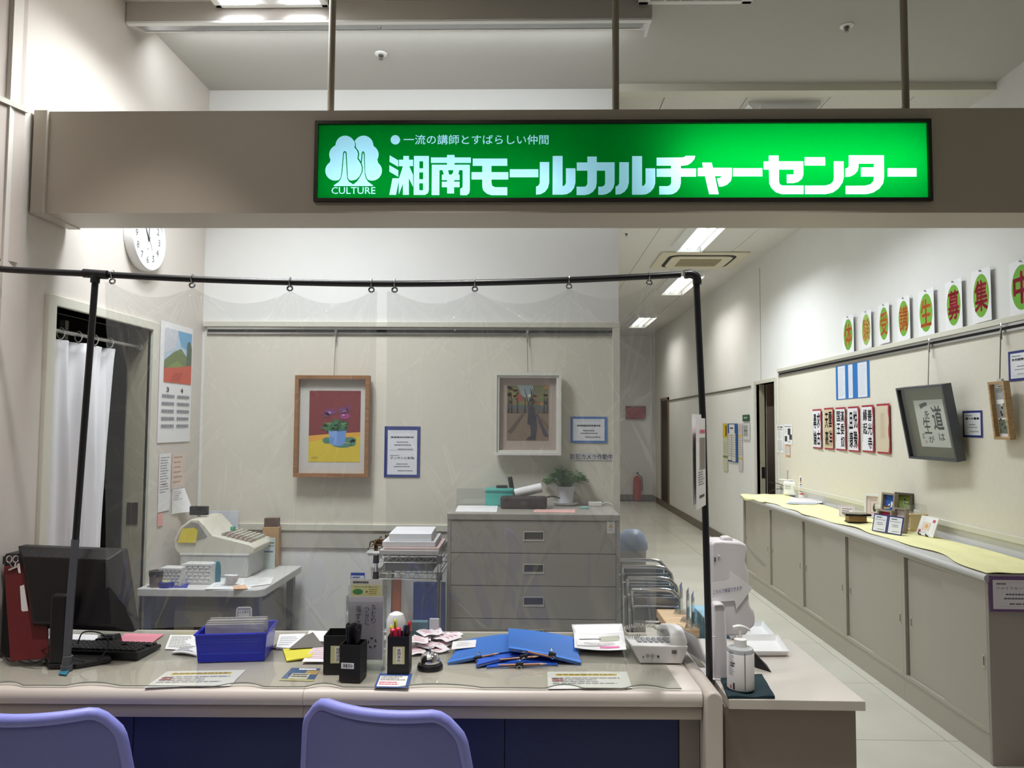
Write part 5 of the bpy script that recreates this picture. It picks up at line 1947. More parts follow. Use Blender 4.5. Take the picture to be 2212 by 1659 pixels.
def flower(k, w, h):
    k.rect(0, 0, w, h, (124, 36, 42)).up()
    k.poly([(0, 0), (w, 0), (w, 0.42 * h), (0.55 * w, 0.40 * h), (0, 0.365 * h)], (216, 190, 44)).up()
    k.poly([(0, 0.365 * h), (0, 0.28 * h), (0.3 * w, 0.32 * h), (0.42 * w, 0.385 * h)], (226, 164, 52))
    k.poly([(0.55 * w, 0.40 * h), (w, 0.42 * h), (w, 0.36 * h), (0.7 * w, 0.34 * h)], (226, 164, 52)).up()
    for (cx, cyy, rx, ry) in ((0.36, 0.30, 0.09, 0.045), (0.80, 0.31, 0.13, 0.04), (0.66, 0.235, 0.18, 0.035), (0.86, 0.27, 0.06, 0.05)):
        k.disc(cx * w, cyy * h, rx * w, ry * h, (70, 128, 106), 14)
    k.up()
    k.poly([(0.38 * w, 0.46 * h), (0.41 * w, 0.27 * h), (0.46 * w, 0.235 * h), (0.58 * w, 0.222 * h), (0.68 * w, 0.24 * h), (0.71 * w, 0.28 * h), (0.73 * w, 0.44 * h)], (104, 146, 210)).up()
    k.poly([(0.38 * w, 0.46 * h), (0.40 * w, 0.36 * h), (0.5 * w, 0.34 * h), (0.48 * w, 0.25 * h), (0.54 * w, 0.23 * h), (0.56 * w, 0.46 * h)], (126, 164, 222)).up()
    for (cx, cyy, rx, ry, c, rot) in ((0.40, 0.70, 0.11, 0.045, (112, 50, 112), 0.5), (0.33, 0.66, 0.06, 0.035, (98, 40, 96), 0.2), (0.66, 0.72, 0.10, 0.05, (108, 46, 110), 0.0), (0.70, 0.645, 0.10, 0.045, (150, 56, 124), 0.2), (0.78, 0.76, 0.06, 0.05, (120, 44, 84), 0.4)):
        k.disc(cx * w, cyy * h, rx * w, ry * h, c, 16, rot)
    k.up()
    for (cx, cyy, rx, ry, c) in ((0.40, 0.695, 0.03, 0.012, (196, 140, 186)), (0.67, 0.66, 0.03, 0.012, (206, 140, 186)), (0.68, 0.715, 0.04, 0.012, (140, 100, 100))):
        k.disc(cx * w, cyy * h, rx * w, ry * h, c, 12)
    rn = random.Random(4)
    for i in range(34):
        a = rn.random() * math.pi
        r = rn.random() ** 0.6
        cx, cyy = 0.54 + 0.24 * r * math.cos(a), 0.46 + 0.14 * r * math.sin(a)
        t_ = rn.random() * 3
        k.poly([((cx + 0.09 * math.cos(t_)) * w, (cyy + 0.04 * math.sin(t_)) * h), ((cx + 0.05 * math.cos(t_ + 1.6)) * w, (cyy + 0.022 * math.sin(t_ + 1.6)) * h), ((cx - 0.09 * math.cos(t_)) * w, (cyy - 0.04 * math.sin(t_)) * h), ((cx - 0.05 * math.cos(t_ + 1.6)) * w, (cyy - 0.022 * math.sin(t_ + 1.6)) * h)],
               rn.choice([(26, 92, 58), (36, 110, 66), (20, 78, 52), (52, 128, 72), (92, 140, 74)]))
        if i % 8 == 7:
            k.up()
    k.up()
    k.poly([(0.2 * w, 0.475 * h), (0.42 * w, 0.50 * h), (0.44 * w, 0.46 * h), (0.32 * w, 0.455 * h)], (62, 112, 70))
    k.lines(0.06 * w, 0.05 * h, 0.2 * w, 0.065 * h, 1, (120, 104, 30), 0.5)


def park(k, w, h):
    k.rect(0, 0, w, h, (128, 108, 88)).up()
    k.rect(0, 0.62 * h, w, h, (116, 116, 74)).up()
    k.poly([(0.25 * w, h), (0.62 * w, h), (0.7 * w, 0.8 * h), (0.5 * w, 0.72 * h), (0.35 * w, 0.82 * h)], (140, 154, 156)).up()
    rn = random.Random(11)
    for i in range(60):
        cx, cyy = rn.random(), 0.66 + 0.34 * rn.random()
        if 0.3 < cx < 0.66 and cyy > 0.76:
            continue
        k.disc(min(max(cx, 0.06), 0.94) * w, min(cyy, 0.96) * h, 0.06 * w, 0.028 * h, rn.choice([(150, 128, 62), (168, 124, 54), (132, 96, 52), (150, 82, 58), (108, 112, 66), (172, 146, 82)]), 9)
    k.up()
    k.poly([(0.2 * w, 0.76 * h), (0.3 * w, 0.86 * h), (0.4 * w, 0.76 * h), (0.3 * w, 0.70 * h)], (156, 72, 56))
    k.rect(0, 0.54 * h, w, 0.64 * h, (84, 92, 92))
    k.up()
    for x in (0.03, 0.1, 0.24, 0.42, 0.88, 0.95):
        k.rect(x * w, 0.5 * h, (x + 0.03) * w, 0.78 * h, (56, 56, 46))
    k.poly([(0, 0.5 * h), (w, 0.5 * h), (w, 0.56 * h), (0, 0.57 * h)], (98, 86, 78)).up()
    k.poly([(0.02 * w, 0.16 * h), (0.36 * w, 0.48 * h), (0.41 * w, 0.48 * h), (0.1 * w, 0.12 * h)], (92, 74, 66))
    k.poly([(0.68 * w, 0.48 * h), (0.74 * w, 0.48 * h), (w, 0.08 * h), (0.9 * w, 0.08 * h)], (74, 68, 84))
    k.poly([(0.76 * w, 0.42 * h), (0.82 * w, 0.42 * h), (w, 0.26 * h), (w, 0.2 * h)], (112, 92, 74)).up()
    for (a, b_) in ((0.50, 0.42), (0.53, 0.62), (0.60, 0.66), (0.62, 0.56)):
        k.stroke([(0.58 * w, 0.46 * h), (a * w, 0.70 * h), (b_ * w, 0.94 * h)], [0.05 * w, 0.03 * w, 0.012 * w], (66, 62, 62))
    k.up()
    k.poly([(0.52 * w, 0.60 * h), (0.66 * w, 0.60 * h), (0.70 * w, 0.40 * h), (0.72 * w, 0.22 * h), (0.68 * w, 0.02 * h), (0.46 * w, 0.02 * h), (0.58 * w, 0.10 * h), (0.56 * w, 0.28 * h), (0.49 * w, 0.30 * h)], (50, 44, 58)).up()
    k.disc(0.54 * w, 0.81 * h, 0.035 * w, 0.03 * h, (206, 206, 178), 14)


framed('red and yellow painting of a potted flower in a wooden frame', 641, 800, 812, 1030, 0.020, mat('frame_oak', (150, 104, 62), 0.5, wood=True), mat('matboard_grey', (206, 203, 196), 0.8), (667, 778, 844, 998), flower, 727, 0.045)
framed('painting of a figure in an autumn park in a white frame', 1070, 1210, 808, 981, 0.022, mat('frame_white', (226, 224, 216), 0.45), mat('matboard_taupe', (176, 160, 150), 0.8), (1095, 1185, 832, 952), park, 1139, 0.04, True)
# ================================================================== register table
RZ = 0.74
T = thing('register_table', 'white table under the cash register', 'table', (XL + 0.01, 3.36, 0))
tx1, ty1 = 0.575, 0.575
MB().prism([(0, 0), (tx1 - 0.03, 0), (tx1, 0.03), (tx1, ty1), (0, ty1)], RZ - 0.035, RZ).build('table_top', mat('table_white', (214, 212, 208), 0.4), T, bevel=0.004)
for x, y in ((0.02, 0.03), (tx1 - 0.06, 0.03), (0.02, ty1 - 0.06), (tx1 - 0.06, ty1 - 0.06)):
    MB().box(x, x + 0.035, y, y + 0.035, 0, RZ - 0.035).build('leg', mat('leg_slate', (92, 100, 110), 0.5), T)
T = thing('drawer_unit', 'olive grey drawer unit under the register table', 'drawer unit', (XL + 0.15, 3.42, 0))
m_dr = mat('drawer_olive', (140, 134, 118), 0.5)
MB().box(0, 0.36, 0.02, 0.45, 0.03, 0.64).build('carcass', m_dr, T, bevel=0.003)
for z0, z1 in ((0.40, 0.625), (0.06, 0.385)):
    D_1 = MB().box(0.006, 0.354, 0.0, 0.02, z0, z1).build('drawer', m_dr, T, bevel=0.003)
    MB().box(0.10, 0.24, -0.003, 0.001, (z0 + z1) / 2 + 0.005, (z0 + z1) / 2 + 0.045).build('pull', mat('pull_dark', (74, 70, 62), 0.5), D_1)

# cash register
m_reg = mat('register_cream', (216, 212, 196), 0.45)
m_reg2 = mat('register_grey', (150, 148, 142), 0.5)
q = at_z(535, 1248, RZ)
T = thing('cash_register', 'cream cash register with its keypad turned to the right', 'cash register', (q.x, q.y, RZ + 0.001))
BX = -0.335
MB().box(BX, 0, 0, 0.27, 0, 0.112).build('cash_drawer', mat('register_drawer', (196, 196, 190), 0.45), T, bevel=0.004)
MB().box(BX, 0.003, -0.003, 0.273, 0.106, 0.114).build('drawer_rim', m_white, T)
pp = [(385, 1196), (376, 1186), (376, 1162), (390, 1138), (412, 1122), (430, 1122), (444, 1136), (460, 1156), (540, 1176), (552, 1184), (548, 1194), (538, 1199)]
yr = q.y + 0.0
pl = [at_y(a, b, yr) - MW[T.name].translation for a, b in pp]
MB().prism([(p.x, p.z) for p in pl], -0.265, 0.0, None, ax((1, 0, 0), (0, 0, 1), (0, -1, 0))).build('body', m_reg, T, bevel=0.006, smooth=50)
pp = [(381, 1168), (393, 1142), (413, 1128), (428, 1130), (447, 1158), (420, 1166)]
pl = [at_y(a, b, yr - 0.003) - MW[T.name].translation for a, b in pp]
MB().prism([(p.x, p.z) for p in pl], 0.0, 0.004, None, ax((1, 0, 0), (0, 0, 1), (0, -1, 0))).build('side_cover', m_reg2, T)
u0, u1 = at_y(470, 1157, yr) - MW[T.name].translation, at_y(538, 1174, yr) - MW[T.name].translation
e = u1 - u0
kk = 0
for i in range(7):
    for j in range(6):
        c = u0 + e * ((i + 0.5) / 7) + Vector((0, 0.05 + 0.034 * j, 0.003))
        MB().box(c.x - 0.008, c.x + 0.008, c.y - 0.012, c.y + 0.012, c.z - 0.004, c.z + 0.006).build('key', mat('key_mauve', (176, 160, 154), 0.5) if j < 2 else mat('key_cream', (206, 204, 190), 0.5), T)
c = u0 + e * 0.08 + Vector((0, 0.14, 0.004))
MB().box(c.x - 0.008, c.x + 0.01, c.y, c.y + 0.03, c.z, c.z + 0.022).build('green_key', mat('key_green', (60, 160, 120), 0.4), T, bevel=0.002)
pt = at_y(430, 1103, yr + 0.1) - MW[T.name].translation
MB().box(pt.x - 0.045, pt.x + 0.045, 0.09, 0.115, pt.z - 0.022, pt.z + 0.022).build('customer_display', m_black, T, bevel=0.003)
MB().cyl((pt.x, 0.1, pt.z - 0.05), (pt.x, 0.1, pt.z - 0.02), 0.008, n=10).build('display_stem', m_reg2, T)
pt = at_y(432, 1130, yr + 0.12) - MW[T.name].translation
MB().box(pt.x + 0.02, pt.x + 0.075, 0.09, 0.17, pt.z - 0.03, pt.z + 0.006, None, Matrix.Rotation(0.0, 4, 'Y')).build('paper_cover', mat('cover_smoke', (70, 66, 66), 0.3), T, bevel=0.005)
sp_ = [at_y(a, b, yr - 0.006) for a, b in ((383, 1172), (423, 1173), (427, 1146), (420, 1140), (393, 1142))]
S = MB().add([p - sp_[0] for p in sp_], [(0, 1, 2, 3, 4)])
o = S.build('sticky_note', mat('note_yellow2', (226, 206, 62), 0.7), None, solid=0.001)
place(o, Matrix.Translation(sp_[0]))
tag(o, 'yellow sticky note on the side of the cash register', 'sticky note')


def rbox(name, label, cat, px, py, z, w, d, h, m, rot=0.0, bevel=0.004, extra=None, group=None):
    """small box standing on a surface at height z, front bottom centre at the pixel"""
    q = at_z(px, py, z)
    T = thing(name, label, cat, Matrix.Translation((q.x, q.y, z)) @ Matrix.Rotation(rot, 4, 'Z'), group)
    MB().box(-w / 2, w / 2, 0, d, 0, h).build('body', m, T, bevel=bevel)
    if extra:
        extra(T, w, d, h)
    return T


def x_lid(m, t=0.01, name='lid'):
    return lambda T, w, d, h: MB().box(-w / 2 - 0.002, w / 2 + 0.002, -0.002, d + 0.002, h, h + t).build(name, m, T, bevel=0.002)


rbox('photo_box', 'dark red box with a black edge behind the woven baskets', 'box', 356, 1232, RZ, 0.095, 0.03, 0.115, mat('box_maroon', (92, 26, 34), 0.4), 0, 0.006, x_lid(m_black, 0.008))
rbox('card_terminal', 'grey blue card terminal propped behind the woven baskets', 'card terminal', 424, 1236, RZ, 0.11, 0.03, 0.125, mat('terminal_grey', (158, 166, 168), 0.45), 0, 0.005,
     lambda T, w, d, h: (MB().box(-w * 0.36, w * 0.36, -0.003, 0, h * 0.52, h * 0.72).build('screen', mat('terminal_screen', (90, 104, 108), 0.3), T), MB().box(-w * 0.46, w * 0.46, -0.003, 0, h * 0.36, h * 0.43).build('stripe', mat('terminal_stripe', (60, 70, 76), 0.4), T)))


def woven(T, w, d, h):
    m = mat('woven_light', (226, 226, 222), 0.7)
    for j in range(5):
        for i in range(5):
            x = -w / 2 + w * (i + 0.5 + 0.25 * (j % 2)) / 5.3
            MB().box(x - w * 0.075, x + w * 0.05, -0.003, 0, h * (0.12 + 0.17 * j), h * (0.2 + 0.17 * j)).build('weave', m, T)
    MB().box(-w / 2 - 0.002, w / 2 + 0.002, -0.003, 0.001, h - 0.008, h).build('rim', m, T)


m_wov = mat('woven_white', (206, 206, 202), 0.7)
rbox('woven_basket', 'small white woven basket next to the dark jar', 'basket', 366, 1268, RZ, 0.10, 0.07, 0.085, m_wov, 0.0, 0.004, woven)
rbox('woven_basket', 'larger white woven basket by the teal bottle', 'basket', 424, 1263, RZ, 0.138, 0.07, 0.095, m_wov, 0.0, 0.004, woven)
q = at_z(463, 1259, RZ)
T = thing('bottle', 'teal bottle between the woven basket and the register', 'bottle', (q.x, q.y + 0.02, RZ))
MB().lathe([(0.001, 0), (0.019, 0), (0.021, 0.04), (0.018, 0.08), (0.012, 0.096), (0.001, 0.098)], 18).build('body', mat('teal', (52, 112, 124), 0.35), T, smooth=True)
q = at_z(331, 1270, RZ)
T = thing('jar', 'brown jar with a black lid at the table end', 'jar', (max(q.x, XL + 0.05), q.y + 0.03, RZ))
MB().lathe([(0.001, 0), (0.03, 0), (0.032, 0.05), (0.001, 0.05)], 20).build('jar_body', mat('jar_brown', (122, 106, 90), 0.3), T, smooth=True)
MB().lathe([(0.001, 0.05), (0.034, 0.05), (0.034, 0.072), (0.001, 0.072)], 20).build('lid', m_black, T, smooth=True)
q = at_z(350, 1268, RZ)
T = thing('tape_roll', 'blue rimmed roll of tape on the register table', 'tape', (q.x + 0.02, q.y + 0.005, RZ))
MB().lathe([(0.022, 0), (0.036, 0), (0.036, 0.024), (0.022, 0.024), (0.022, 0)], 24).build('rim', mat('tape_blue', (40, 52, 150), 0.4), T, smooth=True)
MB().lathe([(0.001, 0.004), (0.021, 0.004), (0.021, 0.027), (0.001, 0.027)], 24).build('core', mat('tape_yellow', (214, 206, 140), 0.5), T, smooth=True)
slab('notebook', 'flat blue notebook under the tape roll', 'notebook', [(362, 1270), (404, 1270), (410, 1258), (372, 1258)], 0.003, mat('note_blue', (52, 64, 160), 0.5), RZ)
for i, (lab, pts, c) in enumerate([('white order form on the register table', [(444, 1273), (540, 1273), (556, 1252), (470, 1252)], (236, 236, 236)), ('white receipt sheet beside the order form', [(520, 1270), (585, 1262), (592, 1247), (520, 1250)], (232, 232, 230)),
                                   ('orange edged slip on the register table', [(505, 1273), (535, 1272), (530, 1264), (503, 1265)], (236, 186, 140))]):
    slab('document', lab, 'paper', pts, 0.0015, mat('sheet_%d' % i, c, 0.7), RZ + 0.0005 + 0.0016 * i, lambda k: k.lines(0.1, 0.1, 0.9, 0.9, 4, (190, 190, 186), 0.3, seed=2))
q = at_z(487, 1268, RZ)
T = thing('receipt', 'curled white receipt strip on the register table', 'receipt', (q.x, q.y, RZ + 0.007))
MB().grid(lambda u, v: (0.06 * u - 0.03 + 0.02 * v, 0.03 * math.sin(v * 3.6) + 0.02, 0.045 * (1 - math.cos(v * 3.6)) / 2), 2, 14).build('strip', m_paper, T, solid=0.0008, smooth=True)
rbox('card_box', 'brown cardboard box against the dado behind the register', 'box', 583, 1224, RZ, 0.085, 0.05, 0.205, mat('cardboard', (186, 150, 106), 0.8), 0.1, 0.003,
     lambda T, w, d, h: MB().box(-w / 2 + 0.006, w / 2 - 0.006, 0.006, d - 0.006, h, h + 0.045).build('dark_folder', mat('folder_brown', (90, 66, 56), 0.6), T))
q = at_z(572, 1228, RZ)
o = MB().box(-0.05, 0.055, 0, 0.004, 0, 0.16).build('pamphlet', mat('pamphlet_green', (196, 206, 202), 0.6), None)
place(o, Matrix.Translation((q.x, q.y - 0.012, RZ)))
tag(o, 'pale green pamphlet leaning on the cardboard box', 'pamphlet')
k = Ink(0, 0.0002)
k.rect(-0.045, 0.13, 0.05, 0.137, (80, 110, 104)).rect(-0.03, 0.115, 0.05, 0.12, (110, 134, 126)).rect(0.0, 0.085, 0.045, 0.092, (60, 70, 130))
k.warp = lambda p: (p[0], -0.0004 - p[2], p[1])
k.build(o)
q = at_y(482, 1140, 3.93)
o = MB().box(-0.085, 0.075, 0, 0.004, 0, 0.17).build('document', mat('paper_bluish', (212, 216, 226), 0.6), None, bevel=0.001)
place(o, Matrix.Translation((q.x, 3.942, 0.854)))
tag(o, 'bluish white paper standing behind the cash register', 'paper')

# ================================================================== white wall holder with bronze ornament
q = at_y(818, 1222, YB - 0.02)
T = thing('wall_holder', 'white wall holder with a bronze horse ornament', 'ornament', (q.x, YB - 0.085, q.z))
MB().prism([(-0.035, 0), (0.035, 0), (0.046, 0.075), (-0.046, 0.075)], 0, 0.08, None, ax((1, 0, 0), (0, 0, 1), (0, -1, 0), o=(0, 0.08, 0))).build('box', m_white, T, bevel=0.003)
MB().box(-0.052, 0.052, -0.005, 0.085, 0.073, 0.084).build('ledge', m_white, T, bevel=0.003)
m_brz = mat('bronze', (112, 86, 58), 0.3, 0.9)
b = MB()
b.ball((0.01, 0.03, 0.128), 0.024, sc=(1.5, 0.7, 0.8))
for x in (-0.014, -0.004, 0.026, 0.036):
    b.cyl((x, 0.03, 0.084), (x, 0.03, 0.122), 0.0045, 0.006, n=8)
b.tube(smoothpath([(0.036, 0.03, 0.130), (0.046, 0.03, 0.150), (0.046, 0.03, 0.165), (0.056, 0.03, 0.158)], 4), 0.008, 8)
b.tube(smoothpath([(-0.022, 0.03, 0.134), (-0.038, 0.03, 0.128), (-0.042, 0.03, 0.104)], 4), 0.005, 6)
b.build('horse', m_brz, T, smooth=True)
b = MB()
rn = random.Random(2)
for i in range(12):
    b.ball((-0.05 + 0.006 * i + 0.008 * rn.random(), 0.01, 0.09 + 0.006 * i + 0.012 * rn.random()), 0.0065, 8, 5)
b.build('bead_garland', mat('beads', (150, 136, 116), 0.25, 0.8), T, smooth=True)

# ================================================================== chrome wire rack
RX0, RX1, RY0, RY1 = -0.705, -0.41, 3.46, 3.90
T = thing('wire_rack', 'chrome wire rack holding paper piles beside the file cabinet', 'rack', (RX0, RY0, 0))
wx, wy = RX1 - RX0, RY1 - RY0
for x in (0.0, wx):
    for y in (0.0, wy):
        P_ = MB().cyl((x, y, 0.0), (x, y, 0.89), 0.009, n=12).build('post', m_chrome, T, smooth=True)
        for z in (0.79, 0.865):
            MB().cyl((x, y, z - 0.018), (x, y, z + 0.018), 0.0145, 0.0125, n=12).build('shelf_sleeve', mat('sleeve_grey', (64, 64, 68), 0.4), T, smooth=True)
for z in (0.20, 0.79, 0.865):
    b = MB()
    for dz in (0.012, -0.014):
        b.tube([(0, 0, z + dz), (wx, 0, z + dz), (wx, wy, z + dz), (0, wy, z + dz)], 0.003, 6, closed=True)
    for i in range(12):
        x = wx * (i + 0.5) / 12
        b.cyl((x, 0, z + 0.012), (x, wy, z + 0.012), 0.0018, n=5)
    zz = [(wx * i / 14, -0.001, z + (0.012 if i % 2 else -0.014)) for i in range(15)]
    b.tube(zz, 0.0018, 5)
    b.build('wire_shelf', m_chrome, T, smooth=True)
zt0 = 0.881
for i, (lab, x0, x1, y0, y1, z0, z1, c) in enumerate([
        ('pile of grey papers on the wire rack top', 0.01, 0.29, 0.02, 0.36, 0, 0.022, (186, 180, 178)), ('pinkish file lying on the paper pile', 0.03, 0.29, 0.03, 0.32, 0.023, 0.033, (206, 180, 176)),
        ('white papers in the upper part of the rack pile', 0.02, 0.27, 0.04, 0.32, 0.034, 0.058, (216, 214, 216)), ('thick bright white paper block on top of the rack pile', 0.05, 0.25, 0.05, 0.30, 0.059, 0.094, (240, 240, 244))]):
    o = MB().box(0, x1 - x0, 0, y1 - y0, 0, z1 - z0).build('paper_stack', mat('stack_%d' % i, c, 0.7), None, bevel=0.002)
    place(o, Matrix.Translation((RX0 + x0, RY0 + y0, zt0 + z0)) @ Matrix.Rotation(0.02 * (i - 1), 4, 'Z'))
    tag(o, lab, 'paper')
o = MB().box(0, 0.22, 0, 0.3, 0, 0.035).build('paper_stack', mat('stack_dark', (86, 88, 94), 0.6), None)
place(o, Matrix.Translation((RX0 + 0.04, RY0 + 0.03, 0.806)))
tag(o, 'dark files lying on the second wire shelf', 'paper')
for lab, px0, px1, pyt, y, zb, m in (('large blue board standing under the wire shelves', 893, 962, 1258, 3.50, 0.216, mat('board_blue', (28, 62, 140), 0.5)), ('orange file standing beside the blue board', 848, 866, 1250, 3.52, 0.216, mat('file_orange', (196, 92, 48), 0.6))):
    a, b2 = at_y(px0, pyt, y), at_y(px1, pyt, y)
    o = MB().box(0, b2.x - a.x, 0, 0.02, 0, a.z - zb).build('file_board', m, None, bevel=0.003)
    place(o, Matrix.Translation((a.x, y, zb)))
    tag(o, lab, 'file')
q = at_y(868, 1368, 2.93)
T = thing('dome_holder', 'white rounded holder behind the coloured pens', 'holder', (q.x, 2.80, MZ))  # plain white dome-shaped holder, gives no light
MB().lathe([(0.001, 0), (0.034, 0), (0.038, 0.02), (0.036, 0.055), (0.026, 0.078), (0.010, 0.086), (0.001, 0.087)], 24).build('shell', m_whiteg, T, smooth=True)
T.name = 'tape_holder'
MW['tape_holder'] = MW['dome_holder']
q0 = at_z(905, 1388, DZ)
o = MB().box(-0.03, 0.03, 0, 0.03, 0, 0.05).build('eraser_box', mat('box_tealgrey', (70, 104, 116), 0.5), None, bevel=0.003)
place(o, Matrix.Translation((q0.x - 0.01, 2.80, MZ)))
tag(o, 'teal grey box behind the paper slips', 'box')
o = MB().box(-0.018, 0.018, 0, 0.01, 0, 0.062).build('card_stand', mat('card_grey', (190, 192, 194), 0.5), None, bevel=0.002)
place(o, Matrix.Translation((q0.x + 0.045, 2.80, MZ)))
tag(o, 'pale grey card standing behind the paper slips', 'card')

# ================================================================== lateral file cabinet
FX0, FX1, FYf, FZ = -0.382, 0.430, 3.53, 1.07
T = thing('file_cabinet', 'grey lateral file cabinet under the park painting', 'file cabinet', (FX0, FYf, 0))
m_fc = mat('cabinet_greige', (156, 150, 141), 0.45, noise=(6, 0.01))
fw_, fd_ = FX1 - FX0, YB - 0.025 - FYf
MB().box(0, fw_, 0.018, fd_, 0.0, FZ - 0.03).build('carcass', mat('cabinet_shadow', (120, 115, 107), 0.5), T)
MB().box(0, 0.016, 0, 0.018, 0, FZ - 0.03).build('stile', m_fc, T)
MB().box(fw_ - 0.016, fw_, 0, 0.018, 0, FZ - 0.03).build('stile', m_fc, T)
MB().box(-0.002, fw_ + 0.002, -0.004, fd_, FZ - 0.03, FZ).build('cabinet_top', m_fc, T, bevel=0.003)
dh = 0.152
for k_ in range(6):
    z1 = FZ - 0.034 - dh * k_
    z0 = z1 - dh + 0.004
    D_1 = MB()
    cx = at_y(1153, 1160, FYf).x - FX0
    hz = (z0 + z1) / 2 + 0.004
    hw_, hh_ = 0.045, 0.019
    D_1.box(0.018, cx - hw_, 0.0, 0.018, z0, z1)
    D_1.box(cx + hw_, fw_ - 0.018, 0.0, 0.018, z0, z1)
    D_1.box(cx - hw_, cx + hw_, 0.0, 0.018, z0, hz - hh_)
    D_1.box(cx - hw_, cx + hw_, 0.0, 0.018, hz + hh_, z1)
    D_1 = D_1.build('drawer', m_fc, T)
    hb_ = MB()
    hb_.box(cx - hw_, cx + hw_, 0.014, 0.018, hz - hh_, hz + hh_, mat('recess_dark', (74, 70, 62), 0.6))
    hb_.box(cx - hw_, cx + hw_, 0.002, 0.014, hz - hh_, hz - hh_ + 0.004, m_fc)
    hb_.build('recessed_handle', None, D_1)
    fr_ = MB()
    for (a, b2, c, d) in ((cx - hw_ - 0.003, cx + hw_ + 0.003, hz - hh_ - 0.003, hz - hh_), (cx - hw_ - 0.003, cx + hw_ + 0.003, hz + hh_, hz + hh_ + 0.003), (cx - hw_ - 0.003, cx - hw_, hz - hh_, hz + hh_), (cx + hw_, cx + hw_ + 0.003, hz - hh_, hz + hh_)):
        fr_.box(a, b2, -0.002, 0.001, c, d)
    fr_.build('handle_bezel', m_trim, D_1)
k = Ink(0, 0.0003)
a, b2 = at_y(1311, 1152, FYf), at_y(1328, 1124, FYf)
sw, shh = b2.x - a.x, b2.z - a.z
k.rect(0, 0, sw, shh, (214, 210, 204)).up()
k.poly([(sw * 0.2, shh * 0.42), (sw * 0.8, shh * 0.42), (sw * 0.5, shh * 0.8)], (186, 160, 60))
k.lines(sw * 0.2, shh * 0.1, sw * 0.8, shh * 0.34, 2, (150, 148, 140), 0.4)
k.lines(sw * 0.25, shh * 0.88, sw * 0.75, shh * 0.94, 1, (70, 70, 66), 0.9)
k.warp = lambda p: (p[0] + a.x - FX0, -0.0006 - p[2], p[1] + a.z)
k.build(T, 'warning_sticker')

# things on the cabinet
slab('document', 'white papers at the corner of the file cabinet top', 'paper', [(983, 1106), (1073, 1107), (1076, 1093), (990, 1093)], 0.003, m_paper, FZ)
q = at_z(1017, 1092, FZ)
o = MB().box(-0.075, 0.075, 0, 0.004, 0, 0.088).build('acrylic_panel', m_acr, None)
place(o, Matrix.Translation((q.x, 3.88, FZ)))
tag(o, 'clear acrylic panel leaning behind the turquoise box', 'panel')
o = rbox('turquoise_box', 'turquoise box with a black clip on the file cabinet', 'box', 1078, 1094, FZ, 0.145, 0.09, 0.092, mat('turquoise', (72, 176, 164), 0.4), -0.05, 0.008,
         lambda T, w, d, h: (MB().box(-w * 0.12, w * 0.28, 0.02, 0.05, h, h + 0.014).build('clip', m_black, T, bevel=0.003), MB().box(-w / 2 - 0.002, w / 2 + 0.002, -0.002, d + 0.002, h - 0.02, h - 0.014).build('lid_seam', mat('turq_dark', (48, 130, 122), 0.5), T)))
rbox('case', 'dark brown zip case in front of the turquoise box', 'case', 1131, 1100, FZ, 0.235, 0.06, 0.062, mat('case_brown', (48, 36, 36), 0.6, bump=(300, 0.3)), 0.0, 0.012,
     lambda T, w, d, h: (MB().tube(smoothpath([(w * 0.46, 0.03, h * 0.9), (w * 0.62, 0.035, h * 1.0), (w * 0.78, 0.03, h * 0.85)], 5), 0.004, 6).build('strap', m_black, T), MB().box(-w * 0.06, w * 0.06, -0.002, 0, h * 0.35, h * 0.6).build('badge', mat('badge', (84, 74, 72), 0.4), T)))
q = at_y(1141, 1058, 3.83)
T = thing('paper_roll', 'white paper roll lying across the dark zip case', 'paper roll', ax(Vector((0.97, 0.06, 0.22)).normalized(), Vector((-0.06, 0.99, 0)).normalized(), Vector((-0.22, 0, 0.97)).normalized(), o=(q.x, 3.80, FZ + 0.086)))
b = MB()
b.lathe([(0.019, -0.07), (0.024, -0.07), (0.024, 0.07), (0.019, 0.07), (0.019, -0.07)], 20, None, ax((0, 0, 1), (0, 1, 0), (1, 0, 0)))
b.build('roll', m_paper, T, smooth=True)
q = at_y(1107, 1035, 3.88)
o = MB().box(-0.012, 0.012, 0, 0.012, 0, 0.15).build('ruler', m_black, None, bevel=0.002)
place(o, Matrix.Translation((q.x + 0.012, 3.89, FZ + 0.001)) @ Matrix.Rotation(math.radians(-10), 4, 'Y'))
tag(o, 'black ruler standing behind the turquoise box', 'ruler')
slab('document', 'pink papers held by a black clip on the file cabinet', 'paper', [(1152, 1107), (1242, 1108), (1243, 1101), (1155, 1101)], 0.002, mat('paper_pink', (226, 176, 170), 0.7), FZ)
rbox('power_adapter', 'white power adapter beside the potted plant', 'adapter', 1286, 1094, FZ, 0.07, 0.03, 0.022, m_white, -0.05, 0.003,
     lambda T, w, d, h: MB().tube(smoothpath([(w * 0.5, 0.015, h * 0.5), (w * 0.9, 0.02, h * 0.9), (w * 1.3, 0.01, h * 0.3)], 5), 0.0022, 6).build('cord', m_white, T))
rbox('mint_box', 'small mint coloured box in front of the power adapter', 'box', 1263, 1100, FZ, 0.042, 0.025, 0.012, mat('mint', (150, 200, 196), 0.5), 0, 0.002)

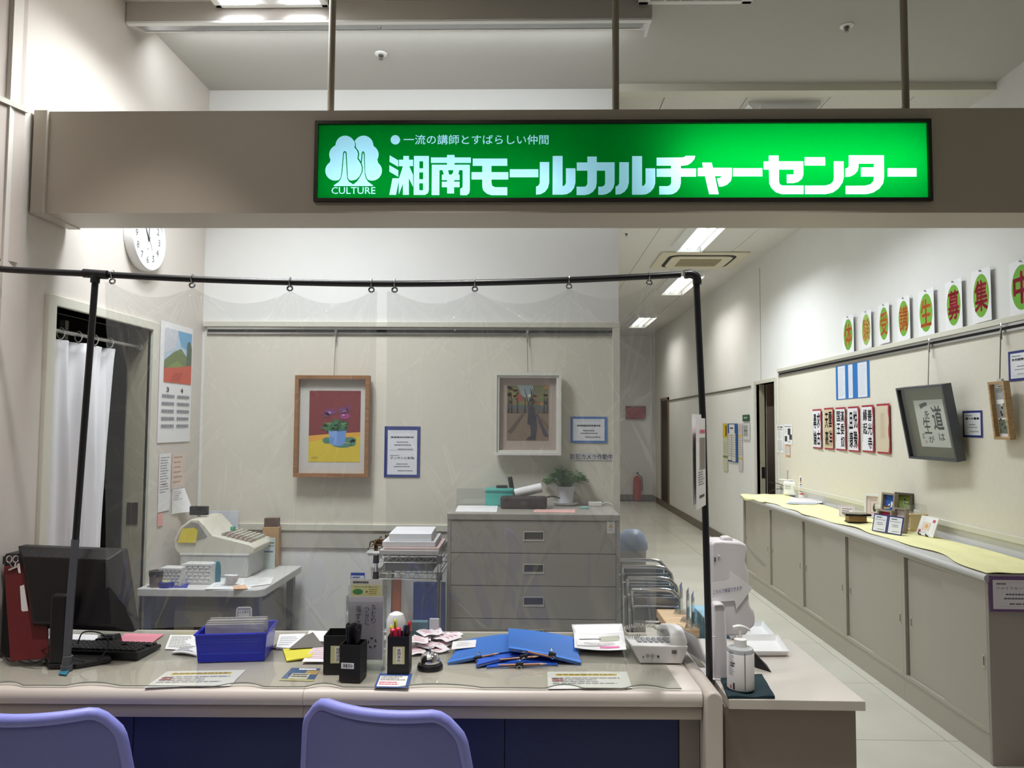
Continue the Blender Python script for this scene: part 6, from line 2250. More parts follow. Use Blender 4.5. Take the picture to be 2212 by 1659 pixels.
# potted plant
q = at_z(1223, 1094, FZ)
T = thing('potted_plant', 'small bushy green plant in a white pot on a saucer', 'plant', (q.x, q.y + 0.055, FZ))
MB().lathe([(0.001, 0), (0.048, 0), (0.066, 0.012), (0.068, 0.018), (0.05, 0.01), (0.001, 0.008)], 32).build('saucer', m_white, T, smooth=True)
MB().lathe([(0.001, 0.009), (0.036, 0.009), (0.048, 0.093), (0.050, 0.1), (0.046, 0.1), (0.042, 0.086), (0.001, 0.086)], 28).build('pot', mat('pot_white', (206, 208, 214), 0.5), T, smooth=True)
MB().lathe([(0.001, 0.087), (0.043, 0.087), (0.03, 0.09), (0.001, 0.092)], 20).build('soil', mat('soil', (52, 40, 30), 0.95), T, smooth=True)
rn = random.Random(5)
st, lv = MB(), MB()
for i in range(90):
    a = rn.random() * 2 * math.pi
    rr_ = 0.11 * rn.random() ** 0.55
    tip = Vector((rr_ * math.cos(a), rr_ * math.sin(a) * 0.8, 0.108 + 0.085 * (1 - (rr_ / 0.115) ** 2) * (0.6 + 0.4 * rn.random()) + 0.015 * rn.random()))
    st.tube(smoothpath([(0.4 * rr_ * math.cos(a) * 0.6, 0.4 * rr_ * math.sin(a) * 0.6, 0.09), tip * 0.6 + Vector((0, 0, 0.05)), tip], 3), 0.0009, 4)
    for j in range(7):
        t_ = a + (rn.random() - 0.5) * 5
        c = tip + Vector((0.022 * (rn.random() - 0.5), 0.022 * (rn.random() - 0.5), 0.018 * (rn.random() - 0.5)))
        d = Vector((math.cos(t_), math.sin(t_), 0.5 * (rn.random() - 0.3))).normalized()
        s_ = d.cross(Vector((0, 0, 1))).normalized()
        up_ = s_.cross(d)
        L2_ = 0.014 + 0.008 * rn.random()
        lv.add([c, c + d * L2_ * 0.5 + s_ * L2_ * 0.42 + up_ * 0.0015, c + d * L2_, c + d * L2_ * 0.5 - s_ * L2_ * 0.42 + up_ * 0.0015, c + d * L2_ * 0.5 - up_ * 0.001], [(0, 4, 1), (1, 4, 2), (2, 4, 3), (3, 4, 0)])
st.build('stems', mat('stem_green', (70, 110, 50), 0.6), T)
lv.build('foliage', mat('leaf_green', (62, 130, 52), 0.5, noise=(60, 0.35)), T)['kind'] = 'stuff'

# ================================================================== chrome tiered pamphlet rack beyond the file cabinet
T = thing('pamphlet_rack', 'chrome tiered pamphlet rack at the end of the back wall', 'rack', (0.46, 3.28, 0))
for i, (yy_, zz_, xe) in enumerate(((0.58, 0.80, 0.245), (0.40, 0.80, 0.24), (0.20, 0.785, 0.225), (0.05, 0.765, 0.21))):
    b = MB()
    b.tube(smoothpath([(0.0, yy_, zz_), (xe - 0.06, yy_, zz_), (xe - 0.015, yy_ - 0.01, zz_ - 0.02), (xe, yy_ - 0.02, zz_ - 0.07), (xe, yy_ - 0.03, zz_ - 0.3), (xe, yy_ - 0.03, 0.0)], 6), 0.009, 10)
    b.tube([(0.0, yy_, zz_), (0.0, yy_ - 0.02, zz_ - 0.3), (0.0, yy_ - 0.03, 0.0)], 0.009, 10)
    b.build('hoop', m_chrome, T, smooth=True)
    b = MB()
    for dz in (0.07, 0.14):
        b.tube([(0.0, yy_ - 0.01, zz_ - dz), (xe, yy_ - 0.018, zz_ - dz)], 0.006, 8)
    b.build('cross_bar', m_chrome, T, smooth=True)
    MB().box(0.012, xe - 0.012, yy_ - 0.012, yy_ + 0.004, zz_ - 0.13, zz_ - 0.03).build('back_plate', mat('plate_grey', (150, 154, 158), 0.25, 0.5), T)
for k_ in range(3):
    MB().tube([(0.0, 0.02, 0.2), (0.0, 0.56, 0.2)], 0.008, 8).build('side_rail', m_chrome, T, smooth=True) if k_ == 0 else None
T = thing('bin', 'slim bin with a grey blue lid past the end of the back wall', 'bin', (0.585, 4.22, 0))
MB().lathe([(0.001, 0), (0.07, 0), (0.078, 0.80), (0.001, 0.80)], 24).build('drum', mat('bin_pale', (160, 160, 158), 0.5), T, smooth=True)
MB().lathe([(0.001, 0.80), (0.086, 0.80), (0.086, 0.83), (0.07, 0.88), (0.04, 0.905), (0.001, 0.91)], 24).build('lid', mat('bin_lid', (134, 146, 168), 0.4), T, smooth=True)

# narrow wooden shelf behind the desk end, postcards and blue trays
T = thing('wooden_shelf', 'narrow light wooden shelf beside the reception desk', 'shelf', (0.555, 2.90, 0))
m_tan = mat('tan_wood', (214, 182, 142), 0.5, wood=True)
MB().box(0.0, 0.115, 0.05, 0.36, 0.665, 0.70).build('plank', m_tan, T, bevel=0.003)
for y in (0.07, 0.32):
    MB().box(0.01, 0.03, y, y + 0.02, 0, 0.665).build('leg', m_black, T)
    MB().box(0.085, 0.105, y, y + 0.02, 0, 0.665).build('leg', m_black, T)
for i, (lab, px, pyb, hgt, ink) in enumerate([('postcard in a clear holder nearest the pamphlet rack', 1476, 1322, 0.12, (150, 160, 196)), ('postcard with a red spot in a clear holder', 1490, 1340, 0.125, (170, 150, 170)), ('tall postcard in a clear holder by the blue trays', 1502, 1353, 0.13, (150, 156, 186))]):
    q = at_z(px, pyb, 0.70)
    T = thing('card_holder', lab, 'card holder', Matrix.Translation((min(q.x, 0.655), q.y, 0.70)) @ Matrix.Rotation(math.radians(72), 4, 'Z'))
    MB().box(-0.045, 0.045, -0.03, 0.03, 0, 0.004).build('foot', m_acr, T)
    MB().box(-0.045, 0.045, 0.0, 0.003, 0.004, hgt * 0.8).build('front_pane', m_acr, T)
    o = MB().box(-0.042, 0.042, 0.0036, 0.0048, 0.006, hgt)
    o.build('postcard', mat('postcard_%d' % i, ink, 0.6), T)
    k = Ink(0, 0.0002)
    k.rect(-0.034, 0.02, 0.02, 0.05, (90, 60, 60)).disc(0.01, 0.07, 0.018, 0.014, (186, 60, 60) if i == 1 else (70, 90, 110))
    k.warp = lambda p: (p[0], 0.0034 - p[2], p[1])
    k.build(T)
T = thing('tray_unit', 'light blue plastic tray unit on the corridor floor side', 'tray unit', (0.80, 2.99, 0))
MB().box(-0.10, 0.05, 0, 0.22, 0, 0.73).build('case', mat('tray_blue', (150, 200, 226), 0.4), T, bevel=0.004)
for k_ in range(8):
    MB().box(-0.094, 0.044, -0.006, 0.0, 0.03 + 0.083 * k_, 0.095 + 0.083 * k_).build('drawer', mat('tray_blue2', (120, 184, 220), 0.4), T, bevel=0.004)
# ================================================================== display counter along the right wall
CX, CY0, UW = 2.055, 3.42, 0.755
m_cab = mat('cabinet_taupe', (168, 161, 148), 0.5, noise=(4, 0.015))
m_cabd = mat('cabinet_recess', (84, 80, 72), 0.6)
m_cabe = mat('cabinet_end', (150, 140, 134), 0.5, noise=(4, 0.015))


def cab_unit(label, y0, y1, end=False):
    T = thing('cabinet_unit', label, 'cabinet', (CX, y0, 0))
    L = y1 - y0 - 0.001
    d = XR - 0.02 - CX
    b = MB()
    b.box(0.03, d, 0, L, 0.0, 0.80)
    b.build('carcass', m_cabd if not end else m_cabd, T)
    if end:
        MB().box(0, d, -0.018, 0.0, 0, 0.80).build('end_panel', m_cabe, T, bevel=0.002)
    MB().box(0.004, 0.03, 0, L, 0.0, 0.125).build('plinth', m_cab, T, bevel=0.001)
    MB().box(0.0, 0.03, 0, L, 0.127, 0.148).build('bottom_rail', m_cab, T, bevel=0.001)
    MB().box(0.0, 0.03, 0, L, 0.782, 0.80).build('top_rail', m_cab, T)
    MB().box(0.0, 0.03, L - 0.028, L, 0.148, 0.782).build('stile', m_cab, T)
    MB().box(0.0, 0.03, 0.0, 0.006, 0.148, 0.782).build('stile', m_cab, T)
    # near sliding door in front, far one behind it
    d1 = MB().box(0.003, 0.013, 0.006, L * 0.48, 0.148, 0.782).build('sliding_door', m_cab, T)
    d2_ = MB().box(0.014, 0.026, L * 0.44, L - 0.042, 0.148, 0.782).build('sliding_door', m_cab, T)
    for dd, yy_, xx in ((d1, 0.022, 0.002), (d2_, L - 0.075, 0.013)):
        MB().box(xx - 0.001, xx + 0.002, yy_, yy_ + 0.016, 0.41, 0.47).build('flush_pull', mat('pull_taupe', (186, 178, 160), 0.4), dd)
        MB().box(xx - 0.0016, xx + 0.0, yy_ + 0.004, yy_ + 0.012, 0.42, 0.46).build('pull_recess', m_cabd, dd)
    return T


clabs = ['sliding door cabinet nearest the purple bordered notice', 'sliding door cabinet under the easel card and frames', 'middle sliding door cabinet of the display counter', 'sliding door cabinet under the leaflet pile', 'sliding door cabinet under the wireless router']
for i in range(5):
    cab_unit(clabs[i], CY0 + UW * i, CY0 + UW * (i + 1), i == 0)
T = thing('display_worktop', 'long pale grey worktop on the display cabinets', 'worktop', (CX - 0.02, CY0 - 0.025, 0.801))
prof = [(0.012, 0)] + [(0.016 - 0.016 * math.sin(math.pi * i / 8), 0.017 - 0.017 * math.cos(math.pi * i / 8)) for i in range(1, 9)] + [(XR - 0.022 - CX + 0.02, 0.034), (XR - 0.022 - CX + 0.02, 0)]
MB().prism(prof, -(5 * UW + 0.05), 0, None, ax((1, 0, 0), (0, 0, 1), (0, -1, 0))).build('slab', mat('worktop_grey', (198, 196, 194), 0.4), T, smooth=50)

# yellow cloth
CL = 5 * UW
T = thing('counter_cloth', 'pale yellow cloth spread over the display counter', 'cloth', (CX, CY0, CZ + 0.004))


def clothf(u, v):
    y = -0.02 + (CL + 0.02) * u
    t_ = y / CL
    fr_ = 0.012 + 0.018 * math.sin(y * 5.1) + 0.012 * math.sin(y * 13.3 + 1) + 0.06 * math.exp(-((t_ - 0.22) / 0.16) ** 2) - 0.055 * max(0, (t_ - 0.6) / 0.4) - 0.05 * math.exp(-((t_ - 0.03) / 0.05) ** 2)
    x = fr_ + (0.385 - fr_) * v
    z = 0.0022 + 0.0020 * math.sin(y * 9 + x * 22) + 0.0016 * math.sin(x * 41 - y * 5)
    if x < -0.018:
        z -= (-0.018 - x) * 0.9
        x = -0.024 + (x + 0.024) * 0.25 - 0.004
    if y > CL * 0.985:
        z -= 0.0
    return (x, y, z)


MB().grid(clothf, 200, 30).build('fabric', mat('cloth_yellow', (238, 233, 178), 0.9, noise=(9, 0.03), bump=(160, 0.5)), T, smooth=80, solid=0.0012)
CT = CZ + 0.0095


def facing(pa, pb, z, tilt=0.0):
    """frame of something standing on a surface with its foot between two pixels: u along the foot, v up (tilted back), n to the viewer"""
    a, b = at_z(pa[0], pa[1], z), at_z(pb[0], pb[1], z)
    u = (b - a)
    wdt = u.length
    u.normalize()
    n = Vector((u.y, -u.x, 0))
    v = (Vector((0, 0, 1)) * math.cos(tilt) - n * math.sin(tilt))
    n2 = u.cross(v)
    return ax(u, v, n2, o=a), wdt, a


def hgt_at(p, a):
    return at_y(p[0], p[1], a.y).z - a.z


# leaflets, router, leaflet stand
for i in range(4):
    slab('leaflet', 'pale leaflet in the fanned pile near the router', 'leaflet', [(1697 + 3 * i, 1088 - 1 * i), (1758 + 6 * i, 1090 - i), (1776, 1082 - i), (1712 - 2 * i, 1078 - i)], 0.002, mat('leaf_%d' % i, [(196, 206, 216), (214, 212, 214), (186, 202, 214), (222, 216, 218)][i], 0.6), CT + 0.0022 * i, group='leaflets fanned near the router')
M, w, a = facing((1691, 1069), (1724, 1072), CT, 0.0)
h = hgt_at((1700, 1039), a)
T = thing('router', 'white box shaped wireless router with a short aerial', 'router', M)
MB().box(0, w, 0, h, -0.10, 0).build('case', m_whiteg, T, bevel=0.016, seg=4)
k = Ink(0.0006, 0.0003)
k.rect(w * 0.10, h * 0.42, w * 0.54, h * 0.76, (150, 150, 146)).up()
k.rect(w * 0.12, h * 0.435, w * 0.52, h * 0.745, (236, 236, 234)).up()
k.text('Wi-Fi', w * 0.16, h * 0.58, w * 0.48, h * 0.70, (60, 60, 60), 0.02)
k.lines(w * 0.18, h * 0.48, w * 0.46, h * 0.53, 1, (120, 120, 118), 0.9, rag=0.02)
k.build(T)
MB().cyl((w * 0.1, h + 0.004, -0.05), (w * 0.12, h + 0.1, -0.055), 0.0022, n=6).build('aerial', m_black, T)
MB().box(-0.06, w * 0.9, h + 0.006, h + 0.014, -0.07, -0.02).build('top_plate', m_white, T, bevel=0.002)
b = MB()
b.tube(smoothpath([(0.0, h * 0.5, -0.06), (-0.06, h * 0.75, -0.03), (-0.16, h * 0.8, -0.02)], 6), 0.003, 6)
b.tube(smoothpath([(0.0, h * 0.3, -0.06), (-0.05, h * 0.4, -0.03), (-0.12, h * 0.25, 0.0), (-0.15, 0.004, 0.01)], 6), 0.003, 6)
b.build('cables', m_black, T, smooth=True)
M, w, a = facing((1725, 1075), (1737, 1076), CT, 0.12)
h = hgt_at((1735, 1028), a)
T = thing('brochure', 'narrow colourful brochure standing beside the router', 'brochure', M)
MB().box(0, w * 1.5, 0, h, -0.003, 0).build('card', m_paper, T)
MB().box(0.01, w * 1.4, 0, 0.01, -0.06, -0.003).build('foot', m_acr, T)
k = Ink(0.0006, 0.0003)
W_ = w * 1.5
for (v0, v1, c) in ((0.86, 0.93, (60, 64, 96)), (0.76, 0.84, (180, 182, 200)), (0.68, 0.74, (206, 120, 70)), (0.58, 0.63, (70, 80, 110)), (0.46, 0.55, (186, 190, 210)), (0.36, 0.43, (80, 90, 150)), (0.28, 0.35, (56, 60, 110)), (0.14, 0.22, (206, 110, 120))):
    k.rect(W_ * 0.08, h * v0, W_ * 0.92, h * v1, c)
k.up()
k.rect(W_ * 0.1, h * 0.76, W_ * 0.45, h * 0.92, (70, 64, 62))
k.build(T)


# ------------------------------------------------------------------ small exhibits
def stand_card(name, label, cat, pa, pb, ptop, m, ink, tilt=0.25, z=None, easel=False, thick=0.002, double=False):
    z = CT if z is None else z
    M, w, a = facing(pa, pb, z, tilt)
    h = hgt_at(ptop, a) / math.cos(tilt)
    T = thing(name, label, cat, M)
    MB().box(0, w, 0.002, h, -thick, 0).build('card', m, T)
    b = MB()
    b.add([(w * 0.35, 0.004, -thick), (w * 0.65, 0.004, -thick), (w * 0.5, h * 0.75, -thick - 0.001), (w * 0.5, h * 0.0 + 0.004 + math.sin(tilt) * h * 0.5, -thick - h * 0.4)], [(0, 1, 2), (0, 2, 3), (1, 3, 2)])
    b.build('prop', m_acr if not easel else m_black, T)
    k = Ink(0.0006, 0.0003)
    ink(k, w, h)
    k.build(T)
    if easel:
        e = MB()
        for s in (0.28, 0.72):
            e.tube(smoothpath([(w * s, 0.02, -0.02), (w * s, 0.004, 0.0), (w * s, 0.004, 0.012), (w * s, 0.012, 0.016)], 4), 0.004, 6)
        e.tube([(w * 0.2, 0.008, -0.006), (w * 0.8, 0.008, -0.006)], 0.004, 6)
        e.build('easel', m_black, T, smooth=True)
    return T


def box_frame(label, pa, pb, ptop, m, inner, ink, tilt=0.5, z=None, depth=0.03, fw=0.12, fb=0.0):
    z = CT if z is None else z
    M, w, a = facing(pa, pb, z, tilt)
    h = hgt_at(ptop, a) / math.cos(tilt)
    T = thing('picture_frame', label, 'picture frame', M)
    f = MB()
    t = fw * w
    tb2 = t + fb * h
    for (x0, x1, y0, y1) in ((0, w, 0, tb2), (0, w, h - t, h), (0, t, tb2, h - t), (w - t, w, tb2, h - t)):
        f.box(x0, x1, y0, y1, -depth, 0)
    f.build('frame', m, T, bevel=0.001)
    MB().box(t, w - t, tb2, h - t, -depth, -depth * 0.7).build('backing', inner, T)
    k = Ink(-depth * 0.7 + 0.0006, 0.0004)
    ink(k, w, h * (1 - fb))
    if fb:
        k.warp = lambda p: (p[0], p[1] + fb * h, p[2])
    k.build(T, 'artwork')
    pr_ = MB().box(w * 0.4, w * 0.6, 0.01, 0.014, -depth - 0.05, -depth)
    pr_.build('prop', m, T)
    return T


stand_card('name_card', 'pink bordered card standing by the black topped box', 'card', (1812, 1116), (1846, 1118), (1818, 1092), mat('card_pinkish', (240, 232, 236), 0.6),
           lambda k, w, h: (k.rect(w * 0.05, h * 0.06, w * 0.95, h * 0.09, (214, 150, 170)), k.rect(w * 0.05, h * 0.91, w * 0.95, h * 0.94, (214, 150, 170)), k.rect(w * 0.05, h * 0.06, w * 0.08, h * 0.94, (214, 150, 170)), k.rect(w * 0.92, h * 0.06, w * 0.95, h * 0.94, (214, 150, 170)),
                            k.lines(w * 0.2, h * 0.2, w * 0.85, h * 0.75, 3, (96, 92, 96), 0.4, seed=4)), 0.3)
M, w, a = facing((1834, 1129), (1873, 1130), CT, 0)
T = thing('wooden_box', 'small wooden box with a black overhanging lid', 'box', M)
MB().box(0, w, 0, 0.045, -0.09, 0).build('body', mat('box_wood', (150, 116, 72), 0.5, wood=True), T, bevel=0.003)
MB().prism([(-0.02, -0.10), (w + 0.02, -0.10), (w + 0.03, 0.0), (w * 0.55, 0.03), (-0.025, 0.01)], 0.045, 0.06, None, ax((1, 0, 0), (0, 0, 1), (0, 1, 0))).build('lid', m_blackg, T, bevel=0.003)
MB().box(-0.004, w + 0.004, 0, 0.006, -0.094, 0.003).build('base_edge', m_black, T)


def owl(k, w, h):
    k.rect(w * 0.12, h * 0.12, w * 0.88, h * 0.88, (236, 214, 212)).up()
    k.rect(w * 0.26, h * 0.2, w * 0.74, h * 0.76, (120, 110, 112)).up()
    k.rect(w * 0.275, h * 0.215, w * 0.725, h * 0.745, (232, 208, 206)).up()
    k.rect(w * 0.36, h * 0.26, w * 0.64, h * 0.66, (226, 216, 212)).up()
    k.disc(w * 0.5, h * 0.42, w * 0.09, h * 0.16, (70, 62, 60), 16).up()
    k.disc(w * 0.5, h * 0.55, w * 0.06, h * 0.07, (92, 84, 80), 14)


box_frame('white frame with a pink mount and a dark bird figure', (1866, 1117), (1908, 1121), (1871, 1067), m_whiteg, mat('mount_pink', (236, 214, 212), 0.7), owl, 0.1, None, 0.025, 0.1)
m_ftaupe = mat('frame_taupe', (150, 138, 120), 0.5)
def bird(k, w, h, c=(236, 240, 244)):
    k.poly([(w * 0.35, h * 0.3), (w * 0.65, h * 0.28), (w * 0.72, h * 0.5), (w * 0.6, h * 0.6), (w * 0.52, h * 0.42), (w * 0.42, h * 0.46)], c)
    k.up()
    k.poly([(w * 0.44, h * 0.32), (w * 0.58, h * 0.32), (w * 0.56, h * 0.5)], (70, 90, 120))


box_frame('taupe box frame with a white bird on blue', (1899, 1135), (1928, 1140), (1914, 1063), m_ftaupe, mat('felt_blue', (48, 92, 176), 0.8), bird, 0.12, None, 0.03, 0.12, 0.42)


def cranes(k, w, h):
    rn_ = random.Random(8)
    for i in range(9):
        x, y = w * (0.35 + 0.35 * rn_.random()), h * (0.3 + 0.3 * rn_.random())
        k.poly([(x, y), (x + w * 0.1, y + h * 0.04), (x + w * 0.05, y + h * 0.12)], (240, 240, 232) if i % 3 else (40, 44, 40))


box_frame('dark box frame with white cranes on green', (1929, 1136), (1968, 1141), (1938, 1063), mat('frame_dark', (92, 84, 70), 0.5), mat('felt_green', (166, 184, 84), 0.8), cranes, 0.10, None, 0.035, 0.12, 0.46)
box_frame('taupe box frame lined in crimson', (1890, 1142), (1922, 1148), (1897, 1098), m_ftaupe, mat('felt_crimson', (176, 40, 72), 0.8), lambda k, w, h: k.disc(w * 0.5, h * 0.4, w * 0.1, h * 0.1, (220, 200, 190), 12), 0.16)
box_frame('taupe box frame with a pale pink inside', (1926, 1147), (1953, 1151), (1932, 1096), m_ftaupe, mat('felt_pale', (236, 218, 220), 0.8), lambda k, w, h: k.disc(w * 0.5, h * 0.3, w * 0.14, h * 0.08, (196, 160, 80), 12), 0.16)
q = at_y(1917, 1099, 4.60)
T = thing('trinket', 'tiny cream and brown trinket box resting on the crimson lined frame', 'trinket', (q.x, 4.60, q.z))
MB().box(-0.016, 0.016, 0, 0.015, 0, 0.012).build('body', mat('trinket_cream', (226, 210, 180), 0.5), T, bevel=0.003)
MB().box(-0.018, 0.018, -0.001, 0.016, 0.012, 0.017).build('lid', mat('trinket_brown', (90, 40, 30), 0.5), T, bevel=0.002)


def dbl(k, w, h):
    k.rect(w * 0.035, h * 0.07, w * 0.965, h * 0.93, (234, 234, 238)).up()
    k.rect(w * 0.455, h * 0.07, w * 0.545, h * 0.93, (40, 46, 112)).up()
    k.rect(w * 0.497, h * 0.02, w * 0.503, h * 0.98, (150, 156, 190)).up()
    for x0, sd in ((0.07, 1), (0.58, 5)):
        k.lines(w * (x0 + 0.03), h * 0.80, w * (x0 + 0.22), h * 0.85, 1, (60, 60, 66), 0.9, rag=0.03, seed=sd)
        k.lines(w * x0, h * 0.68, w * (x0 + 0.34), h * 0.71, 1, (150, 150, 156), 0.9, rag=0.03, seed=sd)
        k.lines(w * (x0 + 0.08), h * 0.36, w * (x0 + 0.28), h * 0.54, 2, (110, 110, 116), 0.3, rag=0.03, seed=sd)
        k.lines(w * (x0 + 0.1), h * 0.16, w * (x0 + 0.34), h * 0.19, 1, (120, 120, 126), 0.9, rag=0.03, seed=sd)


stand_card('double_card', 'navy bordered double card standing at the counter edge', 'card', (1883, 1147), (1947, 1158), (1889, 1109), mat('card_navy', (40, 46, 112), 0.6), dbl, 0.22)


def seals(k, w, h):
    k.rect(w * 0.3, h * 0.5, w * 0.5, h * 0.75, (226, 180, 170)).rect(w * 0.58, h * 0.5, w * 0.78, h * 0.75, (226, 180, 170))
    k.lines(w * 0.3, h * 0.2, w * 0.7, h * 0.36, 2, (200, 160, 150), 0.3)


stand_card('art_card', 'white card with two small pink prints behind the double card', 'card', (1949, 1137), (1972, 1139), (1955, 1096), m_paper, seals, 0.08)
stand_card('art_card', 'white card with pink prints on a black rest', 'card', (1952, 1145), (1974, 1146), (1955, 1119), m_paper, seals, 0.2, None, True)
stand_card('art_card', 'plain white card leaning behind the wooden rest', 'card', (1973, 1142), (1990, 1144), (1976, 1100), m_paper, lambda k, w, h: k.disc(w * 0.7, h * 0.4, w * 0.12, h * 0.08, (60, 56, 56), 10), 0.08)


def stamp(k, w, h):
    k.rect(w * 0.28, h * 0.3, w * 0.66, h * 0.7, (186, 150, 120)).up()
    k.rect(w * 0.30, h * 0.31, w * 0.65, h * 0.69, (240, 214, 190)).up()
    k.disc(w * 0.48, h * 0.5, w * 0.1, h * 0.11, (226, 176, 120), 14)
    k.rect(w * 0.74, h * 0.74, w * 0.88, h * 0.88, (196, 84, 108)).rect(w * 0.08, h * 0.14, w * 0.22, h * 0.28, (186, 84, 108))
    k.rect(w * 0.22, h * 0.2, w * 0.228, h * 0.9, (150, 160, 170)).rect(w * 0.9, h * 0.2, w * 0.907, h * 0.88, (150, 160, 170))
    k.lines(w * 0.36, h * 0.14, w * 0.66, h * 0.22, 2, (190, 196, 204), 0.3)


stand_card('art_card', 'large white art card with red seals on a black easel', 'card', (1978, 1153), (2014, 1162), (1990, 1113), mat('card_offwhite', (240, 238, 236), 0.6), stamp, 0.36, None, True, 0.005)
T = thing('wooden_rest', 'pale wooden rest with a clear cover behind the art card', 'stand', at_z(2006, 1148, CT))
MB().box(-0.11, 0.04, 0.0, 0.16, 0, 0.012).build('base', mat('pine', (226, 206, 160), 0.6), T, bevel=0.002)
MB().box(-0.11, 0.04, 0.0, 0.012, 0.012, 0.10).build('side', mat('pine', (226, 206, 160)), T)
MB().box(-0.11, 0.04, 0.148, 0.16, 0.012, 0.10).build('side', mat('pine', (226, 206, 160)), T)
MB().box(-0.115, 0.045, -0.004, 0.164, 0.10, 0.106).build('ledge', mat('pine', (226, 206, 160)), T)
MB().box(-0.10, 0.03, 0.01, 0.15, 0.107, 0.16).build('clear_cover', m_acr, T)

# purple bordered notice on the near end of the counter
p0 = at_y(2128, 1245, CY0 - 0.02)
o = MB().box(0, 0.36, 0, 0.155, 0, 0.001).build('notice_sheet', mat('purple_card', (96, 66, 112), 0.6), None)
place(o, ax((1, 0, 0), (0, 0, 1), (0, -1, 0), o=(p0.x, CY0 - 0.0485, at_y(2128, 1321, CY0 - 0.048).z)))
tag(o, 'purple bordered notice hung on the end of the display counter', 'notice')
hh = at_y(2128, 1247, CY0 - 0.048).z - at_y(2128, 1321, CY0 - 0.048).z
k = Ink(0.0014, 0.0002)
k.rect(0.014, 0.012, 0.346, 0.155 - 0.016, (206, 200, 208)).up()
k.rect(0.03, 0.128, 0.33, 0.1288, (130, 124, 132)).rect(0.04, 0.022, 0.33, 0.0228, (130, 124, 132))
k.lines(0.03, 0.118, 0.072, 0.125, 1, (70, 64, 72), 0.9, rag=0.02)
k.text('リメイク＆ソーイング', 0.03, 0.098, 0.225, 0.109, (64, 58, 66), 0.008)
k.lines(0.07, 0.072, 0.2, 0.079, 1, (80, 74, 84), 0.9, rag=0.02, seed=3)
k.lines(0.062, 0.054, 0.18, 0.061, 1, (80, 74, 84), 0.9, rag=0.02, seed=5)
k.lines(0.085, 0.031, 0.3, 0.037, 1, (80, 74, 84), 0.9, rag=0.02, seed=7)
k.build(o)
for xx in (0.004, 0.18, 0.35):
    MB().cyl((xx, 0.152, 0.0), (xx, 0.156, 0.0), 0.003, n=6).build('clip', m_black, o)
# ================================================================== things on the right wall
ORANGE, CRIM, GRN = (232, 128, 58), (190, 44, 62), (112, 172, 52)
ovals = [('体', 1824, 1851, 682, 764, ORANGE, (104, 168, 52)), ('験', 1864, 1889, 671, 753, (238, 176, 86), (150, 186, 92)), ('受', 1902, 1928, 656, 742, ORANGE, GRN), ('講', 1943, 1973, 641, 735, ORANGE, GRN),
         ('生', 1988, 2026, 625, 726, ORANGE, GRN), ('募', 2047, 2087, 605, 713, CRIM, GRN), ('集', 2104, 2150, 581, 696, CRIM, GRN), ('中', 2186, 2246, 560, 680, CRIM, (104, 170, 44))]
names_ = ['first', 'second', 'third', 'fourth', 'fifth', 'sixth', 'seventh', 'eighth']
XP = XR - 0.03
for i, (ch, x0, x1, yt, yb, c1, c2) in enumerate(ovals):
    def f(k, w, h, ch=ch, c1=c1, c2=c2):
        k.disc(w * 0.5, h * 0.5, w * 0.41, h * 0.41, c2, 32).up()
        k.text(ch, w * 0.16, h * 0.20, w * 0.84, h * 0.80, c1, 0.026)
    o = wall_paper('letter_card', 'white card, green oval, %s %s' % ('orange' if i < 5 else 'crimson', ['body character 体', 'test character 験', 'receive character 受', 'lecture character 講', 'life character 生', 'recruit character 募', 'gather character 集', 'middle character 中'][i]), 'letter card', 'right', x0, x1, yt, yb, mat('card_cut', (236, 236, 238), 0.6), f, 0.012, 'green oval letter cards along the picture rail', 0.0012, lean=0.05)
    M, w, h = wall_px('right', x0, x1, yt, yb, 0.012)
    pn = MB().tube(smoothpath([(w * 0.44, h * 0.97, 0.004), (w * 0.5, h * 0.985, 0.006), (w * 0.56, h * 0.95, 0.006)], 4), 0.0022, 5)
    pn.build('pin', mat('pin_grey', (150, 150, 150), 0.3, 0.8), o)


def stripes(k, w, h):
    k.rect(0, 0, w, h, (30, 110, 186)).up()
    for a, b in ((0.07, 0.30), (0.40, 0.53), (0.68, 0.94)):
        k.rect(a * w, 0.02 * h, b * w, 0.98 * h, (222, 226, 236)).up()
        k.lines((a + 0.02) * w, 0.06 * h, (b - 0.02) * w, 0.92 * h, 16, (190, 196, 210), 0.25, seed=int(a * 100))


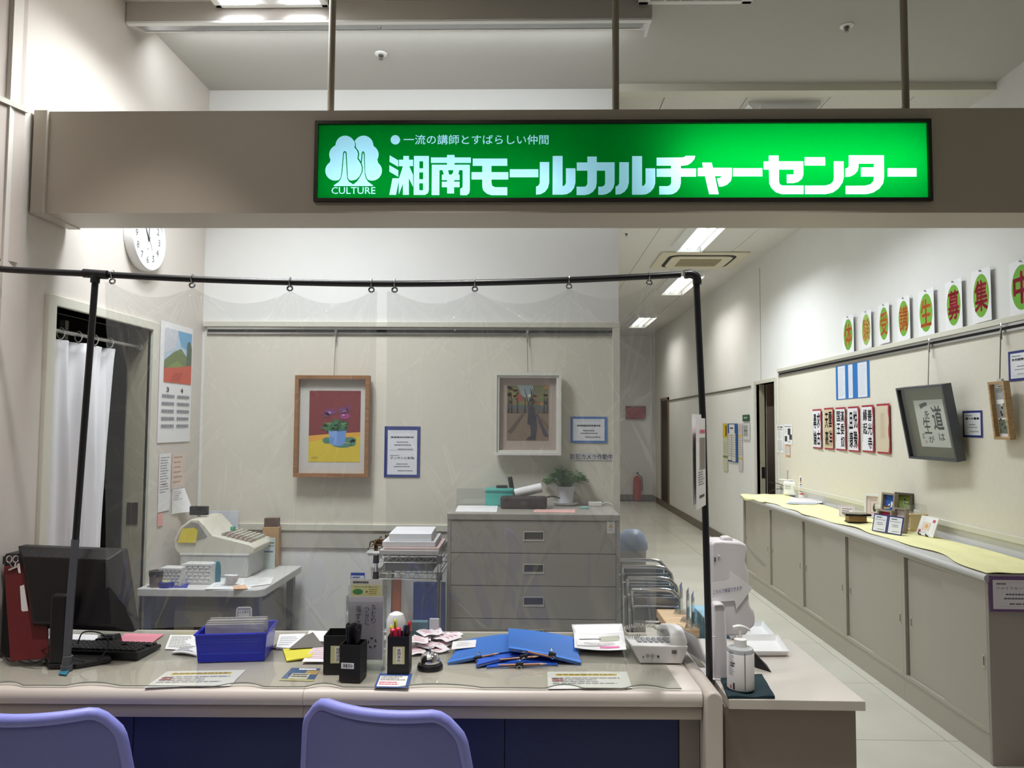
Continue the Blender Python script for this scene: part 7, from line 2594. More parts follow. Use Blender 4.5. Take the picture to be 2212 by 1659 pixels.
wall_paper('poster', 'blue sheet with three white columns of tiny print', 'poster', 'right', 1808, 1881, 785, 861, m_paper, stripes, 0.008)
scr = [('求古', '尋論', 1758, 1779, 884, 969, (226, 224, 232)), ('雲洋', '天高', 1783, 1805, 881, 971, (206, 186, 152)), ('漢委奴', '国王', 1808, 1832, 880, 973, (228, 226, 232)), ('悦豫', '且康', 1835, 1861, 878, 976, (226, 222, 230)), ('善光寺', '縁起', 1865, 1893, 875, 977, (228, 226, 234)), ('', '', 1897, 1928, 872, 980, (208, 192, 168))]
for i, (r_, l_, x0, x1, yt, yb, pc) in enumerate(scr):
    def f(k, w, h, r_=r_, l_=l_, pc=pc, i=i):
        k.rect(0, 0, w, h, (158, 40, 54)).up()
        wave = [(0.90 + 0.035 * math.sin(j * 1.7 + i)) * w for j in range(9)]
        pts = [(0.0, 0.035 * h)] + [(wave[j], (0.035 + 0.925 * j / 8) * h) for j in range(9)] + [(0.0, 0.96 * h)]
        k.poly(pts, pc).up()
        ink = (24, 22, 24)
        if r_:
            k.vtext(r_, w * 0.50, h * 0.06, w * 0.86, h * 0.93, ink, 0.022)
            k.vtext(l_, w * 0.10, h * (0.06 if i in (0, 1, 3) else 0.36), w * 0.46, h * (0.90 if i in (0, 1, 3) else 0.93), ink, 0.022)
            k.lines(w * 0.02, h * 0.2, w * 0.07, h * 0.6, 8, (96, 92, 96), 0.5, seed=i)
        else:
            k.lines(w * 0.3, h * 0.3, w * 0.66, h * 0.8, 18, (176, 160, 140), 0.3, seed=3)
    lab = ['red scroll with four characters about seeking the old, 求古尋論', 'red scroll with cloud and sky characters on tan paper', 'red scroll of the five character gold seal text, 漢委奴国王', 'red scroll with four characters about joy and health, 悦豫且康', 'red scroll of the five character temple legend, 善光寺縁起', 'red scroll on tan paper with faint small print'][i]
    wall_paper('calligraphy_scroll', lab, 'scroll', 'right', x0, x1, yt, yb, mat('scroll_red', (158, 40, 54), 0.7), f, 0.008, 'calligraphy scrolls on the display board', 0.001, lean=0.04)


def hang_cord(T, top, bot, tick=True):
    inv = MW[T.name].inverted()
    a, b = inv @ top, inv @ bot
    c = MB().cyl(a, b, 0.003, n=6)
    c.build('hanging_rod', mat('rod_grey', (120, 114, 106), 0.4, 0.6), T)
    h = MB()
    h.cyl(inv @ (top + Vector((0, 0, -0.05))), inv @ (top + Vector((0, 0, 0.0))), 0.006, n=8)
    h.tube(smoothpath([inv @ (top + Vector((0, 0, 0.0))), inv @ (top + Vector((-0.006, -0.012, 0.015))), inv @ (top + Vector((0, -0.004, 0.035)))], 4), 0.003, 6)
    h.build('rail_hook', m_alu, T, smooth=True)


# framed calligraphy, tilted forward
tl_, bl_, tr_, br2 = at_x(1937, 838, XR - 0.10), at_x(1961, 990, XR - 0.03), at_x(2042, 820, XR - 0.15), at_x(2056, 995, XR - 0.07)
YA = (at_x(1937, 838, XR - 0.18).y + at_x(1961, 990, XR - 0.11).y) / 2
YB_ = (at_x(2027, 826, XR - 0.18).y + at_x(2053, 993, XR - 0.11).y) / 2
wF = abs(YA - YB_)
zT, zB = at_x(1984, 832, XR - 0.18).z, at_x(2008, 992, XR - 0.11).z
tilt_ = math.radians(10)
u_ = Vector((0.06, -1, 0)).normalized()
v_ = Vector((-math.sin(tilt_), 0, math.cos(tilt_)))
v_ = (v_ - u_ * v_.dot(u_)).normalized()
n_ = u_.cross(v_)
hF = (zT - zB) / v_.z
T = thing('framed_calligraphy', 'large grey framed calligraphy hanging tilted from the rail', 'picture', ax(u_, v_, n_, o=(XR - 0.075, YA, zB)))
m_gun = mat('frame_gunmetal', (84, 86, 92), 0.35, 0.5)
dp = 0.055
f = MB()
t = 0.012
for (x0, x1, y0, y1) in ((0, wF, 0, t), (0, wF, hF - t, hF), (0, t, t, hF - t), (wF - t, wF, t, hF - t)):
    f.box(x0, x1, y0, y1, -0.02, dp - 0.02)
f.build('frame', m_gun, T)
MB().box(t, wF - t, t, hF - t, -0.018, -0.010).build('mount', mat('mount_olive', (104, 102, 74), 0.7, noise=(30, 0.05)), T)
k = Ink(-0.0092, 0.0003)
x0, x1, y0, y1 = wF * 0.19, wF * 0.80, hF * 0.16, hF * 0.80
k.rect(x0, y0, x1, y1, (222, 222, 216)).up()
W_, H_ = x1 - x0, y1 - y0
INKK = (26, 24, 24)
k.text('道', x0 + W_ * 0.56, y0 + H_ * 0.36, x0 + W_ * 0.90, y0 + H_ * 0.88, INKK, 0.02)
k.text('は', x0 + W_ * 0.66, y0 + H_ * 0.14, x0 + W_ * 0.86, y0 + H_ * 0.30, INKK, 0.012)
k.stroke([(x0 + W_ * 0.20, y0 + H_ * 0.86), (x0 + W_ * 0.33, y0 + H_ * 0.90), (x0 + W_ * 0.46, y0 + H_ * 0.92)], [H_ * 0.10, H_ * 0.085, H_ * 0.07], INKK)
k.text('を', x0 + W_ * 0.32, y0 + H_ * 0.60, x0 + W_ * 0.48, y0 + H_ * 0.78, INKK, 0.015)
k.text('生', x0 + W_ * 0.20, y0 + H_ * 0.28, x0 + W_ * 0.46, y0 + H_ * 0.64, INKK, 0.012)
k.text('が', x0 + W_ * 0.30, y0 + H_ * 0.09, x0 + W_ * 0.50, y0 + H_ * 0.24, INKK, 0.015)
k.lines(x0 + W_ * 0.1, y0 + H_ * 0.16, x0 + W_ * 0.18, y0 + H_ * 0.28, 3, INKK, 0.5)
k.rect(x0 + W_ * 0.17, y0 + H_ * 0.07, x0 + W_ * 0.23, y0 + H_ * 0.14, (206, 160, 156))
k.build(T, 'calligraphy')
MB().box(t, wF - t, t, hF - t, dp - 0.034, dp - 0.032).build('glazing', clear_mat('picture_glass', (0.97, 0.98, 0.97, 1), 0.0, 0.02, 1.5), T)
hang_cord(T, Vector((XR - 0.03, at_x(2007, 760, XR - 0.03).y, BZR - 0.05)), MW[T.name] @ Vector((wF * 0.58, hF + 0.002, -0.01)))

# narrow wooden frame with photos
y0_, y1_ = at_x(2141, 890, XR - 0.07).y, at_x(2176, 890, XR - 0.07).y
zT, zB = at_x(2155, 824, XR - 0.05).z, at_x(2160, 949, XR - 0.05).z
wN, hN = abs(y0_ - y1_), zT - zB
tilt_ = math.radians(5)
v_ = Vector((-math.sin(tilt_), 0, math.cos(tilt_)))
u_ = Vector((0, -1, 0))
T = thing('framed_photos', 'narrow wooden frame with text and two plant photos', 'picture', ax(u_, v_, u_.cross(v_), o=(XR - 0.04, y0_, zB)))
m_ash = mat('frame_ash', (178, 146, 106), 0.5, wood=True)
f = MB()
t = 0.014
for (x0, x1, y0, y1) in ((0, wN, 0, t), (0, wN, hN - t, hN), (0, t, t, hN - t), (wN - t, wN, t, hN - t)):
    f.box(x0, x1, y0, y1, -0.012, 0.02)
f.build('frame', m_ash, T, bevel=0.001)
MB().box(t, wN - t, t, hN - t, -0.010, -0.004).build('sheet', m_paper, T)
k = Ink(-0.0034, 0.0003)
a_, b_ = t + 0.006, wN - t - 0.006
k.lines(a_ + (b_ - a_) * 0.3, hN * 0.90, a_ + (b_ - a_) * 0.65, hN * 0.915, 1, INKB, 0.9)
k.lines(a_, hN * 0.68, b_, hN * 0.88, 9, (90, 90, 100), 0.5, rag=0.2, seed=5)
k.rect(a_, hN * 0.37, b_, hN * 0.61, (150, 150, 146)).rect(a_, hN * 0.1, b_, hN * 0.34, (108, 116, 98)).up()
rn_ = random.Random(3)
for i in range(16):
    v0 = hN * (0.38 if i % 2 else 0.11)
    k.disc(a_ + 0.008 + (b_ - a_ - 0.016) * rn_.random(), v0 + 0.012 + hN * 0.2 * rn_.random(), 0.008, 0.008, rn_.choice([(120, 40, 36), (206, 206, 200), (60, 60, 50), (84, 110, 70), (170, 168, 160), (50, 40, 40)]), 9)
k.build(T, 'photos')
hang_cord(T, Vector((XR - 0.03, at_x(2162, 715, XR - 0.03).y, BZR - 0.05)), MW[T.name] @ Vector((wN * 0.55, hN + 0.002, 0.0)))
MB().box(wN * 0.42, wN * 0.70, hN, hN + 0.012, -0.01, 0.004).build('hanger_clip', m_alu, T)


def nb(title, b):
    def f(k, w, h):
        k.rect(0, 0, w, h, (40, 46, 124)).up()
        k.rect(0.09 * w, 0.085 * h, 0.91 * w, 0.915 * h, (232, 233, 238)).up()
        k.lines(0.15 * w, 0.80 * h, 0.5 * w, 0.83 * h, 1, GREY, 0.9, rag=0.03)
        k.text(title, 0.15 * w, 0.66 * h, 0.85 * w, 0.75 * h, (44, 44, 50), b)
        k.lines(0.35 * w, 0.46 * h, 0.65 * w, 0.49 * h, 1, GREY, 0.9, rag=0.03)
        k.lines(0.26 * w, 0.36 * h, 0.76 * w, 0.385 * h, 1, GREY, 0.9, rag=0.03)
        k.lines(0.36 * w, 0.21 * h, 0.82 * w, 0.235 * h, 1, GREY, 0.9, rag=0.03)
        k.rect(0.14 * w, 0.17 * h, 0.86 * w, 0.174 * h, GREY)
    return f


wall_paper('notice_sheet', 'navy bordered notice between the framed calligraphy and the narrow frame', 'notice', 'right', 2083, 2126, 887, 945, m_paper, nb('選べる書道', 0.03), 0.008)
wall_paper('notice_sheet', 'navy bordered notice above the narrow wooden frame', 'notice', 'right', 2182, 2238, 756, 822, m_paper, nb('多肉植物の寄', 0.02), 0.008)


def eventsheet(k, w, h):
    k.lines(w * 0.12, h * 0.88, w * 0.9, h * 0.95, 1, INKB, 0.8, rag=0.02)
    k.text('￥,250-', w * 0.1, h * 0.80, w * 0.92, h * 0.87, INKB, 0.02)
    k.lines(w * 0.1, h * 0.5, w * 0.9, h * 0.76, 7, (170, 170, 178), 0.3, seed=2)
    k.lines(w * 0.1, h * 0.06, w * 0.9, h * 0.44, 12, (150, 150, 158), 0.5, seed=3)


def photosheet(k, w, h):
    k.lines(w * 0.1, h * 0.86, w * 0.9, h * 0.92, 1, (90, 90, 96), 0.7, rag=0.02)
    for a, b, c, d in ((0.48, 0.82, 0.48, 0.80), (0.66, 0.98, 0.24, 0.50), (0.12, 0.42, 0.14, 0.42)):
        k.rect(w * a, h * c, w * b, h * d, (62, 62, 64))
    k.lines(w * 0.1, h * 0.5, w * 0.36, h * 0.78, 4, (150, 150, 156), 0.3)
    k.lines(w * 0.5, h * 0.06, w * 0.9, h * 0.18, 2, (120, 120, 126), 0.4)


wall_paper('flyer', 'white price flyer pinned beside the doorway end of the board', 'flyer', 'right', 1680, 1694, 918, 978, m_paper, eventsheet, 0.008)
wall_paper('flyer', 'white flyer with three dark photos', 'flyer', 'right', 1695, 1713, 917, 960, m_paper, photosheet, 0.008)
wall_paper('flyer', 'small orange bordered flyer under the photo flyer', 'flyer', 'right', 1699, 1709, 961, 987, mat('flyer_orange', (206, 150, 112), 0.6), lambda k, w, h: (k.rect(w * 0.12, h * 0.16, w * 0.88, h * 0.86, (222, 218, 222)).up(), k.lines(w * 0.2, h * 0.24, w * 0.8, h * 0.78, 5, (176, 172, 180), 0.3)), 0.008)
# notices on the wall past the doorway
wall_paper('flyer', 'yellow and brown picture flyer past the doorway', 'flyer', 'right', 1563, 1573, 915, 1018, mat('flyer_cream', (208, 206, 180), 0.6), lambda k, w, h: (k.rect(0, h * 0.7, w, h, (206, 186, 52)).up(), k.rect(w * 0.2, h * 0.74, w * 0.5, h * 0.92, (224, 190, 30)).rect(w * 0.55, h * 0.74, w * 0.85, h * 0.96, (110, 60, 60)), k.lines(w * 0.1, h * 0.36, w * 0.9, h * 0.62, 8, (170, 170, 160), 0.3), k.rect(0, h * 0.28, w, h * 0.33, (130, 136, 90))), 0.006)
wall_paper('flyer', 'blue backed sheet with two hanging white lists', 'flyer', 'right', 1574, 1595, 915, 998, mat('flyer_blue', (28, 84, 146), 0.6),
           lambda k, w, h: (k.rect(w * 0.14, h * 0.72, w * 0.70, h * 0.98, (220, 220, 224)).up(), k.rect(0.0, h * 0.04, w * 0.38, h * 0.74, (214, 212, 204)), k.rect(w * 0.42, h * 0.02, w * 0.78, h * 0.75, (218, 216, 208)).up(), k.lines(w * 0.24, h * 0.86, w * 0.6, h * 0.9, 1, INKB, 0.9), k.lines(w * 0.04, h * 0.1, w * 0.36, h * 0.7, 10, (160, 160, 156), 0.3), k.lines(w * 0.46, h * 0.1, w * 0.76, h * 0.7, 10, (160, 160, 156), 0.3)), 0.008)
wall_paper('flyer', 'pale list with yellow bands past the doorway', 'flyer', 'right', 1596, 1605, 915, 1017, mat('flyer_lilac', (206, 198, 200), 0.6), lambda k, w, h: (k.rect(0, h * 0.72, w, h * 0.76, (206, 186, 70)), k.rect(0, h * 0.24, w, h * 0.28, (206, 186, 70)), k.lines(w * 0.1, h * 0.3, w * 0.9, h * 0.7, 8, (150, 140, 150), 0.25), k.lines(w * 0.1, h * 0.78, w * 0.9, h * 0.97, 4, (150, 140, 150), 0.25)), 0.006)
wall_paper('room_sign', 'dark green room sign beside the doorway', 'sign', 'right', 1606, 1620, 896, 910, mat('sign_darkgreen', (44, 84, 60), 0.5), lambda k, w, h: k.lines(w * 0.2, h * 0.4, w * 0.8, h * 0.66, 1, (170, 196, 178), 0.9), 0.006, thick=0.006)
wall_paper('room_plate', 'white framed room plate under the green sign', 'sign', 'right', 1607, 1621, 914, 950, mat('plate_white', (214, 214, 212), 0.5), lambda k, w, h: (k.rect(w * 0.1, h * 0.2, w * 0.75, h * 0.86, (160, 162, 156)).up(), k.lines(w * 0.2, h * 0.5, w * 0.66, h * 0.58, 1, (84, 88, 84), 0.9)), 0.006, thick=0.006)

# end of the corridor: extinguisher and red alarm box
T = thing('fire_extinguisher', 'red fire extinguisher at the corridor end', 'fire extinguisher', (2.16, YF - 0.16, 0))
m_ext = mat('extinguisher_red', (176, 30, 34), 0.35)
MB().lathe([(0.001, 0.01), (0.075, 0.01), (0.08, 0.03), (0.08, 0.40), (0.065, 0.46), (0.03, 0.49), (0.001, 0.49)], 24).build('cylinder', m_ext, T, smooth=True)
MB().cyl((0, 0, 0.49), (0, 0, 0.54), 0.02, n=12).build('valve', m_alu, T)
MB().box(-0.02, 0.02, -0.08, 0.03, 0.54, 0.56).build('handle', m_black, T)
MB().tube(smoothpath([(0.02, 0, 0.52), (0.09, -0.02, 0.45), (0.095, -0.02, 0.2)], 6), 0.01, 8).build('hose', m_black, T, smooth=True)
T = thing('alarm_box', 'dark red alarm sign box at the corridor end', 'sign', (2.15, YF - 0.06, 1.62))
MB().box(-0.2, 0.2, 0, 0.05, 0, 0.26).build('box', mat('alarm_red', (126, 44, 50), 0.5), T, bevel=0.006)
MB().box(-0.17, 0.17, -0.004, 0, 0.03, 0.23).build('plate', mat('alarm_plate', (150, 40, 46), 0.5), T)
# ================================================================== side table right of the desk
qa, qb = at_z(1576, 1513, TZ), at_z(1870, 1515, TZ)
TXa, TXb, TYa = qa.x, qb.x, qb.y
T = thing('side_table', 'greige side table at the end of the reception desk', 'table', (TXa, TYa, 0))
tw, td_ = TXb - TXa, 0.64
MB().box(0, tw, 0, td_, TZ - 0.029, TZ).build('table_top', mat('side_top', (196, 190, 182), 0.4), T, bevel=0.002)
px_a, px_b = at_y(1567, 1600, TYa + 0.02).x - TXa, at_y(1850, 1600, TYa + 0.02).x - TXa
m_st = mat('side_panel_brown', (128, 116, 108), 0.5)
MB().box(px_a, px_b, 0.02, 0.04, 0.02, TZ - 0.029).build('front_panel', m_st, T, bevel=0.002)
MB().box(px_b - 0.02, px_b, 0.04, td_ - 0.02, 0.02, TZ - 0.029).build('side_panel', mat('side_panel_light', (170, 160, 150), 0.5), T)
MB().box(px_a, px_a + 0.02, 0.04, td_ - 0.02, 0.02, TZ - 0.029).build('side_panel', m_st, T)
MB().box(px_a, px_b, td_ - 0.04, td_ - 0.02, 0.02, TZ - 0.029).build('back_panel', m_st, T)
for x in (px_a, px_b - 0.03):
    for y in (0.02, td_ - 0.05):
        MB().box(x, x + 0.03, y, y + 0.03, 0, 0.02).build('foot', m_black, T)

# dark teal towel
slab('towel', 'folded dark teal towel under the sanitizer bottle', 'towel', [(1572, 1510), (1674, 1510), (1646, 1462), (1556, 1468)], 0.008, mat('towel_teal', (24, 48, 56), 0.95, bump=(300, 0.8)), TZ, bulge=lambda u, v: 0.002 * math.sin(u * 9) + 0.001 * math.sin(v * 13), n=10)

# pump bottle
q = at_z(1604, 1492, TZ + 0.011)
T = thing('pump_bottle', 'white sanitizer pump bottle on the dark towel', 'bottle', (q.x, q.y + 0.02, TZ + 0.0115))
s = q.y / FPX
R_ = 27.5 * s
H_ = at_y(1604, 1400, q.y).z - TZ - 0.0115
MB().lathe([(0.001, 0), (R_ * 0.94, 0), (R_, 0.006), (R_, H_ - 0.012), (R_ * 0.95, H_ - 0.004), (R_ * 0.5, H_), (0.001, H_)], 36).build('bottle_body', mat('bottle_clear', (176, 180, 182), 0.15), T, smooth=True)
lbm = MB()
lbm.lathe([(R_ + 0.0006, 0.004), (R_ + 0.0009, 0.005), (R_ + 0.0009, H_ - 0.018), (R_ + 0.0006, H_ - 0.017)], 36)
lbm.build('label_wrap', m_paper, T, smooth=True)
k = Ink(R_ + 0.0014, 0.0002)
k.lines(-1.25, H_ * 0.35, -0.75, H_ * 0.92, 14, (110, 110, 116), 0.35, rag=0.3, seed=2)
k.lines(-1.05, H_ * 0.55, -0.6, H_ * 0.68, 2, (60, 60, 66), 0.6, rag=0.3, seed=4)
k.rect(-1.1, H_ * 0.06, -0.98, H_ * 0.14, (190, 60, 56)).rect(-0.85, H_ * 0.05, -0.7, H_ * 0.2, (60, 60, 64))
k.rect(0.02, H_ * 0.06, 0.09, H_ * 0.92, (120, 120, 126))
k.warp = lambda p: (p[2] * math.sin(p[0]), -p[2] * math.cos(p[0]), p[1])
k.build(T)
MB().lathe([(0.001, H_), (R_ * 0.48, H_), (R_ * 0.48, H_ + 0.022), (R_ * 0.3, H_ + 0.026), (0.001, H_ + 0.026)], 24).build('pump_collar', m_white, T, smooth=True)
b = MB()
b.cyl((0, 0, H_ + 0.026), (0, 0, H_ + 0.052), 0.0055, n=12)
b.build('pump_stem', m_white, T, smooth=True)
MB().tube(smoothpath([(-0.022, 0.0, H_ + 0.056), (-0.006, 0, H_ + 0.060), (0.012, 0, H_ + 0.058), (0.030, 0, H_ + 0.049)], 5), [0.006] * 6 + [0.006, 0.0058, 0.0055, 0.005, 0.0048, 0.0046, 0.0044, 0.0042, 0.004, 0.004], 10).build('pump_head', m_white, T, smooth=True)

# dispenser with thermometer stand
yD = at_z(1556, 1470, TZ).y
T = thing('dispenser', 'white automatic sanitizer dispenser with a slim post', 'dispenser', (at_z(1556, 1470, TZ).x, yD, TZ))
oD = MW[T.name].translation
m_disp = mat('dispenser_white', (226, 222, 226), 0.35)
XZ = ax((1, 0, 0), (0, 0, 1), (0, -1, 0))


def silh(pts, y, z0, z1, name, m, bevel=0.006, smooth=40):
    pl = [at_y(a, b_, y) - oD for a, b_ in pts]
    zmin = min(p.z for p in pl)
    MB().prism([(p.x, max(p.z, 0.001)) for p in pl], -(y - oD.y) - z1, -(y - oD.y) + z0, None, XZ).build(name, m, T, bevel=bevel, smooth=smooth, seg=3)


yBk = yD + 0.05
silh([(1537, 1176), (1543, 1170), (1560, 1169), (1600, 1172), (1612, 1176), (1615, 1185), (1612, 1200), (1610, 1212), (1614, 1224), (1618, 1238), (1618, 1300), (1622, 1312), (1630, 1322), (1632, 1338), (1630, 1352), (1618, 1362), (1612, 1372), (1596, 1374), (1545, 1374), (1536, 1360)], yBk, 0.0, 0.10, 'body', m_disp, 0.012)
silh([(1560, 1170), (1560, 1163), (1566, 1160), (1578, 1160), (1583, 1163), (1583, 1171)], yBk + 0.02, 0.0, 0.04, 'top_button', m_disp, 0.004)
silh([(1542, 1311), (1545, 1304), (1562, 1304), (1567, 1311), (1574, 1440), (1576, 1468), (1572, 1472), (1545, 1472), (1541, 1466)], yD, 0.0, 0.045, 'post', m_disp, 0.010)
b = MB()
for py in (1308, 1312):
    p0, p1 = at_y(1543, py, yD - 0.001) - oD, at_y(1566, py, yD - 0.001) - oD
    b.cyl(p0, p1, 0.0012, n=5)
b.build('seams', mat('seam_grey', (150, 146, 150), 0.5), T)
p0 = at_y(1545, 1205, yBk) - oD
MB().box(p0.x - 0.003, p0.x + 0.001, 0.047, 0.05, p0.z - 0.012, p0.z + 0.002).build('indicator', mat('indicator_dark', (70, 70, 74), 0.4), T)
MB().lathe([(0.001, 0), (0.004, 0), (0.004, 0.003), (0.001, 0.004)], 12, None, Matrix.Translation((p0.x + 0.012, 0.05, p0.z + 0.006)) @ Matrix.Rotation(math.pi / 2, 4, 'X')).build('lens', m_whiteg, T)
MB().box(-0.05, 0.06, -0.002, 0.11, 0.0, 0.006).build('base_plate', m_disp, T, bevel=0.003)
fl_ = [(1606, 1171), (1657, 1222), (1650, 1225), (1634, 1211)]
b = MB()
b.add([at_y(a, c, yBk + 0.02) - oD for a, c in fl_], [(0, 1, 2, 3)])
b.build('clear_flap', m_acr, T, solid=0.001)
# arrow sign
ap = [(1531.6, 1260), (1574.7, 1253.4), (1577, 1232.4), (1626.6, 1269), (1591, 1316), (1587.3, 1297.7), (1538, 1301)]
yA = yBk - 0.004
pv = [at_y(a, b_, yA) for a, b_ in ap]
o0 = pv[0]
b = MB()
b.prism([((p - o0).x, (p - o0).z) for p in pv], -0.0012, 0.0, None, XZ)
o = b.build('arrow_sign', m_paper, None)
place(o, Matrix.Translation(o0))
tag(o, 'pink white paper arrow taped on the dispenser', 'sign')
k = Ink(0.0, 0.0002)
V, Fc = glyphs('こちらで検温できます', 0.006)
xs, ys = [p[0] for p in V], [p[1] for p in V]
k.raw([((p[0] - min(xs)) / (max(xs) - min(xs)), (p[1] - min(ys)) / (max(ys) - min(ys))) for p in V], Fc, (92, 66, 140))


def wp(p):
    a, b_ = p[0], p[1]
    q = at_y(1540.5 + 62 * a, 1284 - 9.5 * a - 9 * b_, yA - 0.0012) - o0
    return (q.x, q.y - 0.0008, q.z)


k.warp = wp
k.build(o)

# white trays on the side table
tray('white tray in front on the side table', [(1592, 1419), (1704, 1418), (1680, 1383), (1592, 1383)], TZ + 0.002, 0.018, 0.1)
tray('white tray behind the first one on the side table', [(1575, 1382), (1672, 1381), (1648, 1352), (1560, 1352)], TZ + 0.002, 0.018, 0.1)
b = MB()
q0, q1 = at_z(1631, 1442, TZ), at_z(1645, 1462, TZ)
T = thing('black_stand', 'small black wedge behind the pump bottle', 'stand', (q0.x, q0.y, TZ + 0.0))
MB().add([(0, 0, 0), (0.04, -0.05, 0), (0.05, 0.03, 0), (0.0, 0.03, 0), (0.0, 0.0, 0.05), (0.0, 0.03, 0.05)], [(0, 3, 2, 1), (0, 1, 4), (1, 2, 5, 4), (2, 3, 5), (3, 0, 4, 5)]).build('wedge', m_black, T)

# clear sign holder lying on the end panel
q = at_z(1495, 1428, DZ + 0.006)
T = thing('sign_holder', 'clear sign holder leaning on the desk end panel', 'sign holder', ax(Vector((0.24, -0.97, 0)).normalized(), Vector((-0.35, -0.09, 0.93)).normalized(), Vector((-0.9, -0.22, -0.36)).normalized(), o=(0.552, 2.62, DZ + 0.007)))
MB().box(0, 0.16, 0, 0.11, -0.002, 0.001).build('pane', m_acr, T)
MB().box(0.012, 0.15, 0.01, 0.1, 0.0012, 0.002).build('insert', mat('insert_pale', (206, 208, 212), 0.5), T)

# ================================================================== chairs in front
m_chair = mat('chair_shell', (104, 108, 172), 0.5, bump=(500, 0.2))
m_rim = mat('chair_rim', (128, 132, 206), 0.45, bump=(500, 0.2))
m_leg = mat('chair_leg', (150, 150, 152), 0.3, 0.9)


def chair(label, M):
    T = thing('chair', label, 'chair', M)
    # local: -y is the back of the chair (towards the viewer), seat runs to +y
    W, zb, zt_ = 0.196, 0.40, 0.83

    def back(u, v, off=0.0):
        z = zb + (zt_ - zb) * v
        wv_ = W * (1.24 - 0.25 * v)
        if v > 0.86:
            t2 = (v - 0.86) / 0.14
            wv_ *= math.sqrt(max(0.0, 1 - t2 ** 3 * 0.14))
        s_ = 2 * u - 1
        x = s_ * wv_
        dip = 0.003 * (1 - s_ * s_) * v
        crn = 0.035 * max(0, (abs(s_) - 0.74) / 0.26) ** 2 * v ** 4
        y = -0.22 + 0.05 * s_ * s_ - 0.07 * (v - 0.2) - off
        return (x, y, z - dip * v - crn)
    b = MB()
    b.grid(lambda u, v: back(u, v), 28, 24)
    b.build('backrest', m_chair, T, smooth=80, solid=0.014)
    path = [back(0.0, 0.02 + 0.98 * i / 20) for i in range(21)] + [back(i / 24, 1.0) for i in range(1, 24)] + [back(1.0, 1.0 - 0.98 * i / 20) for i in range(21)]
    MB().tube([Vector(p) + Vector((0, 0.004, 0.004)) for p in path], 0.0155, 10).build('rim', m_rim, T, smooth=True)

    def seat(u, v):
        s_ = 2 * u - 1
        return (s_ * 0.20 * (1 - 0.1 * max(0, v - 0.7)), -0.21 + 0.38 * v, 0.43 - 0.012 * (1 - s_ * s_) + 0.02 * (v - 0.5) - 0.05 * max(0, v - 0.8) ** 2 * 8 * 0.3)
    MB().grid(seat, 20, 20).build('seat', m_chair, T, smooth=80, solid=0.035)
    for sx in (-1, 1):
        for y0, y1 in ((-0.17, -0.22), (0.12, 0.14)):
            MB().tube([(sx * 0.16, y0, 0.41), (sx * 0.185, y1, 0.0)], 0.011, 10).build('leg', m_leg, T, smooth=True)
    return T


qc = at_y(862, 1530, 1.76)
chair('blue lavender chair in front of the desk with the pen cups', Matrix.Translation((qc.x, 1.76 + 0.27, -0.022)) @ Matrix.Rotation(math.radians(-13), 4, 'Z'))
qc = at_y(22, 1540, 1.74)
chair('blue lavender chair in front of the desk with the monitor', Matrix.Translation((qc.x, 1.74 + 0.27, -0.036)) @ Matrix.Rotation(math.radians(6), 4, 'Z'))
# ================================================================== pipe frame with the clear vinyl screen
m_pipe = mat('pipe_black', (28, 28, 31), 0.35)
m_pipe2 = mat('pipe_grey', (84, 86, 92), 0.45)
YPL, YPR = at_z(140, 1450, DZ).y, 2.42
footL = at_z(143, 1447, MZ)
topL = at_y(207, 592, YPL)
topR = at_y(1500, 596, YPR)
footR = at_y(1534, 1490, YPR)
T = thing('screen_frame', 'black pipe frame holding the clear screens over the desk', 'frame', (footL.x, footL.y, MZ))
oF = MW[T.name].translation


def W3(p):
    return Vector(p) - oF


bar = [(-40, 573), (0, 581), (100, 587), (205, 592), (420, 603), (640, 610), (830, 613), (1030, 611), (1230, 605), (1400, 597), (1470, 593)]
bp = []
for i, (a, b_) in enumerate(bar):
    t_ = (a - 0) / 1500.0
    bp.append(W3(at_y(a, b_, YPL + (YPR - YPL) * t_)))
MB().tube(smoothpath(bp, 5), 0.0105, 14).build('top_bar', m_pipe, T, smooth=True)
mid = at_y(163, 1170, YPL)
MB().tube([W3(topL), W3(at_y(185, 880, YPL)), W3(mid)], 0.0105, 14).build('post', m_pipe, T, smooth=True)
MB().tube([W3(at_y(163, 1165, YPL)), W3(at_y(153, 1290, YPL)), Vector((0, 0, 0.012))], 0.012, 14).build('lower_post', m_pipe2, T, smooth=True)
MB().tube([Vector((0.001, 0, 0.0)), Vector((0.001, 0, 0.016))], 0.0175, 16).build('foot_cap', m_pipe2, T, smooth=True)
a_ = W3(at_y(147, 1413, YPL))
MB().tube([Vector((0.0005, 0, 0.015)), Vector((a_.x, a_.y, 0.045))], 0.0145, 16).build('foot_socket', m_pipe2, T, smooth=True)
t0, t1 = W3(at_y(181, 590, YPL)), W3(at_y(232, 594, YPL))
b = MB().tube([t0, t1], 0.0145, 14)
b.tube([W3(topL), W3(at_y(205, 611, YPL))], 0.0145, 14)
b.build('tee_joint', m_pipe, T, smooth=True)
el = [W3(at_y(1478, 593, YPR)), W3(at_y(1492, 592, YPR)), W3(at_y(1503, 597, YPR)), W3(at_y(1506, 606, YPR)), W3(at_y(1506, 614, YPR))]
MB().tube(smoothpath(el, 4), 0.0145, 14).build('elbow_joint', m_pipe, T, smooth=True)
MB().tube([W3(at_y(1504, 605, YPR)), W3(at_y(1518, 900, YPR)), W3(at_y(1532, 1420, YPR)), Vector((W3(footR).x, W3(footR).y, 0.0 - MZ))], 0.0108, 14).build('post', m_pipe, T, smooth=True)
MB().tube([W3(at_y(1531, 1375, YPR)), W3(at_y(1545, 1376, YPR + 0.0))], 0.003, 6).build('cable_tie', m_whiteg, T, smooth=True)
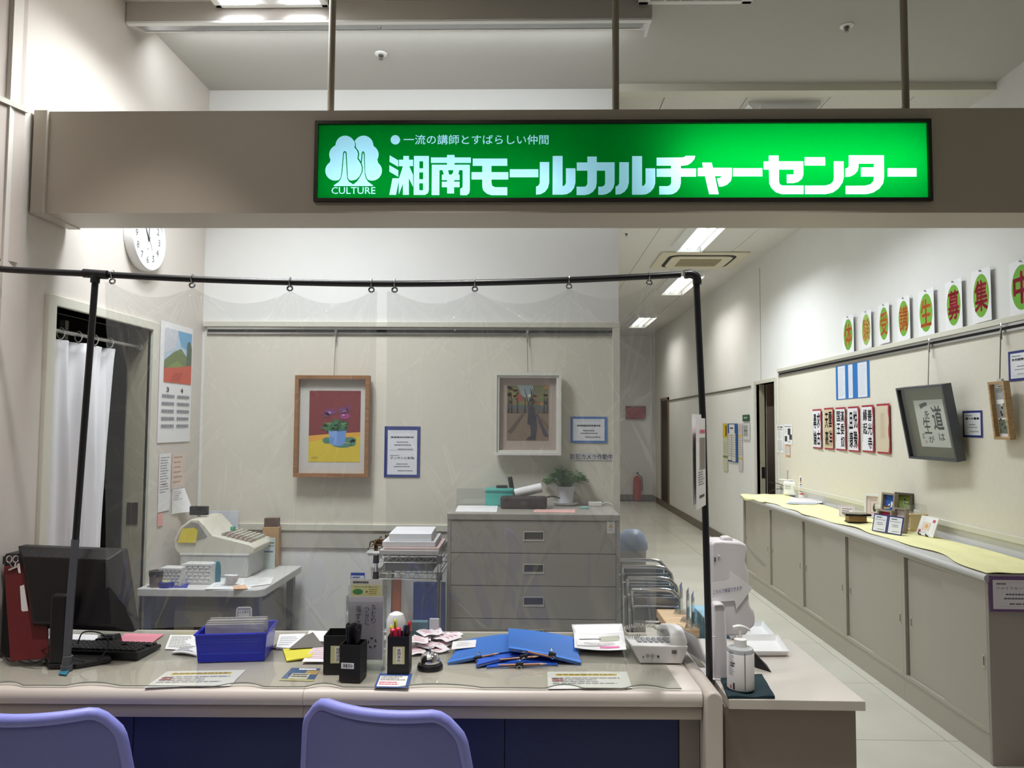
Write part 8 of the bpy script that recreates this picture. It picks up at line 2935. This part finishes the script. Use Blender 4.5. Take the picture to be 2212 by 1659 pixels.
b = MB()
tp = [at_z(126, 1457, MZ), at_z(143, 1459, MZ), at_z(152, 1446, MZ), at_z(132, 1447, MZ)]
b.add([W3(p) + Vector((0, 0, 0.0012)) for p in tp], [(0, 1, 2, 3)])
b.build('blue_tape', mat('tape_teal', (40, 110, 132), 0.6), T, solid=0.0008)

# notices hanging on the right post, seen nearly edge on
A0, A1 = at_y(1504, 1000, 2.20), at_y(1524, 1000, 2.345)
zt_, zb_ = at_y(1510, 903, 2.24).z, at_y(1518, 1097, 2.26).z
uu = (A1 - A0)
uu.z = 0
ln = uu.length
uu.normalize()
for i, (lab, dz, dx) in enumerate((('white notice with pink heading hanging on the screen post', 0.0, 0.0), ('white sheet behind the pink headed notice on the screen post', 0.012, -0.012))):
    M = ax(uu, Vector((0, 0, 1)), uu.cross(Vector((0, 0, 1))), o=(A0.x + dx, A0.y, zb_ + dz))
    h = zt_ - zb_
    o = MB().box(0, ln, 0, h, -0.0006, 0.0).build('notice_sheet', m_paper, None)
    place(o, M)
    tag(o, lab, 'notice')
    if i == 0:
        k = Ink(0.0004, 0.0002)
        k.rect(ln * 0.4, h * 0.83, ln * 0.95, h * 0.87, (206, 90, 120)).rect(ln * 0.35, h * 0.42, ln * 0.95, h * 0.78, (140, 132, 126))
        k.lines(ln * 0.2, h * 0.24, ln * 0.9, h * 0.4, 6, (120, 120, 130), 0.4)
        k.lines(ln * 0.3, h * 0.1, ln * 0.9, h * 0.14, 1, (60, 60, 70), 0.8)
        k.build(o)
        k = Ink(0.0004, 0.0002)
        k.rect(ln * 0.05, h * 0.42, ln * 0.6, h * 0.78, (140, 132, 126)).rect(ln * 0.05, h * 0.83, ln * 0.5, h * 0.87, (206, 90, 120))
        k.lines(ln * 0.1, h * 0.24, ln * 0.8, h * 0.4, 6, (120, 120, 130), 0.4)
        k.warp = lambda p: (p[0], p[1], -0.0006 - p[2])
        k.build(o, 'printed_back')

# clear vinyl sheets
m_film = clear_mat('clear_vinyl_film', (0.965, 0.97, 0.965, 1), 0.10, 0.05, 1.6)


def barz(px):
    for (a, b_), (c, d) in zip(bar, bar[1:]):
        if a <= px <= c:
            return b_ + (d - b_) * (px - a) / (c - a)
    return 600


def ybar(px):
    return YPL + (YPR - YPL) * px / 1500.0


def film(label, rings, left, right, bot, seed):
    """rings: pixel columns of the hooks; left / right: top and bottom pixel columns of the edges"""
    rg = [(px, at_y(px, barz(px) + 14, ybar(px))) for px in rings]
    o = rg[0][1].copy()
    T = thing('vinyl_screen', label, 'screen', o)
    rnd_ = random.Random(seed)
    ph = [(rnd_.random() * 6.28, 0.7 + 0.6 * rnd_.random()) for _ in range(10)]
    ringx = [g[1].x for g in rg]
    XLt, XRt = at_y(left[0], 610, ybar(left[0])).x, at_y(right[0], 610, ybar(right[0])).x
    XLb, XRb = at_y(left[1], 1365, ybar(left[1])).x, at_y(right[1], 1365, ybar(right[1])).x
    zbot = MZ + 0.108
    # crumples: crease lines fanning down from the hooks, and loose ones lower down
    NU, NV = 380, 300
    u, v = np.meshgrid(np.linspace(0, 1, NU + 1), np.linspace(0, 1, NV + 1))
    xt = XLt + (XRt - XLt) * u
    gap = np.zeros_like(u)
    for r0, r1 in zip(ringx, ringx[1:]):
        q_ = np.clip((xt - r0) / (r1 - r0), 0, 1)
        gap += (r1 - r0) * 0.16 * np.sin(math.pi * q_) ** 0.8
    pxs = np.linspace(-40, 1469, 60)
    zs = np.array([at_y(p_, barz(p_) + 16, ybar(p_)).z for p_ in pxs])
    xs_ = np.array([at_y(p_, barz(p_) + 16, ybar(p_)).x for p_ in pxs])
    zt2 = np.interp(xt, xs_, zs) - gap
    y = np.interp(xt, xs_, np.array([ybar(p_) for p_ in pxs]))
    x = xt + ((XLb + (XRb - XLb) * u) - xt) * v
    z = zt2 + (zbot - zt2) * v
    dy = 0.016 * v * np.sin(6.0 * x + ph[0][0]) + 0.008 * np.sin(13 * x * ph[1][1] + 3 * z + ph[1][0]) * v ** 0.5 + 0.003 * np.sin(31 * x + 9 * z + ph[2][0])
    dy += 0.0012 * np.sin(67 * x + 21 * z + ph[3][0]) * np.sin(11 * z + ph[4][0])
    zr = rg[0][1].z
    for rx in ringx:
        for j in range(13):
            ang = math.radians(-90 + (rnd_.random() - 0.5) * 120)
            L2, am, wd = 0.2 + 0.75 * rnd_.random(), 0.002 + 0.004 * rnd_.random(), 0.004 + 0.007 * rnd_.random()
            al = (x - rx) * math.cos(ang) + (z - zr) * math.sin(ang)
            ac = -(x - rx) * math.sin(ang) + (z - zr) * math.cos(ang) + 0.02 * np.sin(al * 5 + j)
            w2_ = wd * (0.35 + np.clip(al, 0, 1) * 1.6)
            dy += am * np.exp(-np.abs(ac / w2_) ** 1.3) * np.clip(1 - al / L2, 0, 1) * np.clip(al / 0.03, 0, 1)
    for j in range(46):
        cx, cz, ang = XLb + (XRb - XLb) * rnd_.random(), zbot + 0.8 * rnd_.random() ** 1.2, math.radians(90 + (rnd_.random() - 0.5) * 110)
        L2, am, wd = 0.06 + 0.24 * rnd_.random(), 0.0015 + 0.004 * rnd_.random(), 0.004 + 0.007 * rnd_.random()
        al = (x - cx) * math.cos(ang) + (z - cz) * math.sin(ang)
        ac = -(x - cx) * math.sin(ang) + (z - cz) * math.cos(ang) + 0.015 * np.sin(al * 9 + j)
        dy += am * np.exp(-np.abs(ac / wd) ** 1.3) * np.cos(np.clip(al / L2, -1, 1) * math.pi / 2)
    dy += 0.075 * v
    P_ = np.stack([x - o.x, y + dy - o.y, z - o.z], -1).reshape(-1, 3)
    b = MB()
    W1 = NU + 1
    b.add([tuple(p_) for p_ in P_.tolist()], [(j * W1 + i, j * W1 + i + 1, (j + 1) * W1 + i + 1, (j + 1) * W1 + i) for j in range(NV) for i in range(NU)])
    b.build('film', m_film, T, smooth=179)
    for px, p in rg:
        c = Vector(p) - o
        gr = [(c.x + 0.0085 * math.cos(i * math.pi / 9), c.y - 0.003, c.z + 0.0075 * math.sin(i * math.pi / 9)) for i in range(18)]
        MB().tube(gr, 0.0030, 8, closed=True).build('eyelet', m_chrome, T, smooth=True)
        hk = [(c.x - 0.001, c.y - 0.004, c.z + 0.006), (c.x, c.y - 0.013, c.z + 0.018), (c.x, c.y - 0.014, c.z + 0.028), (c.x, c.y - 0.002, c.z + 0.037), (c.x, c.y + 0.012, c.z + 0.028)]
        MB().tube(smoothpath(hk, 4), 0.0014, 6).build('hook', m_alu, T, smooth=True)
    return T


film('clear vinyl screen in front of the cash register', [244, 416, 627, 803], (226, 205), (815, 795), 1365, 3)
film('clear vinyl screen in front of the file cabinet', [853, 1026, 1229, 1402], (836, 826), (1414, 1425), 1365, 8)
